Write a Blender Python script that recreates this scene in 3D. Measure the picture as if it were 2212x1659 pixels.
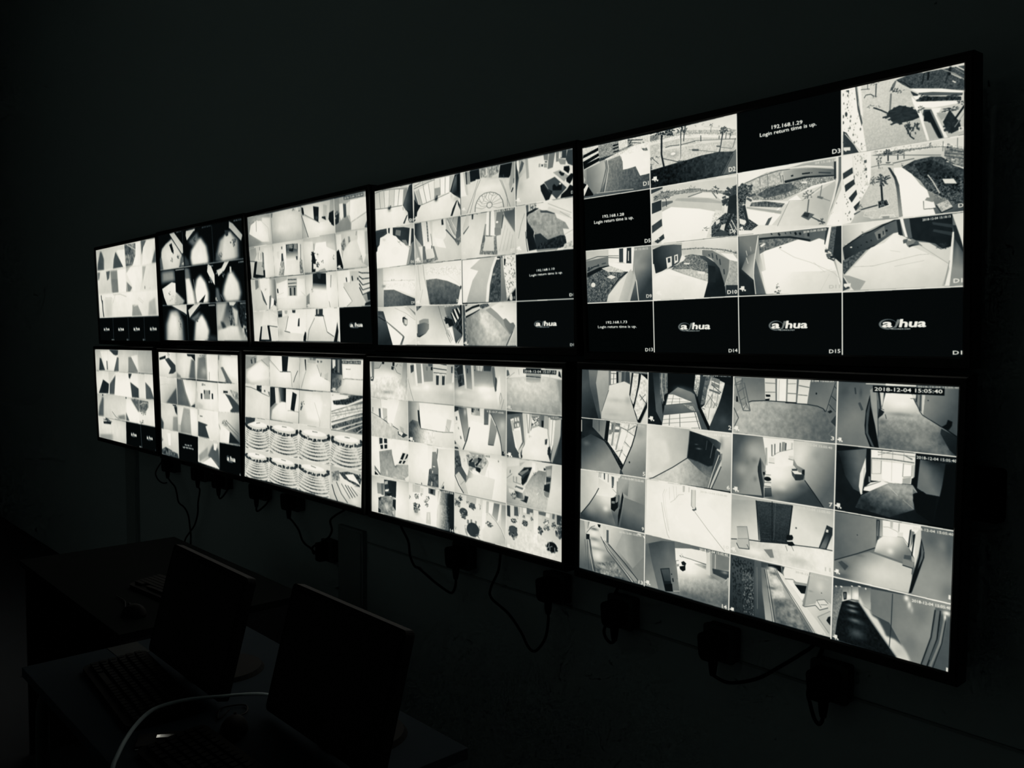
import bpy, bmesh, math, random
import numpy as np
from mathutils import Matrix, Vector

for o in list(bpy.data.objects): bpy.data.objects.remove(o)
S = bpy.context.scene; C = S.collection
R = math.radians

# ------------------------------------------------------------------ camera
cam = bpy.data.objects.new('camera', bpy.data.cameras.new('camera')); C.objects.link(cam)
cam.data.sensor_width = 36.0; cam.data.lens = 36.0 * 1872.230 / 2212.0; cam.data.clip_start = .02
fw = Vector((-0.736585, 0.674301, -0.052547)); up = Vector((-0.041785, 0.032175, 0.998608)); rt = fw.cross(up).normalized()
cam.matrix_world = Matrix((( rt.x, up.x, -fw.x, 5.16766), (rt.y, up.y, -fw.y, -1.69869), (rt.z, up.z, -fw.z, 1.61944), (0, 0, 0, 1)))
S.camera = cam
# ------------------------------------------------------------------ world and exposure
S.world = bpy.data.worlds.new('night_room'); S.world.use_nodes = True
bg = S.world.node_tree.nodes['Background']; bg.inputs[0].default_value = (.75, 1.0, 1.02, 1); bg.inputs[1].default_value = .0
S.view_settings.view_transform = 'Standard'; S.view_settings.look = 'None'
S.view_settings.exposure = 0; S.view_settings.gamma = 1; S.view_settings.use_curve_mapping = False
S.cycles.max_bounces = 4; S.cycles.diffuse_bounces = 3; S.cycles.glossy_bounces = 2; S.cycles.use_adaptive_sampling = True; S.cycles.adaptive_threshold = .02; S.cycles.adaptive_min_samples = 12; S.cycles.use_denoising = True
S.cycles.sample_clamp_indirect = 2.0

# ------------------------------------------------------------------ materials
def mat(name, col, rough=.6, metal=0, bump=0, scale=60, var=.06, spec=.4):
    m = bpy.data.materials.new(name); m.use_nodes = True; t = m.node_tree; b = t.nodes['Principled BSDF']
    tc = t.nodes.new('ShaderNodeTexCoord'); nz = t.nodes.new('ShaderNodeTexNoise'); nz.inputs['Scale'].default_value = scale
    t.links.new(tc.outputs['Object'], nz.inputs['Vector'])
    mx = t.nodes.new('ShaderNodeMixRGB'); mx.blend_type = 'MULTIPLY'; mx.inputs[0].default_value = 1
    cr = t.nodes.new('ShaderNodeValToRGB'); cr.color_ramp.elements[0].color = (1 - var,) * 3 + (1,); cr.color_ramp.elements[1].color = (1, 1, 1, 1)
    mx.inputs[1].default_value = tuple(col) + (1,)
    t.links.new(nz.outputs['Fac'], cr.inputs[0]); t.links.new(cr.outputs[0], mx.inputs[2]); t.links.new(mx.outputs[0], b.inputs['Base Color'])
    b.inputs['Roughness'].default_value = rough; b.inputs['Metallic'].default_value = metal
    b.inputs['Specular IOR Level'].default_value = spec
    if bump:
        bp = t.nodes.new('ShaderNodeBump'); bp.inputs['Strength'].default_value = bump; bp.inputs['Distance'].default_value = .002
        t.links.new(nz.outputs['Fac'], bp.inputs['Height']); t.links.new(bp.outputs[0], b.inputs['Normal'])
    return m
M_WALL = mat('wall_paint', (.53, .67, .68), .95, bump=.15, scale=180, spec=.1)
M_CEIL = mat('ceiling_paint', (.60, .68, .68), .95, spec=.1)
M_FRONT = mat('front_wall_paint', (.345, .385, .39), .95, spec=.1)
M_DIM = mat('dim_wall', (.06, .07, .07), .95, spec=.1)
M_FLOOR = mat('floor_tile', (.07, .075, .085), .9, scale=3, var=.2, spec=.2)
M_BEZEL = mat('black_bezel', (.012, .014, .014), .38, scale=200, spec=.35)
M_REAR = mat('black_plastic', (.008, .009, .009), .7, bump=.2, scale=400, spec=.2)
M_RUBBER = mat('black_rubber', (.005, .005, .006), .7, spec=.15)
M_BRACKET = mat('dark_steel', (.05, .05, .05), .5, .8)
M_SOCKET = mat('grey_socket_plastic', (.07, .09, .09), .8, spec=.1)
M_TRUNK = mat('grey_trunking', (.33, .42, .42), .9, spec=.1)
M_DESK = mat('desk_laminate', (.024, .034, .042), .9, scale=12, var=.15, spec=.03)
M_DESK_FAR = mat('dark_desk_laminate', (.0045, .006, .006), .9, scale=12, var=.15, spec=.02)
M_EDGE = mat('desk_edge', (.012, .013, .015), .8, spec=.1)
M_MON = mat('monitor_black', (.004, .004, .004), .75, spec=.08)
M_GLASS_OFF = mat('switched_off_panel', (.003, .003, .003), .55, spec=.08)
M_KEYS = mat('black_keys', (.004, .004, .004), .75, spec=.08)
M_WHITE = mat('pale_cable', (.30, .38, .40), .55)
M_SILVER = mat('polished_silver', (.85, .85, .82), .12, 1)
M_PAPER = mat('paper', (.035, .04, .04), .9, spec=.1)
M_LEG = mat('painted_steel_leg', (.03, .04, .04), .6, spec=.2)

def display_material(name):
    m = bpy.data.materials.new(name); m.use_nodes = True; t = m.node_tree; b = t.nodes['Principled BSDF']
    a = t.nodes.new('ShaderNodeAttribute'); a.attribute_name = 'picture'
    t.links.new(a.outputs['Color'], b.inputs['Emission Color']); b.inputs['Emission Strength'].default_value = 1
    b.inputs['Base Color'].default_value = (.004, .004, .004, 1); b.inputs['Roughness'].default_value = .5; b.inputs['Specular IOR Level'].default_value = .1
    return m
M_DISPLAY = display_material('lit_display')
M_DISPLAY.cycles.emission_sampling = 'NONE'

# ------------------------------------------------------------------ mesh helpers
def obj(name, bm, m, parent=None, smooth=False, bevel=0):
    me = bpy.data.meshes.new(name)
    if bevel:
        bmesh.ops.bevel(bm, geom=list(bm.edges), offset=bevel, segments=2, affect='EDGES', profile=.7, clamp_overlap=True)
    bmesh.ops.recalc_face_normals(bm, faces=bm.faces)
    bm.to_mesh(me); bm.free(); me.materials.append(m)
    if smooth:
        for p in me.polygons: p.use_smooth = True
    o = bpy.data.objects.new(name, me); C.objects.link(o)
    if parent: o.parent = parent
    return o
def box(bm, x0, x1, y0, y1, z0, z1, mtx=None):
    vs = [bm.verts.new(v) for v in ((x0,y0,z0),(x1,y0,z0),(x1,y1,z0),(x0,y1,z0),(x0,y0,z1),(x1,y0,z1),(x1,y1,z1),(x0,y1,z1))]
    for f in ((0,3,2,1),(4,5,6,7),(0,1,5,4),(1,2,6,5),(2,3,7,6),(3,0,4,7)): bm.faces.new([vs[i] for i in f])
    if mtx: bmesh.ops.transform(bm, matrix=mtx, verts=vs)
    return vs
def boxes(*bs):
    bm = bmesh.new()
    for b in bs: box(bm, *b)
    return bm
def tube(pts, rad, seg=10, sub=6):
    """a smooth round cord through pts; rad may be a number or one per point"""
    P = [Vector(p) for p in pts]; rr = rad if isinstance(rad, (list, tuple)) else [rad] * len(P)
    Q, W = [], []
    for i in range(len(P) - 1):
        a, b, c, d = P[max(i-1, 0)], P[i], P[i+1], P[min(i+2, len(P)-1)]
        for k in range(sub):
            t = k / sub
            Q.append(.5 * ((2*b) + (c-a)*t + (2*a-5*b+4*c-d)*t*t + (3*b-a-3*c+d)*t**3)); W.append(rr[i]*(1-t) + rr[i+1]*t)
    Q.append(P[-1]); W.append(rr[-1])
    bm = bmesh.new(); rings = []; n = Vector((0, 0, 1))
    for i, q in enumerate(Q):
        d = (Q[min(i+1, len(Q)-1)] - Q[max(i-1, 0)]).normalized()
        n = n - d * n.dot(d)
        if n.length < 1e-3: n = d.orthogonal()
        n.normalize(); b = d.cross(n)
        rings.append([bm.verts.new(q + W[i] * (n*math.cos(2*math.pi*k/seg) + b*math.sin(2*math.pi*k/seg))) for k in range(seg)])
    for a, b in zip(rings, rings[1:]):
        for k in range(seg): bm.faces.new((a[k], a[(k+1) % seg], b[(k+1) % seg], b[k]))
    bm.faces.new(rings[0][::-1]); bm.faces.new(rings[-1])
    return bm
def prism(outline, y0, y1):
    """outline in x,z pushed along y"""
    bm = bmesh.new()
    a = [bm.verts.new((x, y0, z)) for x, z in outline]; b = [bm.verts.new((x, y1, z)) for x, z in outline]
    n = len(a); bm.faces.new(a[::-1]); bm.faces.new(b)
    for i in range(n): bm.faces.new((a[i], a[(i+1) % n], b[(i+1) % n], b[i]))
    return bm
def rrect(w, h, r, n=5):
    out = []
    for cx, cz, a0 in ((w/2-r, h/2-r, 0), (-w/2+r, h/2-r, 90), (-w/2+r, -h/2+r, 180), (w/2-r, -h/2+r, 270)):
        for k in range(n + 1):
            a = R(a0 + 90*k/n); out.append((cx + r*math.cos(a), cz + r*math.sin(a)))
    return out
def thing(name, label, cat, mtx, group=None):
    o = bpy.data.objects.new(name, None); C.objects.link(o); o.empty_display_size = .05
    o.matrix_world = mtx if isinstance(mtx, Matrix) else Matrix.Translation(mtx)
    return tag(o, label, cat, group)
def tag(o, label, cat, group=None):
    o['label'] = label; o['category'] = cat
    if group: o['group'] = group
    return o
def struct(name, bm, m):
    o = obj(name, bm, m); o['kind'] = 'structure'; return o

# ------------------------------------------------------------------ the room
WY = .13                                                     # the wall stands this far behind the display fronts
CZ = 4.7
struct('floor', boxes((-4.2, 7.6, -2.7, .27, -.05, 0)), M_FLOOR)
struct('ceiling', boxes((-4.2, 7.6, -2.7, .27, CZ, CZ + .05)), M_CEIL)
struct('wall_back', boxes((-4.2, 7.6, WY, WY + .14, 0, CZ)), M_WALL)
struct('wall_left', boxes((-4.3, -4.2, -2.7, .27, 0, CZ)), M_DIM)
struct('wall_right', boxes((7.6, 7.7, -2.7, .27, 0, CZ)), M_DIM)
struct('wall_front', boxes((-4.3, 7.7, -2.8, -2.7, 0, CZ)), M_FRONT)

# ------------------------------------------------------------------ lettering for the displays
_gl = {}
def glyphs(s):
    if s not in _gl:
        cu = bpy.data.curves.new('lettering', 'FONT'); cu.body = s; cu.size = 1; cu.resolution_u = 2; cu.offset = .02
        o = bpy.data.objects.new('lettering', cu); C.objects.link(o)
        dg = bpy.context.evaluated_depsgraph_get(); e = o.evaluated_get(dg); me = e.to_mesh(); me.calc_loop_triangles()
        v = np.array([w.co[:2] for w in me.vertices]); t = [list(x.vertices) for x in me.loop_triangles]
        e.to_mesh_clear(); bpy.data.objects.remove(o); bpy.data.curves.remove(cu)
        _gl[s] = (v, t, v.min(0), v.max(0))
    return _gl[s]

# ---- little painter that turns the shape lists into the picture each panel is showing ----
class Painter:
    def __init__(self, W, H, seed):
        self.W, self.H = W, H
        self.a = np.zeros((H, W)); self.clip = None; self.tiles = []
        self.rs = np.random.RandomState(seed)
        self.sx, self.sy = W / 1600.0, H / 900.0

    def cover(self, pts, pad=0):
        p = np.asarray(pts, float).reshape(-1, 2) * (self.sx, self.sy)
        x0 = max(0, int(np.floor(p[:, 0].min())) - pad); x1 = min(self.W, int(np.ceil(p[:, 0].max())) + 1 + pad)
        y0 = max(0, int(np.floor(p[:, 1].min())) - pad); y1 = min(self.H, int(np.ceil(p[:, 1].max())) + 1 + pad)
        if x1 <= x0 or y1 <= y0: return None
        S = 3
        ys = y0 + (np.arange((y1 - y0) * S) + .5) / S
        A = p; B = np.roll(p, -1, 0)
        ya, yb = A[:, 1][None], B[:, 1][None]
        Y = ys[:, None]
        hit = ((ya <= Y) & (yb > Y)) | ((yb <= Y) & (ya > Y))
        with np.errstate(divide='ignore', invalid='ignore'):
            X = A[:, 0][None] + (Y - ya) / (yb - ya) * (B[:, 0] - A[:, 0])[None]
        X = np.where(hit, X, 1e9); X.sort(axis=1)
        n = int(hit.sum(1).max()) if hit.any() else 0
        c = np.arange(x0, x1)[None]
        cov = np.zeros((len(ys), x1 - x0))
        for k in range(0, n - n % 2, 2):
            cov += np.clip(X[:, k + 1:k + 2] - c, 0, 1) - np.clip(X[:, k:k + 1] - c, 0, 1)
        cov = cov.reshape(y1 - y0, S, -1).mean(1)
        return x0, y0, x1, y1, np.clip(cov, 0, 1)

    def mix(self, box, val, al=1.0):
        if box is None: return
        x0, y0, x1, y1, m = box
        m = m * al
        if self.clip is not None: m = m * self.clip[y0:y1, x0:x1]
        s = self.a[y0:y1, x0:x1]
        s += (val - s) * m

    def blur(self, m, bx, by):
        for ax, b in ((1, bx), (0, by)):
            r = int(round(b))
            if r < 1: continue
            for _ in range(2):
                q = np.pad(m, [(r + 1, r) if i == ax else (0, 0) for i in (0, 1)], mode='edge')
                cs = np.cumsum(q, ax)
                m = (cs[:, 2 * r + 1:] - cs[:, :-2 * r - 1]) / (2 * r + 1) if ax else (cs[2 * r + 1:] - cs[:-2 * r - 1]) / (2 * r + 1)
        return m

    def noise(self, h, w, cell):
        out = np.zeros((h, w)); amp = 1.0
        for o in range(3):
            c = max(1.0, cell / 2 ** o)
            gh, gw = int(h / c) + 3, int(w / c) + 3
            g = self.rs.rand(gh, gw) * 2 - 1
            yy = np.arange(h) / c + self.rs.rand(); xx = np.arange(w) / c + self.rs.rand()
            yi, xi = yy.astype(int), xx.astype(int); fy = (yy - yi)[:, None]; fx = (xx - xi)[None]
            fy = fy * fy * (3 - 2 * fy); fx = fx * fx * (3 - 2 * fx)
            g00 = g[yi][:, xi]; g01 = g[yi][:, xi + 1]; g10 = g[yi + 1][:, xi]; g11 = g[yi + 1][:, xi + 1]
            out += amp * ((g00 * (1 - fx) + g01 * fx) * (1 - fy) + (g10 * (1 - fx) + g11 * fx) * fy)
            amp *= .6
        return out

    def ribbon(self, pts, wu, wv):
        p = np.asarray(pts, float).reshape(-1, 2) / (wu, wv)
        L, R = [], []
        for i in range(len(p)):
            d = p[min(i + 1, len(p) - 1)] - p[max(i - 1, 0)]
            d /= (np.hypot(*d) + 1e-9); n = np.array((-d[1], d[0])) * .5
            L.append((p[i] + n) * (wu, wv)); R.append((p[i] - n) * (wu, wv))
        return np.array(L + R[::-1])

    def oval(self, x, y, rx, ry, n=28):
        t = np.linspace(0, 2 * np.pi, n, endpoint=False)
        return np.stack([x + rx * np.cos(t), y + ry * np.sin(t)], 1)

    def text(self, g, u0, u1, v0, v1, h, s, shear=0.0):
        v, tris, lo, hi = glyphs(s); CAP = glyphs('D')[3][1]
        q = v.copy()
        q[:, 0] = u0 + (v[:, 0] - lo[0]) / (hi[0] - lo[0]) * (u1 - u0)
        fr = (v[:, 0] - lo[0]) / (hi[0] - lo[0])
        q[:, 1] = (v0 + (v1 - v0) * fr) - v[:, 1] / CAP * h
        q[:, 0] += shear * (v[:, 1] / CAP * h)
        p = q * (self.sx, self.sy)
        x0 = max(0, int(p[:, 0].min()) - 1); x1 = min(self.W, int(p[:, 0].max()) + 2)
        y0 = max(0, int(p[:, 1].min()) - 1); y1 = min(self.H, int(p[:, 1].max()) + 2)
        if x1 <= x0 or y1 <= y0: return
        acc = np.zeros((y1 - y0, x1 - x0))
        for t in tris:
            b = self.cover(q[t])
            if b is None: continue
            acc[b[1] - y0:b[3] - y0, b[0] - x0:b[2] - x0] += b[4][:y1 - b[1], :x1 - b[0]]
        self.mix((x0, y0, x1, y1, np.clip(acc * 1.25, 0, 1)), g)

    def seats(self, q, var):
        """a hall with curved rows of seats seen from its back, as several feeds show it"""
        q = np.asarray(q, float).reshape(4, 2)
        fl = {'a': .35, 'b': .0, 'c': .0, 'd': -.05, 'e': -.2, 'f': -.4}[var]
        def P(s, t): return (q[0] * (1 - s) + q[1] * s) * (1 - t) + (q[3] * (1 - s) + q[2] * s) * t
        def path(f): return np.array([P(*f(a)) for a in np.linspace(0, 1, 19)])
        W = q[1][0] - q[0][0]; H = q[3][1] - q[0][1]
        for k in range(9):                                  # aisles at the sides
            for sd in (-1, 1):
                t = .42 + k * .06
                c = P(.5 + sd * (.30 + .022 * k), t - .03)
                d = P(.5 + sd * (.42 + .02 * k), t - .09)
                self.mix(self.cover(self.ribbon([c, d], W * .02, H * .014)), 70 + self.rs.rand() * 60)
        for k in range(8):                                  # rows
            w = .17 + .075 * k - .0047 * k * k; t = .37 + .045 * k + .0048 * k * k
            cv = .035 + .013 * k
            top = path(lambda a: (.5 + (a - .5) * 2 * w, t + cv * (1 - (2 * a - 1) ** 2)))
            bot = path(lambda a: (.5 + (a - .5) * 2 * (w + .012), t + .03 + .002 * k + (cv + .006) * (1 - (2 * a - 1) ** 2)))
            self.mix(self.cover(np.vstack([top, bot[::-1]])), 190 - k * 9)
            mid = (top + bot) / 2
            for j in np.arange(.6, 17.6, .5):
                dk = 1 - abs(j / 18. - .5 - .12 * fl) * 2.6; i = int(j)
                c = mid[i] + (mid[i + 1] - mid[i]) * (j - i) + self.rs.randn(2) * (W * .004, H * .004)
                g = 205 - 165 * max(dk, 0) - 9 * k if dk > -.1 or k > 5 else 200
                if k > 5: g = min(g, 95 + self.rs.rand() * 40)
                self.mix(self.cover(self.oval(c[0], c[1], W * (.008 + .001 * k), H * (.014 + .0025 * k), 8)), max(24, g + self.rs.randn() * 18), .85)
            self.mix(self.cover(self.ribbon(top, W * .02, H * .010)), 245)
        cx = .5 + .08 * fl
        ring = [(.5 + .46 * np.cos(a), .25 + .13 * np.sin(a)) for a in np.linspace(-.35, np.pi + .35, 40)]
        for s, t in ring:                                   # dark benches around the stage
            for _ in range(3):
                c = P(s + self.rs.randn() * .012, t + self.rs.randn() * .016)
                self.mix(self.cover(self.oval(c[0], c[1], W * .032, H * .022, 8)), 20 + self.rs.rand() * 60)
        self.mix(self.cover([P(*x) for x in [(cx + .36 * np.cos(a), .19 + .08 * np.sin(a)) for a in np.linspace(0, 2 * np.pi, 30)]]), 240)
        self.mix(self.cover(self.ribbon([P(cx - .06, .15 + .03 * fl), P(cx + .1, .15 - .05 * fl)], W * .012, H * .016)), 45)
        for s in (.3, .46, .58, .72):
            self.mix(self.cover(self.ribbon([P(s, .3), P(s, .4)], W * .03, H * .02)), 205)

    def run(self, ops):
        for line in ops.strip().split('\n'):
            f = line.split(); o = f[0]
            if o in 'tT':
                g, u0, v0, u1, v1, h = map(float, f[1:7]); self.text(g, u0, u1, v0, v1, h, ' '.join(f[7:])); continue
            if o == 'Z':
                q = list(map(float, f[1:9])); b = self.cover(q)
                self.clip = np.zeros((self.H, self.W)); self.clip[b[1]:b[3], b[0]:b[2]] = b[4]
                self.mix(b, 205); self.seats(q, f[9]); continue
            if o == 'c': self.clip = None; continue
            n = list(map(float, f[1:]))
            if o == 'p':
                if n[0] <= 6: self.clip = None               # a black tile
                self.mix(self.cover(n[1:]), n[0])
            elif o == 'q':
                b = self.cover(n[4:12]); x0, y0, x1, y1, m = b; self.tiles.append(b)
                self.clip = np.zeros((self.H, self.W)); self.clip[y0:y1, x0:x1] = m
                s = np.linspace(0, 1, x1 - x0)[None]; t = np.linspace(0, 1, y1 - y0)[:, None]
                self.mix(b, (n[0] * (1 - s) + n[1] * s) * (1 - t) + (n[3] * (1 - s) + n[2] * s) * t)
            elif o == 's':
                bx, by = n[1] * self.sx, n[2] * self.sy
                b = self.cover(n[3:], int(max(bx, by) * 2) + 2)
                if b: self.mix(b[:4] + (self.blur(b[4], bx, by),), n[0])
            elif o == 'g':
                b = self.cover(n[6:])
                if b:
                    X = (np.arange(b[0], b[2]) / self.sx)[None]; Y = (np.arange(b[1], b[3]) / self.sy)[:, None]
                    dx, dy = n[4] - n[2], n[5] - n[3]
                    t = np.clip(((X - n[2]) * dx + (Y - n[3]) * dy) / (dx * dx + dy * dy + 1e-9), 0, 1)
                    self.mix(b, n[0] + (n[1] - n[0]) * t)
            elif o == 'l': self.mix(self.cover(self.ribbon(n[3:], n[1], n[2])), n[0])
            elif o == 'e': self.mix(self.cover(self.oval(*n[1:5])), n[0])
            elif o == 'b':
                x, y, rx, ry = n[1] * self.sx, n[2] * self.sy, n[3] * self.sx, n[4] * self.sy
                x0, x1 = max(0, int(x - 2 * rx)), min(self.W, int(x + 2 * rx) + 1)
                y0, y1 = max(0, int(y - 2 * ry)), min(self.H, int(y + 2 * ry) + 1)
                if x1 > x0 and y1 > y0:
                    m = np.exp(-(((np.arange(x0, x1)[None] - x) / rx) ** 2 + ((np.arange(y0, y1)[:, None] - y) / ry) ** 2) * 1.1)
                    self.mix((x0, y0, x1, y1, m), n[0], n[5])
            elif o in 'nr':
                k = 3 if o == 'r' else 2
                b = self.cover(n[k:])
                if b:
                    cell = max(2, n[k - 1] * self.sx)
                    z = self.noise(b[3] - b[1], b[2] - b[0], cell)
                    if o == 'r': self.mix(b, np.clip(n[0] + n[1] * .72 * z, 4, 250))
                    else: self.mix(b, np.clip(self.a[b[1]:b[3], b[0]:b[2]] + n[0] * z, 4, 252))
            elif o == 'h':
                g, cnt, su, sv = n[:4]; p = np.array(n[4:]).reshape(-1, 2)
                b = self.cover(n[4:])
                if b:
                    old = self.clip; m = np.zeros((self.H, self.W)); m[b[1]:b[3], b[0]:b[2]] = b[4]
                    self.clip = m if old is None else m * old
                    lo, hi = p.min(0), p.max(0)
                    for _ in range(int(cnt * 1.3)):
                        c = lo + self.rs.rand(2) * (hi - lo); r = .35 + self.rs.rand() * .5
                        self.mix(self.cover(self.oval(c[0], c[1], su * r * .9, sv * r * 1.7, 7)), g, .85)
                    self.clip = old
            elif o == 'k':
                g, x, y, rx, ry, cnt = n
                for _ in range(int(cnt)):
                    t = self.rs.rand() * 2 * np.pi; r0 = self.rs.rand() * .75; r1 = r0 + .25 + self.rs.rand() * .3
                    t2 = t + self.rs.randn() * .25
                    a = (x + rx * r0 * np.cos(t), y + ry * r0 * np.sin(t)); c = (x + rx * r1 * np.cos(t2), y + ry * r1 * np.sin(t2))
                    self.mix(self.cover(self.ribbon([a, c], rx * .22, ry * .2)), g + self.rs.rand() * 18, .9)
            elif o == 'j':                                   # a clutter of small dark things
                g, x, y, rx, ry, cnt = n
                for _ in range(int(cnt * .9)):
                    t = self.rs.rand() * 2 * np.pi; q = self.rs.rand() ** .6 * .8
                    cx, cy = x + rx * q * np.cos(t), y + ry * q * np.sin(t); e = .10 + self.rs.rand() * .16
                    d = g + self.rs.rand() * 45 if self.rs.rand() < .8 else g + 110
                    k = self.rs.rand(8) * .5 + .6
                    self.mix(self.cover([(cx + rx * e * k[i] * np.cos(i * .785 + .2), cy + ry * e * k[i] * np.sin(i * .785 + .2)) for i in range(8)]), min(d, 225), .85)
            elif o == 'i':                                   # little camera mark in a feed's corner
                x, y, su, sv = n
                for q in ([(0, -.5), (.35, -.6), (.35, -.95), (1.1, -.95), (1.1, -.1), (.5, -.1), (.3, -.25), (0, -.25)],
                          [(.55, -.1), (.8, -.1), (.8, .2), (.62, .2)], [(1.05, -.2), (1.4, -.2), (1.4, .15), (1.05, .15)]):
                    self.mix(self.cover([(x + a * su, y + c * sv) for a, c in q]), 243)
            elif o == 'L':                                   # the recorder maker's mark
                g, u0, v0, u1, v1, h = n
                w = u1 - u0; X = lambda s: u0 + s * w; Y = lambda s: (v0 + v1) / 2 - s * h
                self.mix(self.cover(self.oval(X(.18), Y(.38), .19 * w, .70 * h, 40)), g * .45)
                self.mix(self.cover(self.oval(X(.20), Y(.42), .158 * w, .55 * h, 40)), 5)
                self.mix(self.cover([(X(.3), Y(-.12)), (X(.36), Y(-.08)), (X(.46), Y(1.02)), (X(.38), Y(1.0)), (X(.33), Y(.1))]), g * .5)
                for b in (-.006, .006):                      # heavy slanted letters
                    self.text(g, X(.06 + b), X(.27 + b), Y(0), Y(0), h * 1.05, 'a', .2)
                    self.text(g, X(.42 + b), X(.96 + b), Y(0), Y(0), h * 1.05, 'hua', .2)
                self.text(g * .9, X(.24), X(.66), Y(-.34), Y(-.34), h * .17, 'TECHNOLOGY')
        self.clip = None
    def soften(self, lift):
        for x0, y0, x1, y1, m in self.tiles:                 # each camera's own uneven exposure
            s = np.linspace(-1, 1, x1 - x0)[None]; t = np.linspace(-1, 1, y1 - y0)[:, None]
            c = self.rs.rand(4)
            f = 1 - (.05 + .13 * c[0]) * (s * s + t * t) * .7 + (c[1] - .5) * .10 * s + (c[2] - .5) * .10 * t
            w = self.a[y0:y1, x0:x1]; w *= 1 + (np.where(w > 30, f, 1) - 1) * m * (1 if lift else .35)
        m = (self.a > 24) & (self.a < 246)
        z = self.noise(self.H, self.W, 90 * self.sx) * 4.5 + self.noise(self.H, self.W, 14 * self.sx) * 1.6
        self.a = np.where(m, np.clip(self.a + z + lift * np.clip((self.a - 110) / 100., 0, 1), 0, 250), self.a)
        a = np.pad(self.a, 1, mode='edge')
        a = (a[:-2] + 2.2 * a[1:-1] + a[2:]) / 4.2
        self.a = (a[:, :-2] + 2.2 * a[:, 1:-1] + a[:, 2:]) / 4.2

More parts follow.
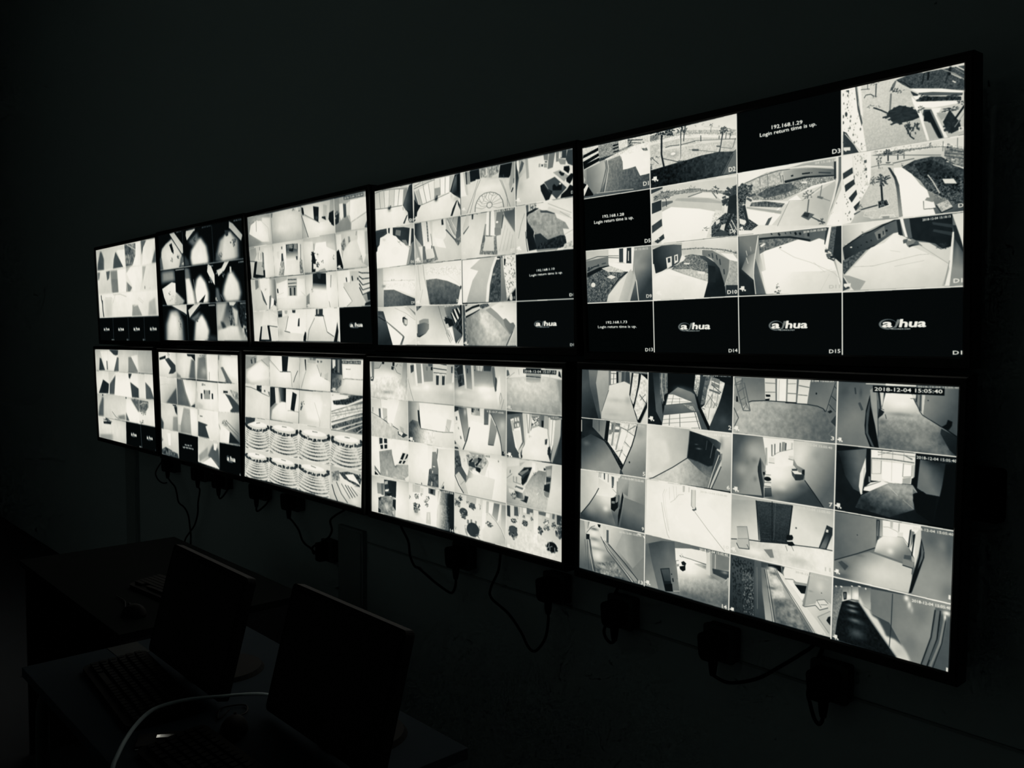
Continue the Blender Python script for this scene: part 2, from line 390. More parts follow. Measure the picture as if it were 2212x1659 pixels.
# what each screen is showing: flat shapes in the picture's own 1600 x 900 grid (grey level first)
FEEDS = {}
FEEDS['TR'] = '''
q 225 235 70 90 -1 2 378 4 372 222 -1 223
p 215 -1 2 99 2 95 80 5 95
p 150 94 4 269 3 294 40 216 59 130 67 96 76
n 26 3.2 94 4 269 3 294 40 216 59 130 67
p 236 -1 2 94 1 93 13 1 26
p 15 2 33 93 12 93 26 1 46
p 235 1 46 93 26 93 36 0 62
p 12 1 60 93 36 96 49 2 77
p 225 2 77 96 49 96 58 3 90
p 12 2 75 96 56 97 70 4 94
p 210 4 94 97 70 100 80 10 98
p 60 96 60 130 58 173 56 175 67 130 69 96 72
p 20 175 16 207 14 207 20 175 22
p 20 175 29 209 26 208 32 176 34
p 20 177 43 210 41 210 46 178 48
p 225 208 5 259 3 258 34 212 41
l 60 6.4 4.8 259 10 282 11 268 26 281 31 258 36
l 50 4.5 3.4 282 12 340 20
l 60 3.6 2.7 281 23 331 32
l 120 4.4 3.4 339 30 365 46
p 250 281 38 375 33 373 161 321 164 298 122 255 126 229 127 224 74 213 62
p 222 281 38 220 58 213 62 134 75 130 67 211 51
p 150 10 96 137 72 144 76 147 112 141 143 95 203 60 208 18 155
g 110 185 7 154 128 113 20 94 135 73 128 113 111 168 95 203 60 208 18 155
p 95 213 66 228 92 229 127 282 126 298 122 321 164 372 162 372 219 158 211 127 207 147 112 144 78
g 130 75 192 76 324 209 213 66 228 92 229 127 282 126 298 122 321 164 372 162 372 219 158 211 127 207 147 112 144 78
n 14 7.3 213 66 228 92 229 127 282 126 298 122 321 164 372 162 372 219 158 211 127 207 147 112 144 78
l 60 2.4 1.8 137 73 145 112 115 204
l 60 2.4 1.8 130 76 136 107 98 202
l 215 3.8 2.8 143 74 148 112 122 207
p 10 -2 153 17 161 -1 197
p 240 -1 212 -3 182 20 159 28 171
p 12 0 212 27 171 55 208 53 213
p 200 3 124 11 140 2 154
l 190 3.9 2.9 75 206 215 211 284 214
p 120 330 54 361 56 365 68 343 65
n 50 2.9 330 49 365 55 365 72 329 66
n 25 3.9 -1 2 378 4 376 63 -4 72
t 235 336 208 366 208 17 D1
q 228 215 40 40 378 5 792 0 788 219 374 219
p 238 378 6 503 -2 792 -3 791 67 623 35 377 37
p 190 384 21 461 14 584 24 789 58 788 92 622 64 376 67
p 240 377 37 523 34 623 45 789 79 788 89 622 59 522 47 376 50
p 130 377 13 423 7 422 31 377 33
p 205 376 50 522 49 622 61 788 92 787 138 540 135 377 151
n 18 4.6 376 50 522 49 622 61 788 92 787 138 540 135 377 151
n 40 2.9 378 6 461 1 789 58 789 86 623 48 377 40
p 225 417 70 622 80 622 67 766 88 774 95 622 83 416 80
l 90 3.8 3.0 455 71 480 68 534 72 582 70 602 69
l 110 2.8 2.2 602 67 699 80 788 92
p 45 376 151 453 145 552 137 621 129 710 127 773 136 784 131 788 218 374 219
g 22 62 497 205 698 137 376 151 453 145 552 137 621 129 710 127 773 136 784 131 788 218 374 219
n 14 8.1 376 151 552 137 710 127 784 131 788 218 374 219
p 105 769 144 786 128 788 212 756 214 719 215
l 30 2.2 1.9 773 145 723 216
l 70 2.2 1.9 758 146 642 211
l 35 8.5 6.6 438 17 435 96 446 146
k 35 435 6 33.9 19.8 24
k 40 473 16 29.2 19.7 30
k 40 551 13 20.2 12.9 16
l 50 4.0 3.2 550 16 546 61
k 60 529 14 14.6 13.0 10
k 50 677 21 7.6 8.2 10
l 110 1.9 1.6 678 23 673 47
k 70 603 11 5.5 4.5 6
k 70 639 12 5.4 4.4 6
k 45 733 49 22.4 12.4 26
l 60 3.0 2.5 732 51 713 129
k 60 713 32 6.0 4.4 6
p 130 719 46 738 51 734 61 717 56
l 195 1.5 1.3 643 20 789 58
l 60 4.9 3.9 534 13 528 127
k 60 529 17 20.3 9.7 12
l 230 3.3 2.6 529 45 527 127
k 30 527 139 18.4 9.8 16
l 60 3.4 2.7 441 112 491 128 532 142
l 50 3.4 2.8 728 54 718 108 711 129
k 50 728 50 18.7 9.3 12
k 50 763 62 9.2 12.3 8
l 70 2.9 2.5 763 66 759 87
l 70 3.0 2.5 745 60 741 84
l 60 3.5 2.9 628 52 628 75
l 60 3.4 2.8 713 67 711 79
l 80 2.2 1.8 785 88 771 123
p 90 586 97 617 102 617 110 586 105
l 90 2.0 1.6 570 97 633 111 706 128
p 90 699 102 721 106 717 111 699 107
l 90 1.9 1.6 714 111 769 124
b 140 493 103 31.1 13.1 .7
e 240 493 101 11.6 5.2 
l 60 2.6 2.0 381 98 419 130
k 90 413 104 12.8 10.0 8
k 60 383 103 10.8 11.8 8
l 70 3.9 3.0 380 132 379 152
k 60 382 135 10.9 13.5 8
t 240 752 209 782 209 17 D2
i 382 196 23.9 18.6
p 0 -1 226 370 225 369 454 0 448
t 245 106 316 228 318 12 192.168.1.28
t 245 55 337 280 337 13 Login return time is up.
t 240 336 442 367 442 15 D5
q 205 240 235 215 375 224 789 222 788 450 372 453
p 215 437 227 578 229 789 231 788 281 617 258 436 270
p 195 385 249 437 227 436 257 393 277
p 60 377 229 437 225 435 232 376 246
p 140 389 258 437 244 517 249 578 248 641 261 788 287 788 299 617 268 516 263 388 282
n 45 2.9 389 258 437 237 517 242 578 245 641 258 788 287 788 303 617 271 516 270 388 282
k 50 434 248 11.1 10.1 8
k 50 464 248 10.9 10.0 8
k 50 401 263 13.0 13.5 10
k 60 502 250 7.5 8.6 6
k 60 575 244 6.4 6.5 6
k 60 593 248 5.6 7.8 6
l 110 3.2 2.6 557 250 625 256
k 50 693 265 16.0 10.1 16
l 60 3.8 3.2 695 269 699 286
p 200 495 264 617 266 672 274 724 317 716 357 477 312 430 317 429 297
p 232 569 280 629 271 672 277 694 301
l 110 4.0 3.3 561 280 629 269
l 110 4.6 3.8 676 275 696 301
p 175 507 279 656 296 717 316 717 323 495 287
p 110 429 283 486 286 486 293 429 307
k 60 455 272 14.4 13.4 10
l 60 3.4 2.7 453 276 454 306
p 252 477 310 615 332 689 351 683 450 481 452 424 452 428 330 435 317
p 190 429 307 477 310 428 325
p 230 377 281 430 273 432 412 375 414
p 55 379 284 429 276 428 317 378 328
p 62 376 376 428 352 430 381 376 407
p 242 376 410 435 388 436 414 376 443
p 58 387 442 436 414 440 433 405 450
p 225 689 345 723 352 691 448 644 447
k 55 769 303 48.0 40.6 60
p 70 731 362 787 362 787 450 668 447 669 407 692 384
n 55 2.6 677 357 787 356 787 450 660 447
p 45 751 301 784 296 786 371 742 363
l 40 11.1 9.4 761 368 729 426
p 215 718 339 731 337 727 362 719 361
p 220 688 387 708 382 707 395 692 403
p 215 715 405 734 401 726 428 707 420
l 225 3.7 3.1 760 390 783 430
l 225 3.7 3.2 752 402 774 445
k 100 641 414 19.6 8.4 12
p 70 691 428 737 429 736 447 691 446
t 235 752 440 779 439 15 D6
i 387 433 19.2 15.0
q 190 200 60 80 0 452 372 455 371 683 0 683
p 205 0 454 134 453 132 485 2 495
p 240 134 451 196 454 196 515 131 514
l 110 6.1 4.4 2 493 69 481 132 484
p 118 1 497 132 485 131 522 3 547
l 50 7.1 5.2 5 540 47 524 77 520
p 60 9 525 21 524 21 541 8 542
p 60 27 524 35 523 34 534 26 535
p 60 67 516 75 514 75 524 67 525
l 70 5.9 4.4 92 515 117 512
p 28 3 549 76 529 140 522 143 529 91 541 2 569
l 110 3.9 2.9 132 482 192 486
l 110 4.8 3.6 132 489 192 495
p 60 195 456 218 456 216 514 193 513
p 250 218 456 238 456 233 521 216 516
p 45 238 456 263 456 261 523 233 521
l 220 4.6 3.5 247 469 245 511
p 245 131 511 263 523 262 558 220 559 135 525
r 95 40 7.9 2 569 91 541 140 526 230 556 239 557 136 627 121 652 110 677 2 681
n 45 3.3 2 569 91 541 140 526 230 556 239 557 136 627 121 652 110 677 2 681
p 205 91 534 140 526 225 554 201 558 125 550
n 30 3.2 91 534 140 526 225 554 201 558 125 550
p 225 119 574 144 565 174 575 148 584
l 40 6.5 5.0 239 557 191 583 141 627
b 50 137 601 19.4 7.3 .7
e 235 38 604 13.1 10.4 
p 222 239 560 267 551 264 636 234 683 115 681 125 652 186 597
g 235 180 147 595 245 635 239 560 272 537 274 601 239 683 182 681
p 250 263 457 279 457 276 555 260 554
p 100 279 456 372 456 371 682 297 681
g 150 60 277 531 356 605 279 456 372 456 371 682 297 681 267 558
l 230 4.6 3.5 273 559 286 602 295 681
l 110 2.3 1.8 284 587 246 682
b 175 312 539 40.6 21.0 .4
p 190 277 531 276 559 284 587 248 682 234 681 265 601
t 210 279 471 353 470 9 04 15:18:15
t 240 337 671 366 671 14 D9
q 225 235 80 235 376 452 787 455 786 679 373 682
p 190 376 454 527 456 527 468 378 468
p 70 378 473 426 461 481 461 524 466 524 509 508 545 392 572 377 564
g 40 95 402 538 510 478 378 473 426 461 481 461 524 466 524 509 508 545 392 572 377 564
p 238 445 512 474 507 474 546 450 555
p 60 453 514 467 513 467 531 454 533
p 238 487 505 505 501 506 531 487 539
p 70 492 508 500 507 500 526 492 527
p 235 376 533 382 533 390 575 376 576
l 130 5.8 4.7 524 484 571 484 631 487 690 495 728 501 784 518
n 40 2.8 525 479 631 484 728 496 784 511 783 530 728 507 524 492
k 70 627 485 7.9 4.6 7
k 70 593 482 5.6 3.9 5
k 60 729 502 6.8 6.4 7
k 50 755 507 6.7 7.6 7
k 50 774 515 7.4 7.6 7
p 200 524 486 619 491 619 509 530 504
r 120 30 6.7 542 510 571 506 611 513 646 547 651 570 648 619 601 603 528 580 472 560
n 40 2.8 542 510 571 506 611 513 646 547 651 570 648 619 601 603 528 580 472 560
r 190 30 5.7 478 560 569 565 649 586 648 619 601 603 528 580
p 240 524 506 544 517 533 530 449 558 392 577 449 555 508 542
p 235 535 538 566 540 558 546 533 543
p 230 601 574 635 579 635 589 601 585
p 242 376 592 376 578 457 557 528 583 648 619 627 680 373 680
g 250 225 486 577 483 679 376 592 457 559 528 583 648 619 627 680 373 680
p 45 605 513 635 517 688 550 715 583 725 639 730 681 627 680 648 619 651 570 646 544
g 80 30 619 516 687 621 605 513 635 517 688 550 715 583 725 639 730 681 627 680 648 619 651 570 646 544
p 120 623 493 670 498 750 542 745 582 725 635 703 570 666 529 623 513
p 165 748 542 783 540 785 641 725 635 745 585
n 18 4.2 748 542 783 549 785 641 725 635 745 585
p 245 709 511 765 519 783 540 783 549 750 541
l 60 4.7 3.9 654 512 658 520
l 60 4.7 3.9 670 509 673 529
l 60 4.6 3.9 689 517 693 537
l 60 4.6 3.9 704 534 707 557
l 60 5.3 4.5 722 574 724 594
l 190 3.0 2.5 750 542 745 585 725 639
p 50 731 636 783 638 786 679 730 679
p 40 650 619 683 624 684 562 649 554
t 245 736 670 780 670 14 D10
i 389 660 19.3 15.2
p 0 2 686 371 685 370 901 -3 896
t 240 107 777 228 776 11 192.168.1.73
t 235 58 796 280 796 11 Login return time is up.
t 235 324 897 365 895 14 D13
p 5 375 685 787 683 785 901 372 901
L 240 500 806 659 804 25
t 235 737 896 777 894 13 D14
p 4 793 4 1204 -1 1204 216 790 217
t 248 937 82 1059 85 13 192.168.1.29
t 248 888 102 1112 100 13 Login return time is up.
t 245 1169 206 1199 207 15 D3
q 190 200 215 245 791 221 1203 219 1202 452 790 451
p 245 792 221 1074 218 1009 232 914 234 822 258 792 270
p 170 914 234 1009 229 1074 224 1162 223 1180 225 1180 256 1074 241 982 237
p 235 935 229 1074 231 1167 248 1174 254 1074 238
r 190 35 6.0 829 259 914 234 982 237 978 278 906 290 835 300
l 90 2.9 2.5 821 261 886 245 962 234 1008 235
l 110 2.1 1.8 917 240 920 289
l 110 2.1 1.8 884 248 887 282
l 110 2.0 1.8 965 241 975 278
p 130 982 240 1054 240 1099 244 1177 259 1180 268 1176 279 1121 272 1064 269 988 274
g 175 100 988 241 1167 266 982 240 1054 240 1099 244 1177 259 1180 268 1176 279 1121 272 1064 269 988 274
l 45 6.6 5.9 1012 260 1021 259
l 30 5.2 4.7 1055 258 1086 259
l 30 3.2 2.9 1091 260 1094 259
l 60 4.4 4.0 1118 262 1164 270
l 60 2.0 1.8 979 252 983 282
p 40 985 273 1064 268 1121 272 1179 279 1179 283 1073 275 988 283
r 150 35 6.0 835 297 906 284 981 282 1073 275 1179 285 1182 296 1092 305 1007 332 974 340 856 327
n 45 2.5 835 297 906 284 981 282 1073 275 1179 285 1182 296 1092 305 1007 332 974 340 856 327
r 90 30 5.9 871 310 913 291 974 284 1008 285 1040 307 974 320 905 326
p 240 1050 285 1073 286 1076 294 1054 291
p 250 1004 341 1092 305 1179 296 1182 325 1157 408 1144 447 883 422 973 358 1000 347
p 215 1034 330 1066 319 1179 299 1182 319 1157 408 1144 447 883 422 987 357 1056 353
g 225 190 1006 434 1135 377 1059 353 1179 299 1182 325 1157 408 1144 447 955 432 1004 350
l 140 2.0 1.8 955 432 1004 347 1056 351 1127 312
p 248 827 357 970 391 932 426 847 418
p 170 827 348 973 379 970 389 827 354
p 240 856 330 1000 347 994 355 856 342
r 100 45 6.0 849 335 905 336 987 354 973 367 841 348
k 60 987 327 8.0 10.1 14
k 80 888 318 4.9 6.1 5
k 95 1078 335 22.4 17.5 16
l 110 5.1 4.7 1080 350 1073 402
p 95 1065 391 1101 405 1078 423 1049 407
p 55 1062 395 1083 398 1076 414 1056 406
l 80 4.5 4.1 1088 412 1122 430 1141 438
k 60 1131 431 15.6 11.6 16
k 100 1131 292 15.6 11.5 14
l 110 3.1 2.9 1130 307 1123 346
p 110 1114 342 1136 349 1131 356 1111 348
l 120 1.9 1.7 1133 353 1160 365
k 110 1153 289 5.6 5.7 6
k 110 1168 288 5.5 5.7 6
p 235 1183 220 1198 221 1191 326 1166 389 1151 416 1182 311
p 110 1192 220 1202 220 1202 294 1166 389 1154 413 1176 358 1191 298
p 50 1175 233 1183 233 1183 291 1175 293
p 248 1203 327 1201 452 1147 447 1176 381
h 130 8 2.3 2.1 1200 327 1201 452 1150 447 1176 381
k 60 817 291 39.7 40.2 46
p 75 792 270 818 260 835 300 809 340 833 392 876 421 847 437 793 432
n 60 2.5 792 270 818 260 835 300 809 340 833 392 876 421 847 437 793 432
p 235 795 388 830 401 815 415 797 407
l 50 10.9 9.3 816 341 833 417
p 90 918 401 935 396 918 425 904 424
t 215 1105 232 1182 233 7 04 15:18:14
i 794 432 14.7 12.5
q 205 225 190 215 1203 -2 1601 -1 1601 215 1203 216
p 200 1269 -1 1356 2 1389 6 1432 42 1464 113 1541 215 1288 214 1268 103
g 215 190 1317 31 1400 180 1269 -1 1356 2 1389 6 1432 42 1464 113 1541 215 1288 214 1268 103
n 10 3.8 1269 -1 1356 2 1389 6 1432 42 1464 113 1541 215 1288 214 1268 103
p 252 1204 -2 1253 -1 1271 93 1291 217 1253 219 1206 147
h 95 26 4.0 3.7 1207 3 1250 4 1269 92 1280 160 1288 214 1265 215 1212 146 1208 64
h 60 12 6.2 5.8 1209 3 1231 5 1228 74 1215 121 1208 120
h 190 50 2.7 2.5 1213 4 1250 4 1269 92 1282 213 1265 215 1212 137
p 60 1209 137 1221 144 1265 218 1209 215
k 60 1213 173 8.9 12.6 14
l 200 3.0 2.8 1215 146 1271 216
p 80 1252 0 1260 0 1263 58 1277 121 1274 132 1260 74
p 150 1256 0 1260 0 1267 59 1276 99 1271 101
p 245 1260 -1 1272 0 1279 105 1271 93
k 70 1321 3 16.9 5.4 10
l 70 3.6 3.5 1324 3 1322 46
k 70 1317 45 11.3 4.3 9
l 70 2.9 2.7 1283 42 1289 33 1306 34 1317 43
l 80 2.3 2.2 1295 0 1295 16
l 80 2.3 2.2 1272 12 1302 16
p 110 1378 17 1387 7 1391 9 1384 29 1367 39
k 50 1383 36 16.3 9.5 16
k 60 1402 45 16.2 6.3 12
l 120 6.0 5.8 1373 45 1369 106
l 50 4.5 4.3 1314 79 1340 92 1362 106
k 70 1305 73 12.5 6.5 10
k 60 1328 79 11.2 4.3 8
p 42 1365 99 1381 95 1400 88 1440 103 1453 116 1467 137 1443 143 1416 144 1395 145 1373 122 1359 113
k 38 1410 118 51.1 26.4 90
k 45 1429 167 13.3 29.0 20
k 48 1452 168 15.8 21.0 26
l 45 3.8 3.7 1422 163 1435 192 1448 203
p 75 1389 6 1427 -1 1477 1 1601 7 1601 82 1479 51 1435 42 1408 23
n 22 3.2 1389 6 1477 1 1601 7 1601 82 1479 51 1435 42 1408 23
l 40 4.1 4.1 1479 2 1472 37
l 25 6.2 6.2 1492 3 1490 27
l 60 1.5 1.5 1505 3 1490 52
l 40 3.5 3.5 1555 7 1543 49
l 25 7.4 7.6 1558 0 1555 27
l 215 2.1 2.1 1474 2 1492 0 1520 1 1555 2 1590 1
l 180 1.8 1.8 1525 -1 1570 25 1600 50
l 225 3.0 3.0 1573 3 1601 23
l 200 3.0 3.0 1560 23 1590 44
l 150 1.5 1.5 1565 4 1601 34
l 230 3.5 3.5 1564 46 1574 53
k 30 1440 34 9.0 7.3 14
k 25 1559 61 5.5 6.1 10
l 40 3.2 3.2 1395 10 1416 20 1435 40
p 250 1435 43 1531 62 1595 82 1593 87 1505 67 1461 61
p 90 1461 61 1505 67 1595 88 1593 95 1495 78 1461 66
p 55 1436 50 1461 66 1451 79 1438 56
p 250 1443 67 1593 95 1590 102 1453 82
r 50 45 4.7 1451 82 1479 75 1590 98 1590 110 1456 87
k 35 1474 78 20.8 8.8 26
k 40 1543 92 45.1 5.1 30
p 252 1451 87 1590 110 1576 117 1505 116 1456 104
p 252 1438 66 1453 85 1474 136 1495 215 1488 215 1464 137 1443 88
p 60 1477 116 1500 120 1539 214 1523 213 1493 160 1474 131
p 35 1480 124 1500 123 1536 214 1526 214 1498 158 1477 152
p 120 1496 122 1505 121 1537 204 1539 214 1536 214
p 252 1500 117 1528 120 1510 132 1551 215 1541 215
p 250 1505 121 1531 121 1526 130 1516 141 1551 215 1541 215
p 185 1477 155 1498 161 1521 211 1495 212
p 170 1516 133 1546 139 1551 150 1531 159
p 45 1543 154 1556 131 1571 154 1586 174 1591 195 1561 205 1546 190 1536 165
k 40 1561 177 22.4 25.5 40
k 35 1558 131 27.4 7.6 24
l 30 6.3 6.5 1600 127 1571 164
k 35 1587 116 14.7 7.6 12
k 60 1466 113 13.1 13.0 14
l 150 2.4 2.5 1600 149 1571 187
t 240 1583 202 1600 202 13 D
p 235 1210 191 1234 194 1234 205 1221 203 1219 207 1210 200
q 235 230 60 210 1204 217 1601 217 1601 449 1204 452
p 225 1305 222 1601 225 1601 250 1454 237 1350 234
p 130 1305 233 1400 228 1506 235 1556 243 1601 260 1601 265 1531 241 1454 237 1345 241
n 50 2.1 1305 222 1400 220 1506 227 1556 235 1601 253 1601 265 1531 241 1454 240 1345 241
k 60 1322 224 5.7 5.4 6
k 60 1340 224 4.5 4.3 5
k 45 1362 232 15.0 10.8 26
l 45 4.4 4.3 1363 239 1363 260
k 50 1395 238 12.0 6.9 18
l 50 3.3 3.2 1395 241 1395 260
k 60 1413 243 8.6 5.3 10
l 60 2.4 2.4 1415 245 1415 260
k 90 1332 250 11.3 16.3 18
l 100 2.3 2.2 1332 261 1332 280
k 90 1340 284 8.4 8.2 10
p 90 1355 262 1373 264 1367 268 1356 266
l 110 3.3 3.2 1378 269 1416 266 1448 264
l 110 2.3 2.2 1305 271 1345 268 1381 274
l 120 2.8 2.7 1350 238 1400 246 1531 266
k 60 1416 221 4.3 3.2 5
k 55 1438 222 3.7 5.3 6
k 55 1496 228 7.7 7.8 9
k 50 1551 242 6.0 10.3 12
l 45 3.0 3.1 1550 242 1547 306
l 60 1.5 1.5 1537 224 1536 255
l 60 1.5 1.5 1580 221 1579 287
k 50 1561 243 3.5 5.1 6
r 130 50 4.6 1541 246 1601 260 1602 321 1572 307 1541 271
l 60 2.0 2.1 1541 261 1601 275
l 60 2.0 2.1 1541 269 1602 288
l 60 2.0 2.0 1556 253 1601 268
p 55 1408 286 1448 270 1501 266 1531 271 1602 321 1601 436 1565 414 1488 368 1467 336 1440 314
r 70 38 5.7 1408 286 1448 270 1501 266 1531 271 1602 321 1601 436 1565 414 1488 368 1467 336 1440 314
r 45 30 5.6 1448 281 1501 276 1531 293 1582 339 1592 391 1532 358 1467 318
n 40 2.0 1467 323 1602 341 1601 436 1532 410 1488 368
p 215 1557 294 1602 316 1602 320 1572 304
l 225 3.0 3.1 1562 285 1572 287
l 225 3.0 3.1 1547 288 1554 290
l 225 2.2 2.3 1567 301 1601 316
e 190 1554 354 3.0 2.1 
p 225 1535 340 1569 344 1579 360 1542 355
l 200 3.6 3.7 1490 321 1506 344 1527 383
k 35 1410 278 5.4 5.3 10
p 252 1381 284 1408 286 1440 312 1467 349 1488 368 1514 447 1397 448 1400 368 1386 318
p 120 1362 280 1370 282 1389 313 1399 341 1411 444 1399 446 1390 350 1382 317
g 60 150 1386 312 1403 422 1362 280 1370 282 1389 313 1399 341 1411 444 1399 446 1390 350 1382 317
p 205 1305 279 1361 282 1384 323 1392 367 1399 446 1305 442 1270 408 1296 333
n 10 3.4 1305 279 1361 282 1384 323 1392 367 1399 446 1305 442 1270 408 1296 333
k 90 1309 315 14.3 13.7 20
k 60 1347 317 21.3 19.0 34
p 250 1204 317 1299 329 1267 380 1243 434 1234 447 1204 450
h 150 22 3.1 2.9 1259 324 1293 328 1267 380
h 90 26 3.2 3.0 1207 334 1226 376 1243 434 1228 444 1207 447
p 62 1213 325 1238 321 1247 311 1250 286 1238 304 1214 318
p 250 1217 341 1253 326 1254 337 1226 362
p 55 1227 363 1254 338 1258 354 1238 380
p 250 1238 381 1258 356 1266 375 1249 398
p 50 1244 395 1267 376 1264 391 1252 410
p 252 1203 221 1240 220 1243 262 1206 274
p 62 1207 278 1241 262 1243 282 1208 298
p 252 1208 299 1244 283 1247 302 1211 319
p 60 1213 321 1246 303 1250 319 1216 342
p 248 1242 220 1305 219 1304 301 1258 356 1250 310
h 160 60 2.6 2.5 1244 223 1302 223 1301 301 1293 327 1259 339
p 95 1281 245 1291 244 1291 254 1282 255
p 95 1284 272 1292 270 1292 280 1284 280
p 95 1288 296 1295 294 1295 303 1288 304
p 252 1291 224 1305 223 1305 307 1296 328 1292 305
l 45 6.7 6.5 1340 334 1344 392
k 50 1344 389 16.9 7.1 16
p 70 1328 386 1359 385 1365 401 1330 410
n 60 2.1 1328 386 1359 385 1365 401 1330 410
l 235 2.6 2.5 1328 387 1330 410 1367 403 1360 384
l 70 4.7 4.5 1270 407 1328 398
k 60 1264 399 11.7 9.5 18
p 90 1246 417 1270 409 1267 414 1246 423
l 230 2.3 2.2 1284 413 1322 414 1310 438 1279 429 1287 413
l 235 3.4 3.3 1333 443 1339 433 1383 436 1386 444
p 150 1344 437 1367 438 1367 445 1344 444
p 248 1478 402 1487 394 1509 408 1515 427 1479 427
p 140 1487 392 1511 395 1506 409 1481 400
l 60 2.1 2.1 1477 402 1478 428 1515 429
p 185 1518 417 1552 407 1567 430 1534 442
n 40 1.9 1518 417 1552 407 1567 430 1534 442
l 30 2.6 2.6 1516 420 1532 445 1567 433
t 235 1583 434 1599 434 12 D
q 90 190 215 60 790 451 1202 453 1202 680 788 680
p 110 877 453 1055 453 1153 451 1150 523 1137 517 1116 489 1084 498 1038 485 972 471 878 475
g 150 95 879 456 1071 473 877 455 1055 454 1153 453 1153 495 1116 489 1084 498 1038 485 972 471 878 475
l 40 8.5 7.4 878 472 938 472 1005 476 1061 489 1084 495
l 40 7.5 6.6 958 457 965 467
l 45 4.8 4.3 928 455 933 461
l 30 7.3 6.5 1025 460 1030 470
l 30 7.2 6.5 1043 463 1047 471
l 50 3.3 3.0 1006 457 1009 465
l 50 3.4 3.0 986 457 989 464
p 110 1061 463 1074 465 1081 486 1061 483
p 40 1073 467 1081 468 1081 480 1073 479
r 110 50 5.9 878 476 958 477 1038 485 902 518 881 512
p 240 882 497 899 489 906 492 888 503
p 252 902 518 1038 487 1084 499 1119 490 1138 498 1140 520 1149 558 1171 574 1192 627 1198 680 935 678 894 584 881 528
p 235 1056 617 1102 608 1180 612 1198 680 1036 679
g 252 225 1004 572 1133 677 936 599 1180 606 1198 680 942 678
l 190 1.4 1.2 958 512 1021 549 1086 572 1134 595 1171 612 1189 630
l 205 1.3 1.2 1096 572 1140 610
l 205 1.3 1.2 1121 609 1165 600
l 205 1.2 1.2 1155 617 1120 677
e 110 966 510 4.7 2.4 
p 248 1150 453 1166 453 1162 496 1153 532 1137 520 1145 488
p 55 1144 456 1155 455 1140 514 1137 511
p 90 1164 453 1186 453 1178 511 1168 554 1150 532
n 25 2.7 1164 453 1186 453 1178 511 1168 554 1154 538
p 42 1183 453 1201 453 1201 585 1180 566 1168 557
p 70 1139 530 1154 532 1150 542 1139 540
p 100 1143 546 1162 546 1159 559 1146 558
l 240 3.1 2.9 1150 538 1160 542 1162 546
l 50 9.3 8.7 1159 559 1177 557
p 235 1177 564 1201 585 1201 648 1192 624
l 60 4.4 4.1 1149 560 1174 571 1176 563
l 160 1.8 1.7 1174 571 1189 624 1195 648
p 80 790 452 875 455 864 501 851 594 857 682 788 679
g 40 130 797 591 860 517 792 452 875 455 867 520 853 594 857 679 790 678
g 70 185 806 513 866 548 824 533 867 520 853 594 856 625 801 579
p 200 875 456 877 527 901 584 928 678 903 679 880 608 861 542 867 502
g 160 235 866 595 901 597 875 471 879 527 901 584 928 678 903 679 880 608 861 542
p 225 883 531 895 522 905 588 896 589
p 252 887 593 905 589 938 677 910 678
l 235 3.2 2.8 875 459 863 517 855 563 853 607 861 679
l 90 1.8 1.6 861 545 880 602 903 677
l 210 2.5 2.2 822 511 827 530
l 210 2.5 2.2 822 537 830 560
l 190 2.2 1.9 841 497 843 515
k 45 953 671 13.0 8.0 16
k 60 950 648 10.3 10.4 9
t 225 1058 466 1145 464 7 2018-12-04 15:18:13
t 195 1154 667 1194 667 12 D11
i 790 660 20.3 17.5
q 215 60 90 215 1205 451 1601 449 1600 678 1205 679
p 225 1206 453 1389 451 1330 465 1275 485 1207 524
g 190 240 1210 502 1287 466 1206 453 1389 451 1330 465 1275 485 1207 524
p 55 1205 530 1240 507 1299 484 1344 463 1392 452 1397 493 1383 494 1344 524 1304 535 1210 570
g 50 95 1213 545 1389 470 1210 527 1240 510 1299 487 1344 466 1392 454 1397 493 1378 497 1344 521 1304 532 1210 567
l 30 3.6 3.4 1207 529 1275 490 1304 482 1389 451
k 30 1276 484 4.7 5.6 7
k 30 1212 524 7.8 5.7 9
k 35 1224 517 6.0 4.5 8
p 125 1316 488 1350 469 1355 500 1327 514
l 30 8.5 8.3 1333 493 1334 509
l 40 3.4 3.3 1346 485 1347 497
l 25 6.2 6.0 1354 485 1361 485
l 30 4.1 3.9 1287 516 1293 518
l 30 4.0 3.9 1304 511 1307 515
l 35 4.1 3.9 1269 525 1272 527
l 35 4.1 3.9 1256 531 1261 533
e 230 1235 530 4.2 2.3 
p 35 1210 567 1304 535 1355 519 1344 527 1298 540 1216 573
r 90 40 5.3 1205 573 1263 548 1293 539 1209 622 1206 613
p 215 1212 625 1304 540 1381 495 1397 494 1405 510 1424 538 1462 541 1532 560 1565 555 1560 596 1543 677 1209 676
p 243 1212 625 1304 537 1350 524 1381 497 1394 494 1427 539 1443 544 1480 564 1555 604 1546 674 1515 675 1257 674
g 246 218 1344 527 1372 680 1212 625 1304 537 1350 524 1381 497 1394 494 1427 539 1443 544 1480 564 1555 604 1543 677 1242 675
l 165 1.2 1.1 1242 597 1313 598 1397 583 1467 571 1494 572
l 190 1.1 1.1 1369 551 1403 558
l 185 1.1 1.1 1383 604 1480 591
p 215 1459 530 1496 536 1532 560 1565 552 1560 607 1517 583
l 160 1.3 1.3 1459 536 1555 606
p 30 1422 452 1565 453 1568 550 1537 558 1514 540 1480 530 1454 525 1441 518 1432 461
p 60 1424 452 1430 453 1442 518 1435 520
p 90 1412 451 1432 452 1441 515 1430 517 1422 506
p 58 1504 471 1565 484 1566 495 1506 479
p 58 1509 494 1565 508 1566 520 1506 501
k 40 1537 549 20.4 9.4 26
l 200 1.3 1.3 1525 552 1543 563 1558 554
p 250 1402 451 1412 451 1418 478 1427 512 1419 511 1409 478
p 40 1390 451 1401 452 1412 508 1397 501
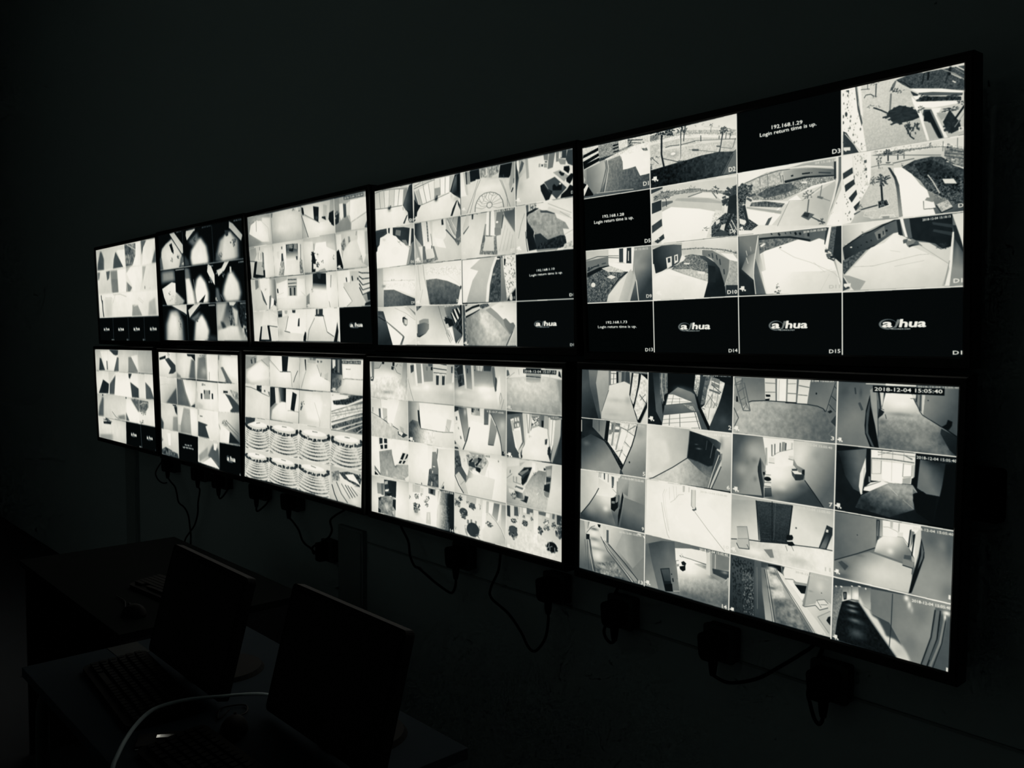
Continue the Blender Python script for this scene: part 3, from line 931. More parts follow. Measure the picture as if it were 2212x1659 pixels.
p 235 1392 506 1411 518 1427 517 1408 505
p 90 1411 521 1427 518 1424 530 1413 532
p 125 1420 530 1441 526 1441 540 1427 543
l 225 3.2 3.2 1427 520 1438 523
l 50 6.5 6.5 1430 543 1443 539 1462 537
p 90 1454 525 1462 531 1462 540 1443 537
p 110 1566 454 1582 455 1600 532 1600 678 1558 676 1570 545
g 150 50 1576 623 1600 547 1573 509 1578 504 1600 568 1600 678 1558 676 1568 597
b 150 1580 571 10.0 52.0 .5
p 45 1567 487 1577 488 1600 562 1598 573 1573 529
p 235 1565 452 1601 451 1600 563 1588 520
p 250 1566 508 1571 508 1566 607 1558 676 1543 676 1555 622
p 190 1555 606 1558 622 1543 676 1535 675 1548 635
l 110 1.5 1.6 1558 596 1543 671
p 170 1206 624 1227 626 1286 648 1266 676 1242 676
p 70 1206 630 1215 645 1230 669 1206 677
p 245 1233 667 1245 677 1227 678
t 235 1474 465 1561 462 7 2018-12-04 15:18:15
t 245 1570 667 1597 666 13 D1
p 245 1208 653 1233 652 1232 663 1218 664 1216 668 1208 661
p 6 794 675 1198 684 1201 899 792 902
p 5 1205 682 1600 682 1600 902 1204 899
L 245 915 806 1075 803 26
t 240 1152 894 1194 892 13 D15
L 248 1332 805 1491 803 25
t 235 1569 893 1597 892 12 D1
c
l 244 4.6 3.5 376 5 373 188 374 290 373 438 373 682 372 900
l 244 4.2 3.5 790 7 788 212 787 446 785 673 785 901
l 246 4.1 3.8 1204 0 1203 440 1201 899
l 246 4.5 3.2 -1 222 370 224 788 220 1204 218 1601 217
l 246 4.5 3.3 0 452 372 455 788 453 1203 452 1601 448
l 246 5.7 4.1 0 684 371 684 786 681 1201 681 1601 679
'''
FEEDS['BR'] = '''
q 70 120 200 60 -1 1 374 -1 376 215 0 217
p 50 -1 1 42 2 38 74 111 212 0 219
g 75 35 8 76 95 182 -1 1 42 2 53 73 116 214 0 219
g 120 70 77 17 54 111 39 2 94 2 84 54 105 167 121 213 101 213 48 74
g 175 140 102 34 144 142 94 2 158 2 159 86 130 165 118 213 84 57
p 120 158 2 170 3 169 61 159 86
p 235 170 3 201 2 202 54 171 60
p 120 170 10 201 10 201 14 170 14
l 110 3.8 2.9 187 9 185 56
l 110 2.9 2.2 170 37 201 34
p 30 201 5 213 5 213 51 203 52
p 160 212 5 231 5 230 47 214 52
p 80 231 4 245 3 246 43 230 47
p 100 245 3 273 2 281 52 246 43
p 70 254 2 275 3 276 24 283 37 274 52 253 42
p 190 275 4 296 5 288 62 279 55
g 225 195 209 66 212 210 161 65 246 44 283 57 278 109 323 213 118 213 120 177 159 86
s 205 2.8 2.1 257 110 280 112 295 168 267 156
b 170 196 127 61.7 10.8 .5
b 160 266 123 18.5 17.8 .5
b 180 163 173 38.5 14.5 .4
b 165 187 189 47.7 7.2 .4
l 70 2.4 1.8 159 86 120 180
p 25 287 5 300 7 293 97 323 212 304 167 275 98
r 225 40 7.3 296 7 325 8 324 60 297 139 280 109
p 25 325 6 337 9 337 25 310 124 325 201 311 167 297 154 320 60
r 235 45 9.6 337 11 373 27 370 110 328 204 302 157 329 60
l 60 3.1 2.5 330 95 371 135
l 90 2.7 2.1 335 119 361 93
p 30 377 113 368 135 325 213 316 198 328 204
p 20 375 117 375 141 337 214 323 213 325 203
p 230 375 148 377 215 341 216
p 15 337 7 374 9 375 33
t 200 226 2 356 2 7 2018-12-04 15:05:31
q 25 20 20 30 376 -1 787 1 786 216 377 215
g 40 90 390 22 461 88 398 1 435 0 439 55 454 170 451 205 419 159
r 110 35 6.9 435 0 474 0 477 80 461 88 453 129 439 89
l 200 3.0 2.4 446 1 445 54 459 115
l 170 2.5 2.0 463 1 467 77
p 15 475 0 611 0 605 70 478 80
g 120 80 532 60 534 165 527 54 593 70 609 79 627 131 676 216 451 214 454 170 478 87
b 150 539 63 32.9 13.4 .5
b 130 585 80 24.2 19.9 .5
g 110 85 512 119 513 166 462 132 606 116 635 144 627 144 459 170
p 240 482 86 507 85 598 110 545 118 470 129
l 110 2.1 1.7 507 85 498 125
l 110 2.1 1.7 537 97 537 120
l 110 1.7 1.4 476 104 549 100
l 110 1.7 1.4 472 118 582 109
p 242 459 172 611 149 619 149 645 214 451 214
l 110 3.4 2.7 489 168 488 212
l 110 3.3 2.7 539 161 542 215
l 110 2.1 1.7 455 191 623 166
l 110 2.1 1.7 453 207 636 183
l 110 4.0 3.3 611 149 637 214
l 110 2.0 1.7 597 213 640 208
r 150 50 5.6 554 121 602 126 615 145 595 143
g 215 120 619 6 621 79 611 1 634 1 632 45 623 89 605 63
n 50 3.3 611 1 634 1 632 45 623 89 605 63
g 60 40 639 12 642 111 635 2 663 1 657 77 643 137 626 95
r 100 40 6.4 661 1 686 4 664 70 658 116 640 117 645 77
p 15 617 86 643 137 683 199 676 213 627 131
r 215 35 8.5 686 5 748 27 744 53 720 119 683 199 642 130 658 116 668 60
p 130 686 5 725 15 724 50 687 39
l 240 5.4 4.5 688 23 740 40
l 60 3.1 2.6 687 36 733 66
p 100 679 53 730 66 726 73 676 59
l 110 2.3 1.9 705 9 682 147
l 110 2.3 1.9 725 18 712 119
l 110 2.3 2.0 672 76 712 119
l 110 2.3 2.0 658 126 692 75
l 90 3.1 2.6 646 130 682 141
l 90 2.3 2.0 675 174 708 106
p 238 658 129 712 126 683 199
l 110 1.9 1.6 681 128 675 174
g 60 25 744 168 767 71 748 30 785 38 786 216 684 222 683 199 720 125
b 85 743 168 18.9 19.3 .7
b 70 709 164 15.3 16.2 .5
t 215 647 5 774 3 8 2018-12-04 15:05:40
t 238 768 205 782 205 16 2
i 380 198 22.0 17.4
q 40 160 150 90 0 219 376 215 372 443 2 449
p 30 0 219 66 219 67 254 107 281 137 304 137 311 1 324
p 225 -1 226 3 226 4 279 0 279
p 18 1 294 17 296 25 299 12 310 1 309
g 60 145 58 296 134 400 1 313 58 285 142 310 236 424 250 444 2 449
b 70 27 314 40.7 18.7 .6
b 55 82 279 49.7 18.5 .6
b 130 33 328 20.3 11.2 .5
g 105 150 77 250 147 288 69 219 148 220 140 303 67 253
l 60 2.5 1.8 106 220 107 270
p 20 148 219 169 219 157 309 137 304
r 230 25 10.1 169 219 323 219 307 280 249 401 157 313
p 110 179 223 227 225 225 263 175 267
p 235 201 240 225 239 222 252 199 252
p 130 165 257 187 255 180 274 163 279
l 150 9.5 7.2 198 222 181 325
l 150 7.5 5.7 232 241 205 341
l 140 6.7 5.1 170 224 269 252 314 227
l 140 4.6 3.6 278 221 269 255 225 371
l 130 3.7 2.9 269 255 309 273
l 130 3.7 2.9 252 300 289 325
l 130 3.3 2.5 224 317 243 344
l 130 3.3 2.5 206 348 243 337
l 110 2.8 2.2 234 345 272 370
p 242 237 255 269 259 238 337 214 318
p 242 276 262 304 274 285 322 259 301
p 242 247 311 282 327 262 363 243 339
p 242 241 348 262 367 249 397 227 374
r 40 30 6.4 135 306 157 309 225 375 249 404 236 424 177 340
l 20 3.9 2.9 135 304 177 344 238 424
g 185 125 298 310 346 411 326 219 376 215 372 443 250 442 238 420 294 314 315 258
l 25 5.4 4.2 321 222 311 266 294 314 238 424
b 120 333 256 27.0 21.1 .3
e 25 282 386 3.7 4.3 
p 60 231 425 238 424 250 443 229 443
t 200 231 220 361 233 9 2018-12-04 15:05:40
t 235 355 434 368 433 16 5
q 215 200 170 225 377 216 786 216 789 441 374 444
g 240 170 389 336 586 281 377 216 589 219 586 281 579 335 510 377 409 436 374 443
s 225 6.6 5.2 378 267 474 275 497 358 391 423
g 215 120 519 390 680 354 579 335 755 297 682 449 374 444 409 436 510 379
g 45 110 677 272 665 389 579 334 678 305 717 317 696 401 661 389 621 364
n 10 11.1 579 335 755 297 682 449 374 444 409 436 510 379
s 30 1.8 1.5 589 224 645 232 738 253 717 288 703 351 680 357 632 343 579 334 586 268
g 30 60 638 276 716 255 597 230 661 234 739 255 732 286 716 281 677 249
l 35 4.0 3.2 374 446 409 436 510 380 583 333
g 215 150 734 234 775 359 637 215 786 216 789 441 697 444 741 347 746 265 715 249 589 224
b 120 738 259 11.4 25.8 .6
p 60 717 288 734 296 736 315 696 401 682 444 696 398 699 361
l 200 3.8 3.2 730 306 700 384 682 443
l 40 3.0 2.6 735 325 704 394 686 444
l 200 4.5 3.9 739 337 712 393 692 444
l 50 3.8 3.2 740 350 719 398 697 444
l 110 2.3 2.0 701 266 689 323
l 90 1.9 1.6 673 256 668 293
b 110 634 291 11.9 3.3 .8
b 90 622 275 8.0 2.0 .9
b 30 629 240 11.9 2.6 .6
t 235 647 235 775 233 7 2018-12-04 15:05:39
t 238 767 434 781 434 14 6
i 381 430 19.9 15.8
q 170 140 70 110 0 449 372 442 374 676 0 677
g 190 225 6 500 111 486 0 449 111 451 110 516 90 552 3 650
g 215 235 111 486 162 553 111 477 195 505 219 527 181 561 182 609 153 617 63 586 110 516
p 235 108 452 236 448 218 480 219 530 190 505 111 477
l 90 2.5 1.8 112 449 111 472
l 90 2.5 1.8 121 448 120 472
p 60 138 450 145 450 145 478 139 477
l 90 3.4 2.6 164 452 164 487
p 90 184 459 198 460 197 499 185 499
l 50 2.9 2.2 185 458 187 498
p 60 185 499 194 499 195 507 185 510
l 110 2.4 1.8 190 513 219 532
g 200 60 88 545 55 667 3 650 88 553 181 551 182 602 212 670 227 673 0 677
b 235 161 553 58.1 47.7 .7
b 242 153 604 17.0 12.9 .8
b 60 39 661 61.0 11.3 .5
b 200 63 612 30.2 30.0 .4
b 70 187 630 28.8 22.0 .5
l 40 4.6 3.4 3 650 54 599 94 546 110 520
l 150 9.5 7.2 218 476 217 538
p 20 181 554 200 548 221 537 223 588 202 610 182 602
p 130 186 566 205 565 203 575 185 576
p 130 210 537 221 536 222 563 208 572
p 90 221 534 231 536 230 587 222 581
g 170 120 255 468 341 598 222 461 372 442 374 676 236 673 248 577 233 536
g 165 95 237 506 275 537 222 461 283 460 275 533 245 520 228 533 218 509
b 190 298 526 22.9 64.3 .35
b 75 262 582 18.6 21.6 .4
g 120 70 327 601 306 676 257 540 375 558 374 676 236 673
p 25 246 518 253 540 240 607 224 674 223 625 232 579
l 110 2.3 1.8 240 542 232 594
t 215 238 461 361 462 9 2018-12-04 15:05:40
t 235 355 665 367 665 14 9
q 246 247 249 246 376 445 789 449 791 682 375 677
l 200 2.1 1.7 472 474 462 496 470 550 495 643
l 190 2.6 2.1 456 531 471 598 489 658 500 673
l 215 1.7 1.4 483 472 471 495 481 559 500 649
l 205 1.7 1.4 514 456 522 511
l 205 1.7 1.4 529 456 532 500
l 205 1.7 1.4 495 464 497 515
l 190 2.1 1.7 501 525 522 511 542 488 567 483
p 195 561 448 572 448 571 472 562 475
p 200 590 451 594 450 594 470 590 471
p 215 605 459 623 458 625 530 617 534 604 521
l 130 2.8 2.3 605 459 605 523 613 532
l 150 2.0 1.7 623 458 624 528
p 90 609 536 621 534 627 524 630 536 617 543 610 540
l 150 2.0 1.7 621 544 686 606 765 676
t 215 646 463 770 464 7 2018-12-04 15:05:40
t 225 759 666 783 664 12 10
q 150 150 120 110 0 677 374 677 374 897 0 897
g 165 90 15 726 39 874 0 677 40 677 33 735 57 757 85 897 0 897
b 235 37 707 5.1 26.4 .8
p 200 25 677 48 677 46 732 36 734
g 230 120 81 685 134 892 60 677 130 677 116 690 136 742 225 818 311 894 95 897 62 756 41 733
b 60 85 706 25.0 6.7 .8
b 240 81 726 30.1 15.0 .8
b 90 86 751 30.0 9.0 .6
b 235 92 773 29.9 15.0 .8
b 110 107 792 49.6 7.5 .7
b 248 118 820 49.4 29.8 .9
b 95 109 859 29.8 11.2 .7
b 100 177 823 48.3 22.1 .7
r 130 55 10.5 104 853 206 825 245 861 264 894 95 900
b 215 133 862 44.3 8.9 .4
b 55 104 883 29.8 15.0 .5
b 50 245 897 32.9 14.6 .6
p 25 38 736 59 734 59 757 39 760
p 20 105 681 123 680 126 694 111 693
l 90 3.1 2.3 41 730 71 698 91 691
l 50 4.0 3.0 57 757 68 815 90 894
l 200 3.0 2.3 53 761 63 816 85 895
l 60 2.5 1.9 47 763 51 834 57 893
l 40 3.0 2.3 62 756 75 818 98 896
l 90 2.6 1.9 31 762 44 873
g 215 130 179 698 309 783 125 679 374 677 374 897 343 880 176 757 139 742 116 709
g 170 140 260 702 307 694 260 680 374 677 374 770 310 837 214 765
l 90 12.6 9.6 165 697 166 756
p 205 138 683 155 684 156 735 139 738
p 150 136 742 166 752 263 836 343 880 320 892 225 822
l 220 4.0 3.0 116 705 136 739 225 822 311 894
l 50 2.9 2.2 139 749 244 836 320 896
l 40 3.9 2.9 171 758 263 821 343 884
l 50 3.0 2.2 126 733 167 789 306 899
p 245 359 686 374 689 375 703
e 240 342 684 10.8 2.8 
t 215 232 697 356 693 8 2018-12-04 15:05:40
t 240 343 894 367 894 14 13
q 110 160 140 110 376 678 790 682 788 900 377 896
g 130 105 397 695 649 683 376 678 790 682 788 692 531 707 393 714 380 734
g 100 160 385 768 445 890 380 720 388 711 410 784 448 894 377 896
g 75 125 398 730 530 860 391 714 462 690 526 682 534 756 552 880 489 894 448 894 410 784
b 130 497 728 25.4 68.9 .3
p 35 456 807 503 795 520 888 484 895
g 40 75 480 889 478 819 461 809 501 799 513 847 479 854
p 15 479 868 518 856 523 888 487 895
p 25 512 816 517 815 517 820 512 821
p 20 518 835 523 832 526 847 521 849
p 240 529 708 609 695 681 694 686 742 618 739 544 754 534 760
g 248 120 590 762 634 888 536 756 610 738 682 747 699 783 791 819 788 900 556 892 546 822
n 12 11.4 538 824 791 786 788 900 556 892
b 250 610 777 52.5 30.3 .8
b 75 633 887 64.1 16.8 .5
b 60 770 875 30.2 19.6 .5
b 70 572 881 24.7 13.6 .5
p 190 622 752 682 743 682 766
b 90 674 754 11.8 5.3 .5
l 80 2.5 2.0 565 736 610 738 682 745
j 30 561 731 9.1 8.8 12
p 25 561 759 573 752 586 759 582 770 566 770
p 18 553 778 582 769 583 787 570 795 556 789
p 150 534 773 551 768 551 778 537 783
l 60 2.1 1.7 534 759 549 755
p 215 683 695 704 694 708 778 699 784 681 782
p 165 698 695 708 695 709 779 701 783
p 130 708 695 732 695 731 755 709 752
l 230 2.3 2.0 723 695 723 755
p 125 732 695 788 696 786 745 731 755
p 60 710 754 786 751 786 784 772 784 714 773
b 170 767 758 15.1 5.9 .7
p 170 779 777 786 774 787 810 778 807
l 200 2.3 2.0 768 793 783 777
b 90 710 790 15.5 6.6 .6
l 230 2.1 1.7 525 886 556 879
t 235 648 694 780 693 9 2018-12-04 15:05:40
t 240 758 898 780 898 14 14
i 378 886 20.1 15.9
q 150 110 100 120 787 0 1203 0 1203 216 788 216
g 140 105 868 86 866 8 824 1 919 2 926 84 854 93 796 99 790 90
p 165 790 90 814 101 869 126 805 172 792 144
g 175 105 869 117 1155 185 792 144 854 93 924 85 1056 88 1152 98 1202 181 1203 216 788 216
n 13 13.4 792 144 854 93 924 85 1056 88 1152 98 1202 181 1203 216 788 216
b 90 1121 146 50.5 35.3 .5
b 75 1170 183 30.9 17.5 .5
b 205 989 99 47.1 12.1 .4
b 190 816 171 21.9 31.7 .5
g 95 130 1102 12 1182 81 1102 0 1192 2 1171 105 1152 98 1091 87
p 215 919 2 967 2 969 83 924 84
p 240 970 2 1009 1 1008 83 972 83
p 225 1012 1 1050 1 1049 82 1013 82
p 220 1053 1 1102 1 1091 85 1052 86
p 110 963 2 970 2 972 84 966 83
p 120 1008 2 1014 1 1013 83 1008 83
p 100 1049 1 1057 1 1052 85 1047 84
l 120 3.1 2.8 922 19 964 19
l 110 2.8 2.5 923 53 965 51
l 150 1.7 1.5 979 6 979 79
l 110 3.3 3.0 1014 52 1048 52
l 130 2.3 2.1 1013 18 1047 16
l 110 3.6 3.3 1057 22 1098 27
l 110 3.3 3.0 1055 55 1092 56
l 20 3.2 2.8 855 94 868 89 926 84
l 30 3.1 2.8 926 84 1006 84 1056 87 1091 87 1130 91 1152 98 1161 109
l 20 4.7 4.2 1006 86 1049 85
p 20 925 61 944 61 945 69 927 70
p 20 924 78 943 75 940 82 924 84
p 215 926 70 945 69 943 73 926 74
l 85 3.7 3.2 790 3 806 58 832 127
l 85 3.7 3.2 791 33 834 23 862 126
l 85 3.6 3.2 832 127 862 126
l 95 2.5 2.2 823 24 848 118
l 85 2.9 2.5 794 28 825 12
l 85 2.9 2.5 806 59 835 40
l 85 2.5 2.2 821 88 843 75
l 85 2.5 2.2 833 122 847 99
l 85 2.5 2.2 847 101 858 124
l 85 2.9 2.5 790 4 823 3
l 85 2.9 2.5 823 3 825 22
p 20 800 75 806 75 809 95 800 96
l 90 4.4 3.8 791 119 812 156 795 189
e 20 1125 47 2.8 3.5 
l 45 2.1 2.0 1195 5 1178 58 1163 108
l 45 2.1 2.0 1181 52 1200 68
l 45 2.1 2.0 1191 18 1199 26
l 45 2.2 2.0 1173 82 1198 106
l 110 3.7 3.5 1163 111 1181 142 1197 161 1175 186 1192 195
l 100 2.7 2.6 1198 94 1179 139
p 30 1168 108 1180 101 1187 107 1177 113
p 55 1181 142 1200 117 1201 158
t 205 1063 8 1189 4 7 2018-12-04 15:05:39
t 240 1184 205 1196 205 13 3
i 791 203 18.5 15.9
q 90 180 60 70 791 219 1202 218 1204 446 791 446
g 80 150 801 281 893 334 791 219 932 221 931 329 909 294 900 333 920 437 791 446
b 215 880 272 42.6 40.7 .5
b 80 803 229 22.0 15.9 .5
b 120 830 271 7.3 19.0 .5
b 110 853 322 10.8 9.5 .5
b 190 832 350 29.1 25.4 .5
b 80 811 407 29.4 38.3 .4
b 90 890 378 8.5 10.6 .5
b 90 885 309 14.2 12.5 .4
p 246 918 219 1043 219 1045 273 1043 316 1034 347 967 356 932 342 934 298
p 165 929 258 937 256 940 321 935 323
p 130 953 243 959 243 960 286 955 286
p 90 966 240 970 239 971 280 967 281
p 60 988 234 992 234 992 266 988 267
p 60 1010 232 1015 232 1014 260 1010 261
p 150 997 230 1009 229 1010 259 995 264
p 190 1034 229 1040 229 1039 251 1034 252
l 130 1.7 1.5 960 286 978 272 991 266 1041 251
p 225 944 292 968 291 969 309 945 309
l 110 2.8 2.5 945 311 969 311
p 220 1025 277 1043 277 1044 289 1026 288
l 120 2.7 2.4 1024 289 1044 291
g 240 60 980 339 1050 436 935 341 966 325 1046 310 1093 358 1166 446 924 446 927 405
b 248 987 350 64.3 39.8 .9
b 225 998 391 23.6 15.3 .6
b 90 982 421 54.3 12.3 .4
b 45 955 434 17.2 9.3 .5
b 60 1080 380 19.4 15.0 .5
g 215 95 1062 284 1191 357 1043 221 1202 219 1204 446 1167 446 1090 355 1089 320 1059 308 1045 286
b 240 1070 252 29.2 38.9 .7
b 235 1061 283 16.3 24.0 .6
b 130 1134 263 18.9 17.7 .3
l 25 2.9 2.7 1090 358 1126 398 1166 446
p 55 909 296 914 316 916 347 926 398 929 442 923 446 900 349 900 330
l 25 2.1 1.9 901 330 904 364 924 439
p 230 1037 329 1056 320 1063 332 1079 333 1076 339 1047 346
p 50 1039 341 1088 338 1085 356 1071 361 1054 363
l 60 2.6 2.4 1060 320 1040 329
p 70 1038 323 1060 320 1060 328 1040 330
p 30 1079 322 1089 320 1089 340 1078 336
p 70 1037 329 1052 342 1053 360 1041 347
p 30 921 349 930 347 932 360 925 361
p 225 930 357 951 355 958 397 930 401
e 25 942 372 14.5 8.0 
l 60 2.1 1.9 928 386 957 384
l 50 2.1 1.9 928 400 956 399
l 80 1.7 1.5 932 357 955 356
g 90 50 941 406 941 437 930 406 958 402 962 434 931 441
t 220 1063 232 1190 236 8 2018-12-04 15:05:40
t 242 1184 438 1197 436 14 7
i 794 435 19.3 16.7
q 180 195 170 225 789 448 1204 449 1206 679 789 678
g 175 225 807 486 865 604 788 470 895 459 909 607 879 611 792 621
g 225 190 1118 544 1163 462 1047 454 1204 450 1203 591 1071 596 1034 589
b 205 1149 517 31.4 23.7 .5
p 60 895 459 1047 454 1031 599 918 609
g 45 60 952 573 950 480 902 462 1041 457 1026 597 920 606
l 25 3.5 3.1 896 458 913 605
l 25 2.7 2.5 963 453 967 602
l 25 4.6 4.2 1045 456 1030 596
l 90 1.7 1.5 977 457 974 594
l 80 1.4 1.2 924 575 956 572
l 80 1.4 1.3 922 597 956 594
l 80 1.4 1.2 987 592 1018 589
n 9 3.0 902 462 1041 457 1026 597 920 606
g 205 235 829 643 1090 685 791 621 883 612 1068 597 1203 591 1206 679 789 678
n 8 12.5 791 634 883 612 1068 597 1203 591 1206 679 789 678
b 250 894 652 49.7 15.8 .8
b 246 1168 629 34.3 29.5 .8
b 150 957 646 17.2 15.5 .4
b 170 1079 653 39.0 18.1 .5
b 245 1071 618 52.2 9.1 .5
p 130 933 636 968 629 977 659 962 662
l 90 1.7 1.5 1022 605 1030 624
l 90 1.7 1.5 1045 601 1055 619
l 35 3.3 2.9 792 622 818 618
l 30 3.6 3.2 869 612 918 609
l 25 3.5 3.1 918 610 1028 597
l 30 3.0 2.7 1055 597 1151 590 1202 590
p 190 816 571 831 566 860 563 870 604 875 647 826 652 817 632 821 612
g 175 215 827 573 848 643 816 571 860 563 869 604 825 613
l 90 1.8 1.6 816 571 860 563 869 607 873 644
l 120 1.8 1.6 821 616 867 608
l 40 2.9 2.6 816 633 828 651 873 647
l 60 2.2 1.9 862 631 872 646
p 20 1025 566 1047 562 1052 571 1049 580 1028 586 1024 576
p 215 1028 585 1049 582 1049 586 1028 590
p 20 1026 591 1049 586 1060 598 1045 603 1033 603
e 90 1062 534 3.6 3.3 
p 45 1178 504 1200 510 1200 535 1180 589 1150 591 1169 535
g 110 40 1167 571 1187 532 1181 533 1196 524 1176 587 1155 589
p 220 1177 519 1185 520 1184 529 1175 529
t 215 1064 462 1190 463 9 2018-12-04 15:05:40
t 195 1176 666 1197 665 13 11
i 792 666 17.1 14.8
q 60 200 225 60 790 681 1205 679 1206 896 790 898
g 70 45 869 747 836 883 790 681 896 686 905 905 803 898 790 898
h 30 240 4.5 3.9 797 685 892 698 898 894 810 893
h 120 140 3.3 2.9 842 721 894 742 898 894 855 892
g 90 60 904 740 926 893 896 688 924 687 931 797 951 900 902 902
l 130 1.8 1.6 907 707 913 865
g 110 170 932 734 968 883 926 707 939 707 959 816 986 900 948 900 934 796
p 70 924 685 956 685 956 702 925 705
p 15 954 687 1004 684 1008 715 987 697 954 698
l 35 2.1 1.9 939 710 951 755 979 899
l 200 3.1 2.8 943 709 958 778 982 898
l 40 2.4 2.2 946 709 963 777 989 899
g 180 110 991 706 1030 898 946 709 987 700 1005 737 1071 814 1142 900 993 900 965 777
r 170 45 13.8 949 708 984 701 1012 748 1027 794 973 813
r 110 40 13.7 980 811 1047 795 1129 900 996 897
b 240 969 699 17.2 6.2 .9
b 245 988 746 27.2 15.5 .7
b 240 999 787 30.5 15.4 .7
b 60 971 772 20.6 5.6 .6
b 60 977 717 17.1 5.0 .6
b 50 1000 824 23.7 12.4 .6
b 90 994 854 20.4 18.6 .4
b 190 1041 833 19.9 18.4 .4
b 190 1062 871 26.3 9.1 .5
b 50 1012 883 27.0 12.3 .4
p 240 1012 683 1118 682 1112 753 1093 793 1053 751 1022 730
p 225 987 700 1011 711 1053 751 1104 806 1159 850 1201 890 1158 898 1071 814
l 80 2.0 1.9 987 700 1008 733 1078 812 1148 899
l 90 2.0 1.9 980 702 998 729 1071 814 1142 900
l 50 2.7 2.5 1004 683 1011 711
p 60 1010 685 1021 684 1014 707
g 215 200 1126 798 1174 816 1104 806 1157 787 1203 803 1206 896 1192 892 1153 851
p 190 1154 835 1199 804 1204 883 1197 885
l 110 1.6 1.5 1154 835 1200 804
l 110 1.6 1.5 1154 835 1198 882
l 80 2.3 2.1 1023 727 1055 723 1069 732
p 150 1055 729 1111 726 1108 736 1062 738
p 22 1062 739 1110 735 1104 764 1089 766
p 135 1118 685 1126 686 1104 809 1095 807
g 190 170 1155 716 1141 779 1122 684 1205 679 1203 777 1176 768 1145 787 1104 809
b 225 1158 724 15.7 17.8 .6
e 60 1166 747 1.9 1.8 
b 130 1124 749 9.6 3.0 .6
l 60 2.6 2.4 1095 808 1104 811 1145 796
p 225 1148 778 1176 768 1193 785 1186 795 1161 807 1145 793
l 60 2.5 2.4 1145 796 1161 809 1192 794
l 60 1.6 1.5 1149 777 1167 800 1164 789 1189 784
l 60 1.6 1.5 1149 777 1177 768 1192 779
p 25 1202 821 1193 826 1187 840 1202 854
t 200 1064 696 1190 698 7 2018-12-04 15:05:40
t 205 1175 900 1197 899 13 15
i 793 900 17.2 14.9
q 110 90 45 110 1204 1 1600 0 1601 218 1205 217
g 90 115 1214 7 1291 102 1204 1 1333 1 1349 129 1349 213 1323 215 1205 217
b 70 1226 35 18.0 22.9 .5
b 135 1264 112 41.2 45.4 .5
l 60 4.7 4.5 1265 19 1268 41
l 75 8.7 8.5 1281 69 1293 94
b 70 1285 34 5.8 16.9 .6
b 150 1323 57 17.1 16.8 .6
p 150 1317 25 1337 7 1346 123 1348 179 1335 141
l 60 1.7 1.7 1344 57 1349 179
p 20 1344 29 1350 28 1356 84 1353 88
p 210 1350 28 1364 28 1361 67 1359 81
p 30 1364 28 1370 27 1369 55 1366 58
l 80 1.4 1.4 1356 81 1372 52 1388 33
p 246 1370 32 1455 31 1461 47 1476 81 1417 96 1367 91 1361 78
g 240 110 1415 41 1419 161 1372 49 1388 31 1458 34 1464 57 1484 83 1524 115 1599 156 1601 218 1352 215 1349 123 1359 83
b 248 1416 60 43.5 24.5 .9
b 105 1417 98 43.5 6.6 .5
b 150 1445 142 42.9 16.3 .6
n 12 10.1 1349 123 1484 83 1599 156 1601 218 1352 215
b 175 1486 176 36.7 24.2 .5
b 45 1363 127 14.0 11.1 .5
b 60 1382 198 27.7 11.1 .4
b 30 1576 163 30.0 26.2 .6
b 30 1592 206 19.8 15.7 .7
b 55 1488 214 31.5 5.4 .3
g 50 25 1551 150 1593 198 1550 134 1599 156 1601 218 1578 200 1548 150
l 130 1.3 1.4 1461 180 1475 203
p 30 1346 118 1349 84 1368 94 1362 105
l 30 1.4 1.4 1356 84 1367 88
l 40 1.9 1.9 1371 102 1375 117
p 215 1458 31 1471 32 1472 43 1456 44
l 30 1.6 1.6 1451 45 1461 45 1470 60 1481 83
p 45 1469 32 1473 32 1472 57 1468 54
p 130 1473 32 1485 31 1484 80 1475 62
l 40 2.6 2.7 1483 32 1482 83
p 205 1487 31 1498 31 1493 93 1488 85
g 130 75 1509 47 1586 81 1498 30 1557 29 1557 2 1600 1 1601 156 1550 126 1493 96
l 35 2.4 2.4 1481 83 1491 96 1550 129
e 20 1507 48 2.1 1.6 
p 12 1569 105 1583 110 1582 123 1573 137 1550 130 1565 119
l 15 3.0 3.2 1552 128 1599 156
p 14 1317 41 1322 80 1338 141 1353 215 1323 215 1305 172 1302 144 1305 93
p 75 1317 55 1319 86 1314 143 1316 171 1338 214 1329 212 1307 169 1307 104
p 14 1319 75 1338 146 1352 212 1338 214 1316 168 1315 131
l 225 2.9 2.8 1302 4 1468 3
p 235 1369 0 1468 2 1468 6 1369 7
p 8 1326 9 1556 8 1556 30 1327 31
t 235 1332 26 1550 23 12 2018-12-04 15:05:40
t 190 1473 8 1600 6 5 2018-12-04 15:05:40
i 1207 206 13.9 13.3
q 30 20 10 25 1205 219 1601 220 1601 443 1204 445
p 18 1205 221 1309 222 1292 230 1209 243
l 75 1.8 1.7 1209 242 1312 222
g 40 100 1223 295 1291 272 1211 242 1312 223 1310 256 1294 372 1270 364 1239 322 1219 260
b 110 1287 275 17.5 39.7 .6
b 90 1275 339 11.8 17.1 .5
b 20 1220 309 18.1 72.2 .6
p 235 1310 252 1312 298 1304 339 1301 376 1294 375 1289 352 1292 309
l 130 1.4 1.4 1306 288 1305 350
p 20 1312 223 1324 223 1327 319 1329 333 1322 334 1316 306
p 120 1321 314 1327 315 1329 333 1322 334
p 232 1327 223 1475 221 1474 254 1468 323 1436 324 1330 327
p 248 1349 224 1363 224 1364 250 1330 254 1331 226
l 120 2.3 2.2 1350 229 1473 232
l 130 1.7 1.7 1366 223 1350 240 1400 221
l 140 1.6 1.7 1400 220 1400 249
l 150 1.7 1.7 1363 224 1364 253
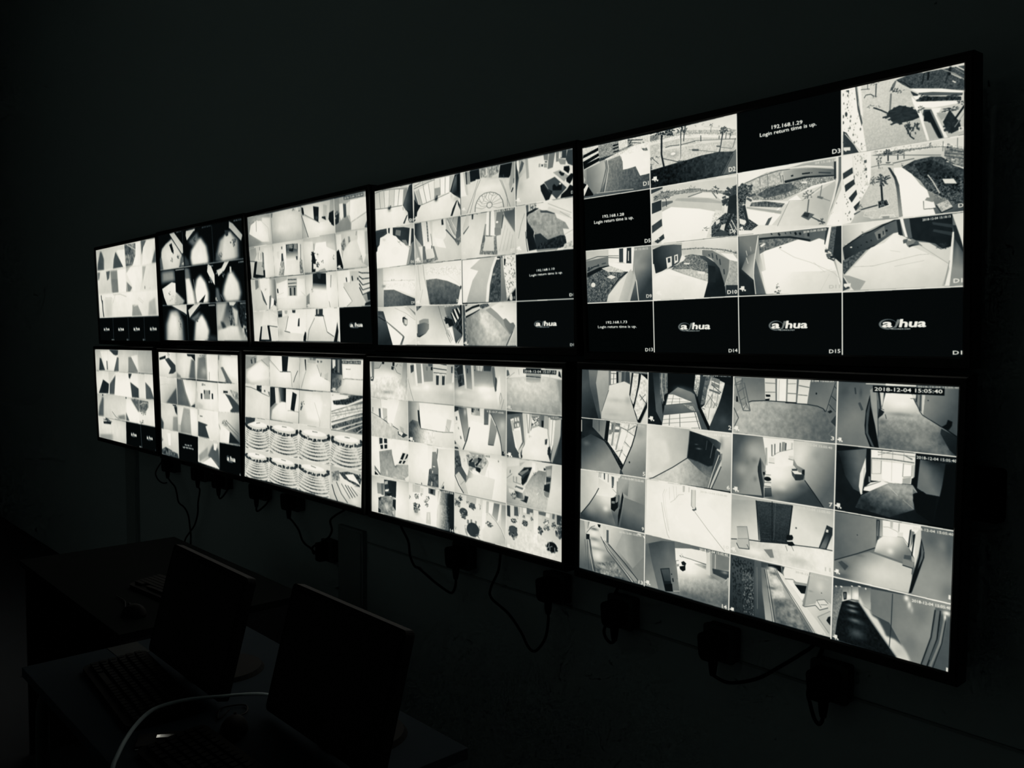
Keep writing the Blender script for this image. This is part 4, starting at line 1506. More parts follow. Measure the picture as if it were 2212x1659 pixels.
l 140 1.6 1.6 1437 224 1436 253
l 120 2.7 2.7 1439 231 1461 242
p 120 1430 228 1465 239 1464 244
l 115 4.0 3.9 1329 252 1400 249 1471 252
l 190 1.7 1.7 1329 257 1471 258
l 120 2.0 2.0 1330 254 1332 304 1363 300 1363 256
p 252 1365 258 1436 258 1435 308 1433 325 1392 327 1367 317
l 190 1.4 1.4 1398 252 1399 321
l 110 1.9 1.9 1436 257 1435 302
p 250 1438 261 1463 261 1463 296 1436 301
l 100 1.6 1.6 1464 261 1463 297 1437 302
p 190 1466 258 1474 259 1473 298 1466 297
p 170 1435 307 1462 299 1460 321 1435 324
l 50 2.2 2.2 1433 325 1468 323
p 15 1474 222 1489 221 1490 258 1482 332 1462 329 1464 304 1473 298
g 110 45 1504 288 1554 255 1489 239 1567 243 1557 335 1553 349 1511 347 1482 332 1487 263
b 120 1509 284 15.6 32.1 .5
b 30 1528 242 25.7 10.6 .6
p 10 1567 246 1602 239 1601 443 1535 445 1553 349 1563 294
p 250 1367 325 1392 327 1327 364 1305 364 1308 353
p 235 1329 334 1364 325 1330 341 1313 349
l 100 1.4 1.4 1305 353 1339 337
p 225 1294 375 1304 374 1297 380
g 150 60 1398 343 1373 417 1392 327 1468 324 1485 348 1469 353 1476 403 1396 441 1278 426 1297 383 1327 364
n 16 10.8 1392 327 1468 324 1485 348 1469 353 1476 403 1396 441 1278 426 1297 383 1327 364
b 190 1411 338 32.9 11.0 .5
b 25 1315 419 34.6 22.6 .6
b 30 1428 435 81.6 24.7 .7
b 90 1408 400 54.9 13.8 .5
l 190 2.2 2.2 1387 336 1421 365
l 150 2.4 2.5 1438 376 1473 401
p 110 1469 336 1485 349 1469 351
p 12 1472 351 1500 340 1514 349 1545 350 1535 440 1482 411 1470 374
t 225 1477 237 1600 236 9 2018-12-04 15:05:40
i 1206 436 17.1 16.3
q 120 120 85 110 1206 451 1601 451 1601 682 1208 680
g 95 135 1216 556 1333 506 1206 451 1353 454 1352 551 1210 621
b 120 1295 518 46.7 45.6 .4
p 40 1353 455 1365 455 1365 512 1359 529 1356 541
p 120 1357 459 1361 459 1360 510 1357 510
p 150 1365 455 1374 454 1374 510 1366 511
l 30 1.7 1.7 1365 511 1376 510
p 248 1374 454 1499 452 1493 505 1482 562 1470 539 1459 528 1442 500 1376 507
p 190 1399 452 1409 452 1408 475 1400 475
p 175 1427 456 1431 455 1430 485 1426 484
l 100 1.1 1.1 1377 476 1394 474 1422 483 1443 500
p 220 1425 487 1443 484 1442 498 1425 498
l 90 1.9 1.9 1424 500 1442 500
l 90 1.4 1.4 1443 500 1459 519 1470 547
g 235 120 1376 512 1433 571 1359 524 1376 508 1442 500 1460 527 1470 547 1477 568 1445 580 1349 565
b 250 1400 510 33.1 30.5 .8
b 250 1402 552 11.1 11.1 .7
b 120 1360 568 22.6 11.2 .5
g 120 195 1292 585 1366 627 1210 621 1332 569 1442 586 1475 591 1476 634 1467 678 1208 680
b 225 1379 632 78.4 36.4 .7
b 50 1242 632 21.0 14.5 .5
b 60 1234 669 36.2 11.6 .5
p 70 1224 625 1236 618 1261 632 1249 649
b 90 1300 586 17.5 5.7 .4
l 35 3.1 2.9 1210 621 1292 582 1352 551
e 40 1289 519 1.8 1.7 
p 30 1464 472 1469 468 1464 529 1459 528
p 120 1469 474 1479 475 1475 508 1467 534
p 25 1474 487 1483 479 1480 507 1475 555 1471 553 1475 508
p 215 1482 480 1499 458 1501 493 1494 543 1483 594 1482 562
p 80 1449 556 1472 554 1471 569 1447 569
p 130 1444 569 1477 575 1482 567 1480 584 1475 595 1444 591
p 170 1472 555 1482 562 1482 573 1475 574
l 25 2.7 2.8 1444 591 1477 595
l 60 2.1 2.2 1477 595 1475 615
g 105 145 1536 470 1541 604 1499 453 1601 451 1601 682 1470 678 1511 556 1501 493
b 80 1588 513 15.0 52.8 .5
b 75 1531 492 23.2 24.1 .4
b 150 1563 502 12.7 15.9 .4
b 155 1527 579 25.9 32.3 .4
b 80 1588 647 25.1 31.8 .4
p 20 1501 491 1511 529 1512 553 1494 614 1476 676 1467 678 1478 617 1495 554
p 100 1502 503 1510 534 1508 556 1493 595 1489 615 1502 547
l 20 2.1 2.2 1511 534 1511 553 1492 620 1477 670
t 225 1473 467 1599 467 8 2018-12-04 15:05:40
t 242 1591 669 1597 669 13 1
i 1210 665 15.3 14.6
q 60 80 90 60 1208 681 1601 683 1600 901 1209 901
p 60 1209 682 1453 685 1404 690 1301 694 1210 711
g 90 130 1212 722 1243 745 1209 711 1242 705 1243 758 1232 800 1221 880 1209 895
n 18 4.5 1209 711 1242 705 1243 758 1232 800 1221 880 1209 895
g 120 215 1260 706 1273 738 1242 706 1299 695 1301 740 1276 743 1243 759
b 250 1290 727 11.7 14.4 .9
b 245 1265 736 7.1 8.7 .9
l 100 1.2 1.2 1262 704 1263 723
l 80 1.2 1.2 1275 701 1276 743
p 25 1245 725 1258 722 1258 748 1248 752
p 110 1249 729 1254 727 1254 745 1250 746
g 20 16 1262 769 1296 906 1243 759 1276 743 1301 748 1345 804 1410 875 1436 902 1239 898 1221 882 1226 831
n 7 7.1 1243 759 1276 743 1301 748 1345 804 1410 875 1436 902 1239 898 1221 882
b 200 1281 747 17.7 2.9 .9
b 150 1276 765 17.8 4.0 .8
b 145 1280 782 17.7 5.8 .8
b 120 1290 813 23.5 7.5 .8
b 95 1297 856 26.4 17.3 .7
b 80 1305 819 17.5 4.0 .5
b 50 1322 826 17.4 8.6 .4
g 110 140 1348 706 1516 790 1299 695 1415 689 1601 683 1600 901 1482 902 1407 791 1350 777 1302 731
g 110 175 1304 702 1320 755 1299 695 1342 690 1344 764 1320 755 1302 742
l 120 1.2 1.1 1316 693 1316 716
l 100 1.1 1.1 1342 690 1343 738
s 218 2.2 2.1 1302 725 1320 755 1338 762 1350 782 1368 789 1380 806 1391 823 1398 838 1426 842 1454 857 1468 875 1482 902 1437 901 1351 805 1301 747
b 160 1438 880 19.1 16.7 .3
l 45 2.5 2.5 1415 692 1414 789 1410 873
b 250 1460 696 8.1 9.9 1
b 235 1470 716 7.0 13.7 .9
b 200 1479 730 5.3 10.9 .7
l 70 1.4 1.4 1409 689 1453 687
b 85 1508 737 26.2 38.0 .4
b 95 1477 841 34.7 33.0 .4
p 95 1552 705 1600 704 1600 901 1517 903 1543 811
l 30 4.1 4.3 1552 713 1542 805 1514 903
l 105 10.2 10.7 1561 714 1552 808 1526 900
l 20 4.1 4.3 1568 712 1561 806 1533 901
l 80 6.6 6.9 1574 713 1566 804 1542 879
l 130 6.0 6.4 1582 735 1569 820 1543 898
l 25 2.5 2.7 1588 718 1576 815 1551 901
p 85 1592 727 1600 720 1600 901 1554 900 1579 814
b 250 1586 715 12.6 8.0 1
b 240 1582 729 4.5 9.1 1
e 240 1219 711 2.4 2.9 
e 240 1238 708 4.2 2.3 
e 240 1276 698 3.5 1.7 
e 240 1302 693 5.8 1.7 
e 235 1324 696 2.6 3.4 
t 235 1478 704 1600 701 9 2018-12-04 15:05:40
t 242 1592 901 1597 901 13 1
i 1212 895 15.3 14.7
c
l 244 4.9 3.8 374 -2 375 215 373 443 373 676 374 899
l 246 4.5 3.9 787 -1 787 216 788 449 789 680 789 900
l 246 4.4 4.1 1203 -1 1203 217 1204 449 1206 680 1206 902
l 246 4.3 3.1 0 217 375 215 787 217 1203 217 1601 218
l 246 4.8 3.6 0 449 373 443 789 448 1204 447 1601 451
l 246 5.7 4.2 -1 676 373 676 789 680 1206 680 1601 683
'''
FEEDS['T2'] = '''
q 235 230 225 238 0 0 370 2 378 219 1 227
p 205 -1 7 100 1 317 10 340 17 277 111 5 106
p 225 93 11 151 9 141 105 96 105
p 238 201 14 244 17 228 105 191 105
p 238 250 18 286 21 271 110 231 107
l 120 3.2 1.8 45 11 54 104
l 120 3.2 1.8 93 9 99 105
l 140 3.1 1.8 148 9 141 105
l 140 3.1 1.8 201 12 191 105
l 110 3.0 1.8 247 16 228 107
l 100 5.2 2.9 3 11 68 4 194 9 322 23
l 130 3.9 2.2 3 4 323 -3
l 150 3.1 1.8 238 -1 334 20
p 150 286 24 325 25 315 56 277 107
p 30 341 7 370 3 375 215 328 200 324 154 277 111 296 81
g 90 30 309 65 368 72 341 7 358 5 365 152 306 142 277 111
b 50 342 128 35.6 31.2 .5
l 90 5.2 2.9 -1 104 128 110 271 110
b 40 143 112 15.7 10.7 1
l 50 6.3 3.6 159 98 159 112
b 150 146 128 18.9 5.7 .6
p 60 311 170 323 168 292 214 276 212
p 180 271 120 289 122 285 140 276 139
p 120 328 189 376 201 378 219 334 211
s 70 4.5 2.6 328 189 364 203 378 215
t 240 339 206 375 206 15 D1
q 215 225 235 240 376 1 790 1 792 221 380 219
p 215 393 41 565 8 738 6 704 89 442 125
p 185 398 48 428 42 462 128 431 126
p 235 433 42 468 36 497 121 462 124
p 238 477 32 514 20 537 109 497 121
p 225 520 16 570 9 570 106 537 109
p 238 625 8 666 7 664 90 626 92
p 238 671 6 706 7 698 88 664 90
p 175 709 4 740 5 714 90 698 88
l 120 2.9 1.7 428 38 462 128
l 120 3.4 2.0 471 35 500 122
l 120 2.8 1.7 517 17 537 109
l 150 2.8 1.7 570 7 570 103
l 120 2.7 1.7 622 7 623 92
l 110 3.2 2.0 666 5 662 90
l 120 3.2 2.0 706 5 700 88
l 90 5.3 3.1 384 33 434 25 520 12 576 6
l 130 3.5 2.1 387 16 548 3
l 110 3.5 2.1 387 23 463 -2 474 34
p 90 387 40 425 123 442 129 390 126
p 30 385 91 419 123 448 129 412 163 405 197 381 215
p 24 746 4 790 2 789 131 735 105 706 86
g 90 30 758 37 783 72 745 16 764 5 761 109 714 90
l 100 4.6 2.7 442 129 567 112 698 91
p 150 572 53 619 52 623 95 573 103
b 35 583 110 14.3 12.0 1
l 50 7.7 4.7 593 92 594 112
b 170 716 109 10.6 13.1 .6
b 150 755 127 31.3 16.2 .5
p 45 755 140 766 138 722 215 706 214 725 176
s 200 3.1 1.9 770 155 790 190 786 170
p 60 766 135 788 164 788 190 770 162
i 381 206 35.2 20.7
q 225 220 210 235 1 227 378 220 382 447 4 451
p 215 1 227 378 220 377 243 255 228 0 234
p 70 0 230 111 222 116 255 1 296
p 55 174 226 279 232 377 250 377 333 335 347 252 309 173 267
p 238 114 219 174 224 172 274 119 262
p 60 127 222 146 223 142 257 128 252
p 120 205 241 254 249 247 280 198 269
p 235 339 243 355 244 344 344 323 343
p 60 0 241 110 240 51 271 37 314 -4 340
p 246 -1 359 36 317 45 274 122 259 204 277 252 316 299 338 335 361 296 447 5 451
p 130 258 303 301 306 324 339 299 338
b 120 233 311 12.3 3.5 .7
l 170 3.7 2.1 215 303 257 334
s 215 4.8 2.7 70 280 102 286 95 297 70 291
p 110 357 325 377 319 381 445 302 447 329 364
p 160 335 351 357 325 353 366 326 441 302 447
p 30 -3 314 17 316 12 349 -1 355
t 230 344 438 373 439 13 D5
q 225 205 215 200 380 221 792 222 794 446 384 447
p 90 387 225 445 223 464 352 418 350 385 282
g 60 110 391 265 438 269 387 225 445 223 464 352 418 350 385 282
p 235 451 224 519 224 543 360 575 431 473 433 464 354
p 225 471 224 511 224 527 341 487 342
l 110 12.5 7.5 495 223 502 275 507 333
l 235 8.0 4.8 488 226 492 274 496 332
l 225 2.8 1.7 482 239 524 243
l 225 2.8 1.7 481 256 524 260
l 225 2.8 1.7 481 273 523 277
l 225 2.8 1.7 483 290 523 294
l 225 2.8 1.7 483 307 522 310
l 140 5.6 3.4 531 291 543 356
l 60 6.7 4.1 538 356 537 373
p 130 541 359 560 361 591 436 513 446 455 444 453 428 553 421 564 415
p 110 455 353 478 355 490 431 456 442
p 215 478 372 543 373 564 422 493 433
r 140 50 11.0 453 428 592 424 591 436 513 446 455 444
p 232 547 228 663 223 666 316 599 367 549 357
p 190 390 299 455 356 456 442 385 445
p 170 387 292 447 442 432 443 386 334
p 230 418 354 455 355 450 435 434 389
p 45 627 226 641 222 646 254 628 254
p 190 665 220 790 222 786 352 666 283
l 90 10.8 6.6 664 281 765 360
r 120 50 10.2 745 332 790 326 789 355 765 375 739 348
g 90 110 774 234 761 314 769 223 792 224 790 326 745 336 757 281
l 235 5.4 3.3 673 234 719 304 750 333
l 120 2.7 1.6 679 224 751 323
l 120 2.7 1.6 700 223 718 261 732 223
l 235 3.7 2.3 705 230 756 297
l 110 3.2 2.0 694 259 740 319
p 240 561 314 638 330 664 379 593 367
i 385 434 35.3 20.8
q 232 150 215 240 790 225 1208 221 1208 446 792 450
p 210 839 223 859 222 855 276 808 327 804 288
p 100 808 314 858 278 855 286 813 321
p 60 879 221 894 221 891 248 881 250
e 130 924 224 4.9 4.4 
p 238 1000 219 1053 220 1060 348 983 348
p 230 1005 220 1048 221 1050 351 988 352
l 130 11.5 7.5 1024 220 1017 351
p 140 984 282 994 283 986 430 939 432
g 120 150 1081 251 1079 328 1077 216 1128 225 1100 349 1055 342
p 70 1118 249 1127 249 1112 316 1107 315
e 250 1076 281 8.5 5.0 
g 90 130 1173 245 1199 324 1123 221 1208 223 1206 342 1132 256
p 210 1127 259 1203 342 1209 431 1068 433 1069 349 1102 346
l 165 2.3 1.5 1172 336 1143 426
l 165 2.3 1.5 1154 319 1115 427
l 165 2.3 1.5 1136 302 1091 425
l 165 2.3 1.5 1190 353 1170 428
p 105 1050 347 1069 349 1075 442 937 431 969 337 983 338
r 130 50 8.3 1050 347 1069 349 1075 442 937 431 953 380
p 205 983 344 1050 350 1051 422 964 416 983 360
p 130 1056 307 1103 311 1102 345 1069 349 1055 341
l 240 2.4 1.6 1042 293 1043 356
l 240 2.4 1.6 994 289 985 351
t 240 1172 435 1201 435 14 D7
t 225 1076 232 1200 232 9 04 15:16:07
i 797 426 25.8 16.3
q 215 200 215 205 792 0 1210 2 1209 220 794 223
p 235 790 1 816 2 829 97 844 124 792 124
p 190 816 2 834 3 856 122 839 120
p 30 834 3 844 2 848 67 840 66
p 150 844 2 864 4 873 67 848 67
p 28 867 2 944 2 950 52 873 59
r 160 50 10.8 946 2 1095 3 1094 37 1037 57 955 46
l 215 9.6 6.2 1000 5 999 42
l 120 2.8 1.9 1038 4 1037 41
l 50 3.7 2.5 1076 7 1080 35
l 110 2.9 1.9 961 6 960 50
p 20 1104 5 1193 5 1186 55 1167 74 1091 64
p 215 916 50 1103 69 1143 135 1142 220 836 226 904 125
b 190 1037 59 57.0 6.2 .6
b 245 1026 102 95.4 18.6 .5
p 215 1149 72 1172 78 1167 104 1148 99
l 90 2.8 1.8 1126 53 1131 72
p 170 1191 5 1211 5 1210 83 1175 139 1167 107
l 35 8.1 5.4 1196 126 1184 146
l 45 3.6 2.4 1203 82 1201 106
l 110 2.9 1.9 953 55 914 110 909 125 867 216
l 120 2.9 1.9 935 56 907 109 884 148 842 214
l 110 2.8 1.8 1100 74 1134 131 1143 150 1174 215
l 120 2.8 1.8 1112 79 1141 132 1152 166 1156 213
e 225 1019 191 110.1 67.0 
l 110 5.5 3.5 907 214 910 186 923 162 948 140 983 128 1026 127 1064 135 1097 151 1119 178 1127 213
l 120 2.5 1.6 913 193 962 204 1001 196
l 120 2.5 1.6 921 168 957 191 1001 193
l 120 2.5 1.6 938 148 962 179 1006 181
l 120 2.4 1.6 963 135 977 165 1015 179
l 120 2.4 1.6 997 127 992 154 1020 176
l 120 2.4 1.6 1026 128 1011 150 1027 177
l 120 2.4 1.5 1055 133 1035 156 1030 177
l 120 2.3 1.5 1083 146 1054 164 1035 181
l 120 2.3 1.5 1106 167 1073 176 1039 184
l 120 2.3 1.5 1119 187 1082 189 1042 191
l 120 2.3 1.5 1123 209 1081 211 1039 200
l 120 2.5 1.6 923 159 967 173 987 147 983 131
l 120 2.4 1.6 1016 129 1045 148 1073 142
l 120 2.4 1.6 953 137 992 148 1007 128
e 110 1020 191 22.5 15.6 
e 222 1020 191 18.2 12.5 
i 800 196 23.2 14.5
q 175 215 235 235 1214 2 1600 1 1601 216 1212 217
g 150 190 1222 54 1266 60 1214 2 1282 0 1283 63 1243 87 1225 145 1219 217 1212 217
p 238 1225 2 1238 1 1239 57 1226 43
p 50 1216 3 1231 56 1237 86 1222 145 1214 216
p 90 1258 6 1275 20 1262 48 1239 69 1244 40
p 160 1284 1 1300 0 1309 93 1292 98
g 235 210 1518 38 1308 155 1302 2 1602 3 1600 213 1219 214 1239 105 1292 100 1313 94
b 165 1247 123 26.5 35.9 .6
p 130 1408 2 1442 1 1437 32 1412 26
p 120 1446 2 1485 2 1469 68 1437 71 1432 63
l 190 4.9 3.4 1442 1 1434 66
p 130 1489 0 1511 0 1506 45 1490 46
p 60 1515 1 1559 2 1554 38 1519 33
p 200 1517 3 1529 3 1527 31 1515 29
p 70 1563 3 1598 4 1597 78 1566 65 1552 43
p 150 1494 29 1554 44 1550 66 1518 61
p 160 1376 38 1387 38 1387 55 1374 53
p 60 1393 43 1406 45 1403 55 1394 53
p 150 1410 41 1431 44 1430 63 1410 60
p 70 1416 32 1433 34 1431 40 1418 38
p 18 1540 73 1574 75 1577 92 1569 109 1538 89
p 165 1469 91 1514 85 1569 119 1541 142
p 30 1506 94 1518 91 1526 98 1544 104 1538 115 1522 113
p 18 1555 129 1585 110 1602 115 1593 139 1577 157 1555 143
p 75 1411 128 1481 112 1557 171 1492 215 1460 191
p 28 1385 141 1411 133 1435 162 1466 177 1443 212 1420 215 1389 165
l 75 2.5 1.7 1411 144 1452 181
p 18 1466 151 1477 144 1493 158 1517 149 1527 153 1525 179 1466 173
e 225 1515 148 6.4 4.6 
p 15 1577 160 1602 171 1601 215 1516 215 1523 198 1557 180
p 240 1464 191 1488 214 1447 214
t 238 1584 202 1599 202 13 D
i 1214 197 24.6 16.6
q 220 245 230 205 1212 220 1601 219 1601 459 1211 452
p 205 1214 221 1285 219 1279 376 1286 448 1215 446
l 130 2.6 1.8 1276 259 1249 313 1230 375
p 90 1285 221 1303 221 1302 255 1289 257
l 150 3.5 2.4 1309 224 1307 250
l 60 3.5 2.4 1316 221 1318 248
l 130 3.4 2.4 1329 220 1331 247
j 60 1345 236 30.0 17.7 30
p 35 1289 257 1350 243 1376 245 1306 268 1293 287 1314 319 1340 351 1335 383 1287 380
g 165 135 1434 272 1432 403 1306 265 1380 249 1426 271 1483 283 1491 301 1547 327 1571 360 1531 354 1539 383 1547 401 1473 464 1360 451 1339 396 1344 355 1297 303 1291 278
n 16 11.0 1306 265 1380 249 1491 301 1547 327 1531 354 1539 383 1348 385 1297 303
p 75 1380 256 1426 260 1483 280 1475 282 1426 271 1388 267
b 100 1344 313 17.2 14.8 .5
l 215 24.9 17.4 1434 252 1575 301
l 130 2.0 1.4 1512 274 1587 313
l 130 2.1 1.5 1434 229 1587 288
l 150 2.3 1.7 1598 363 1539 383
p 30 1286 340 1306 330 1335 365 1348 405 1364 436 1304 440 1290 376
p 50 1340 366 1382 363 1416 387 1432 397 1515 383 1543 386 1554 421 1530 439 1360 438 1348 405
r 40 25 8.7 1369 412 1515 383 1547 392 1554 427 1514 441 1364 436
p 225 1547 386 1600 379 1599 447 1534 445 1554 421
r 190 50 6.2 1538 426 1600 410 1599 447 1534 445
l 35 3.5 2.4 1281 346 1287 406 1295 443
t 235 1585 435 1597 435 12 D
i 1215 430 24.7 16.7
p 6 1210 452 1601 451 1603 678 1211 678
p 6 1211 679 1600 679 1601 910 1210 899
t 248 1355 542 1475 539 10 192.168.1.10
t 248 1305 562 1527 559 10 Login return time is up.
t 245 1569 666 1599 666 13 D1
L 245 1335 801 1491 800 22
t 215 1571 895 1597 894 12 D1
q 245 225 150 215 797 451 1208 450 1209 678 797 675
p 215 946 451 1060 451 1028 505 992 589 981 677 833 675 842 624 879 561 925 515 860 499
g 195 175 931 474 927 666 946 451 1060 451 1028 505 992 589 981 677 833 675 842 624 879 561 925 515 860 499
p 245 831 455 946 453 860 499 925 515 879 561 825 675 797 675 800 453
p 235 1058 451 1077 450 1042 512 1012 590 1003 676 982 677 995 589 1028 502
p 75 1077 452 1098 452 1108 522 1096 674 1004 676 1017 590 1042 512
r 75 40 9.4 1072 464 1095 466 1098 547 1091 674 1010 675 1027 574
p 25 1072 452 1095 453 1095 459 1072 458
p 240 1067 459 1093 461 1088 467 1060 466
g 150 120 1114 485 1120 641 1098 466 1114 464 1122 532 1135 610 1140 673 1098 674 1098 547
p 240 1114 451 1208 453 1208 607 1143 660 1135 610 1122 517
h 110 90 4.9 3.2 1123 455 1208 455 1208 604 1143 654 1122 517
p 110 1100 450 1114 451 1114 464 1100 463
p 40 1123 464 1137 468 1132 499 1123 498
p 25 1203 619 1208 613 1207 675 1143 674 1166 649
p 235 1166 643 1180 640 1182 674 1163 673
t 235 1161 667 1200 666 13 D11
b 235 1046 537 19.1 6.3 .5
q 225 245 240 230 385 451 792 450 791 681 384 678
p 222 385 451 461 453 511 675 384 677
l 160 2.9 1.7 409 455 428 596
l 175 2.9 1.7 451 590 419 676
l 150 3.5 2.1 456 454 465 522 496 606 514 675
p 150 494 606 507 620 517 675 506 675
p 85 481 540 572 537 670 554 744 577 788 594 774 642 752 680 517 676 496 613
g 110 75 616 546 612 671 481 540 572 537 670 554 744 577 788 594 774 642 752 680 517 676 496 613
n 12 16.5 481 540 572 537 670 554 744 577 788 594 774 642 752 680 517 676 496 613
l 195 2.3 1.4 477 500 562 489 672 485 788 499
n 30 3.4 483 474 788 479 790 531 482 512
l 205 2.2 1.3 671 522 745 559 786 584
e 50 783 590 6.2 6.6 
p 243 778 603 793 604 791 681 755 680
t 230 746 668 760 667 14 D
i 384 667 29.5 17.5
q 215 235 225 205 5 451 382 453 381 678 3 678
p 205 5 452 64 452 68 678 3 679
g 235 245 209 462 206 570 67 452 382 453 377 629 242 589 69 575
l 175 3.2 1.8 67 527 207 530 377 535
j 110 157 525 37.8 7.2 8
j 110 244 530 24.6 5.7 8
j 120 322 537 24.0 5.6 8
n 28 5.3 67 545 376 545 375 594 243 571 69 568
b 110 72 556 19.4 8.8 .7
p 80 71 580 174 581 278 612 376 638 378 678 68 678
g 105 75 205 587 324 677 71 580 174 581 278 612 376 638 378 678 68 678
n 10 15.2 71 580 174 581 278 612 376 638 378 678 68 678
t 232 342 668 372 667 15 D9
q 225 215 230 225 3 679 381 680 379 898 1 901
p 236 3 679 264 679 381 763 379 858 287 899 150 900 91 766 67 711
p 75 5 700 61 703 91 766 150 900 1 901
g 90 40 40 747 80 876 4 728 72 747 91 766 150 900 1 901
p 95 4 724 41 721 72 758 4 739
l 45 10.6 5.9 7 734 85 762
l 130 14.2 8.1 85 762 185 811 258 849
r 100 40 10.2 246 840 270 852 244 899 219 898 251 854
p 245 97 770 251 856 222 898 150 899
p 215 276 685 336 681 380 717 376 756 323 719
p 140 312 684 377 717 379 734
l 175 3.8 2.2 177 686 287 719 375 759
p 30 252 743 268 738 301 754 297 763 260 775 253 768
p 130 261 750 301 751 300 783 284 793 260 782
p 200 273 754 297 758 297 783 272 779
j 40 279 739 9.8 5.7 5
q 236 90 230 225 384 678 791 682 795 899 380 898
p 120 387 682 442 682 389 710
p 45 407 684 431 682 419 692
p 150 411 763 452 753 498 754 500 778 410 781
p 85 395 784 457 774 500 781 499 809 472 833 393 851
p 50 388 833 472 833 414 856 390 852
g 90 130 409 805 485 806 395 784 457 774 500 781 499 809 472 833 393 851
l 90 2.8 1.7 587 684 616 752 657 827 731 897
p 165 601 684 634 683 660 739 621 739
g 140 50 639 692 771 774 634 683 791 682 793 841 736 887 707 794 654 733
p 20 709 707 720 704 750 761 739 781
p 20 692 727 703 727 739 774 728 787
p 215 720 707 733 704 766 755 753 761
p 215 700 723 708 724 745 767 734 781
p 20 733 704 746 701 777 741 766 755
p 215 749 698 757 698 782 728 774 738
p 25 773 682 794 683 793 841 764 841 733 794 772 741
l 120 2.6 1.6 792 742 738 801
l 110 2.6 1.7 745 767 790 828
l 110 2.6 1.6 791 781 754 821
j 30 659 759 32.6 20.2 30
p 30 643 746 708 760 723 791 680 800 648 780
p 190 647 786 669 780 680 797 663 803
g 100 75 717 807 758 874 707 794 743 814 785 841 736 889 726 874
p 235 663 807 701 800 726 874 736 897 704 898
l 90 2.7 1.7 652 830 688 884
l 100 2.7 1.7 663 814 699 877
l 100 2.7 1.7 674 814 710 871
l 60 5.3 3.3 752 887 790 844
t 220 639 693 772 688 8 2018-12-04 15:16
i 381 891 26.1 15.5
q 170 245 215 130 797 681 1211 682 1210 897 797 899
p 60 802 681 820 680 827 837 851 898 799 898
r 130 60 7.6 808 739 824 739 827 824 851 898 815 898
p 215 810 681 934 680 933 720 818 755
p 25 815 681 846 682 820 693
p 25 817 714 876 694 931 685 934 696 876 706 819 726
p 25 819 745 875 729 933 710 933 720 875 737 821 755
r 90 50 7.4 936 688 991 680 1010 695 956 709 936 702
p 180 821 757 875 737 946 709 985 715 1071 766 1145 829 1163 851 1134 896 854 898 832 837
g 140 190 848 805 998 790 821 757 875 737 946 709 985 715 1071 766 1145 829 1163 851 1134 896 854 898 832 837
s 212 6.0 3.9 936 725 985 736 1079 825 1097 869 1002 831 939 780
n 14 19.0 821 757 946 709 1071 766 1163 851 1134 896 854 898
p 155 978 715 1019 704 1071 734 1113 766 1132 760 1164 785 1187 781 1200 798 1186 826 1158 844 1145 829 1071 769
p 125 1113 766 1132 760 1164 785 1187 781 1200 798 1186 820 1163 838 1126 801
p 243 1019 703 1082 681 1211 683 1209 895 1189 896 1162 896 1202 798 1187 781 1164 785 1132 759 1113 765 1067 731
p 205 1198 801 1209 808 1209 895 1148 896
l 60 5.5 3.7 1181 826 1134 896
l 230 3.6 2.5 1191 826 1148 896
b 215 1100 700 16.9 5.6 .6
t 225 1157 895 1207 894 13 D15
i 799 893 26.0 16.5
c
l 243 4.8 2.8 373 2 378 219 385 450 381 678 379 900
l 236 4.6 2.9 791 219 792 445 791 683 795 900
l 240 4.6 3.1 1211 2 1210 220 1208 448 1210 679 1209 899
l 243 4.8 2.7 -3 226 378 219 791 219 1210 220 1602 216
l 243 4.9 2.7 5 450 385 451 792 445 1208 448 1602 450
l 243 7.3 4.1 3 680 381 678 791 683 1210 679 1600 678
'''
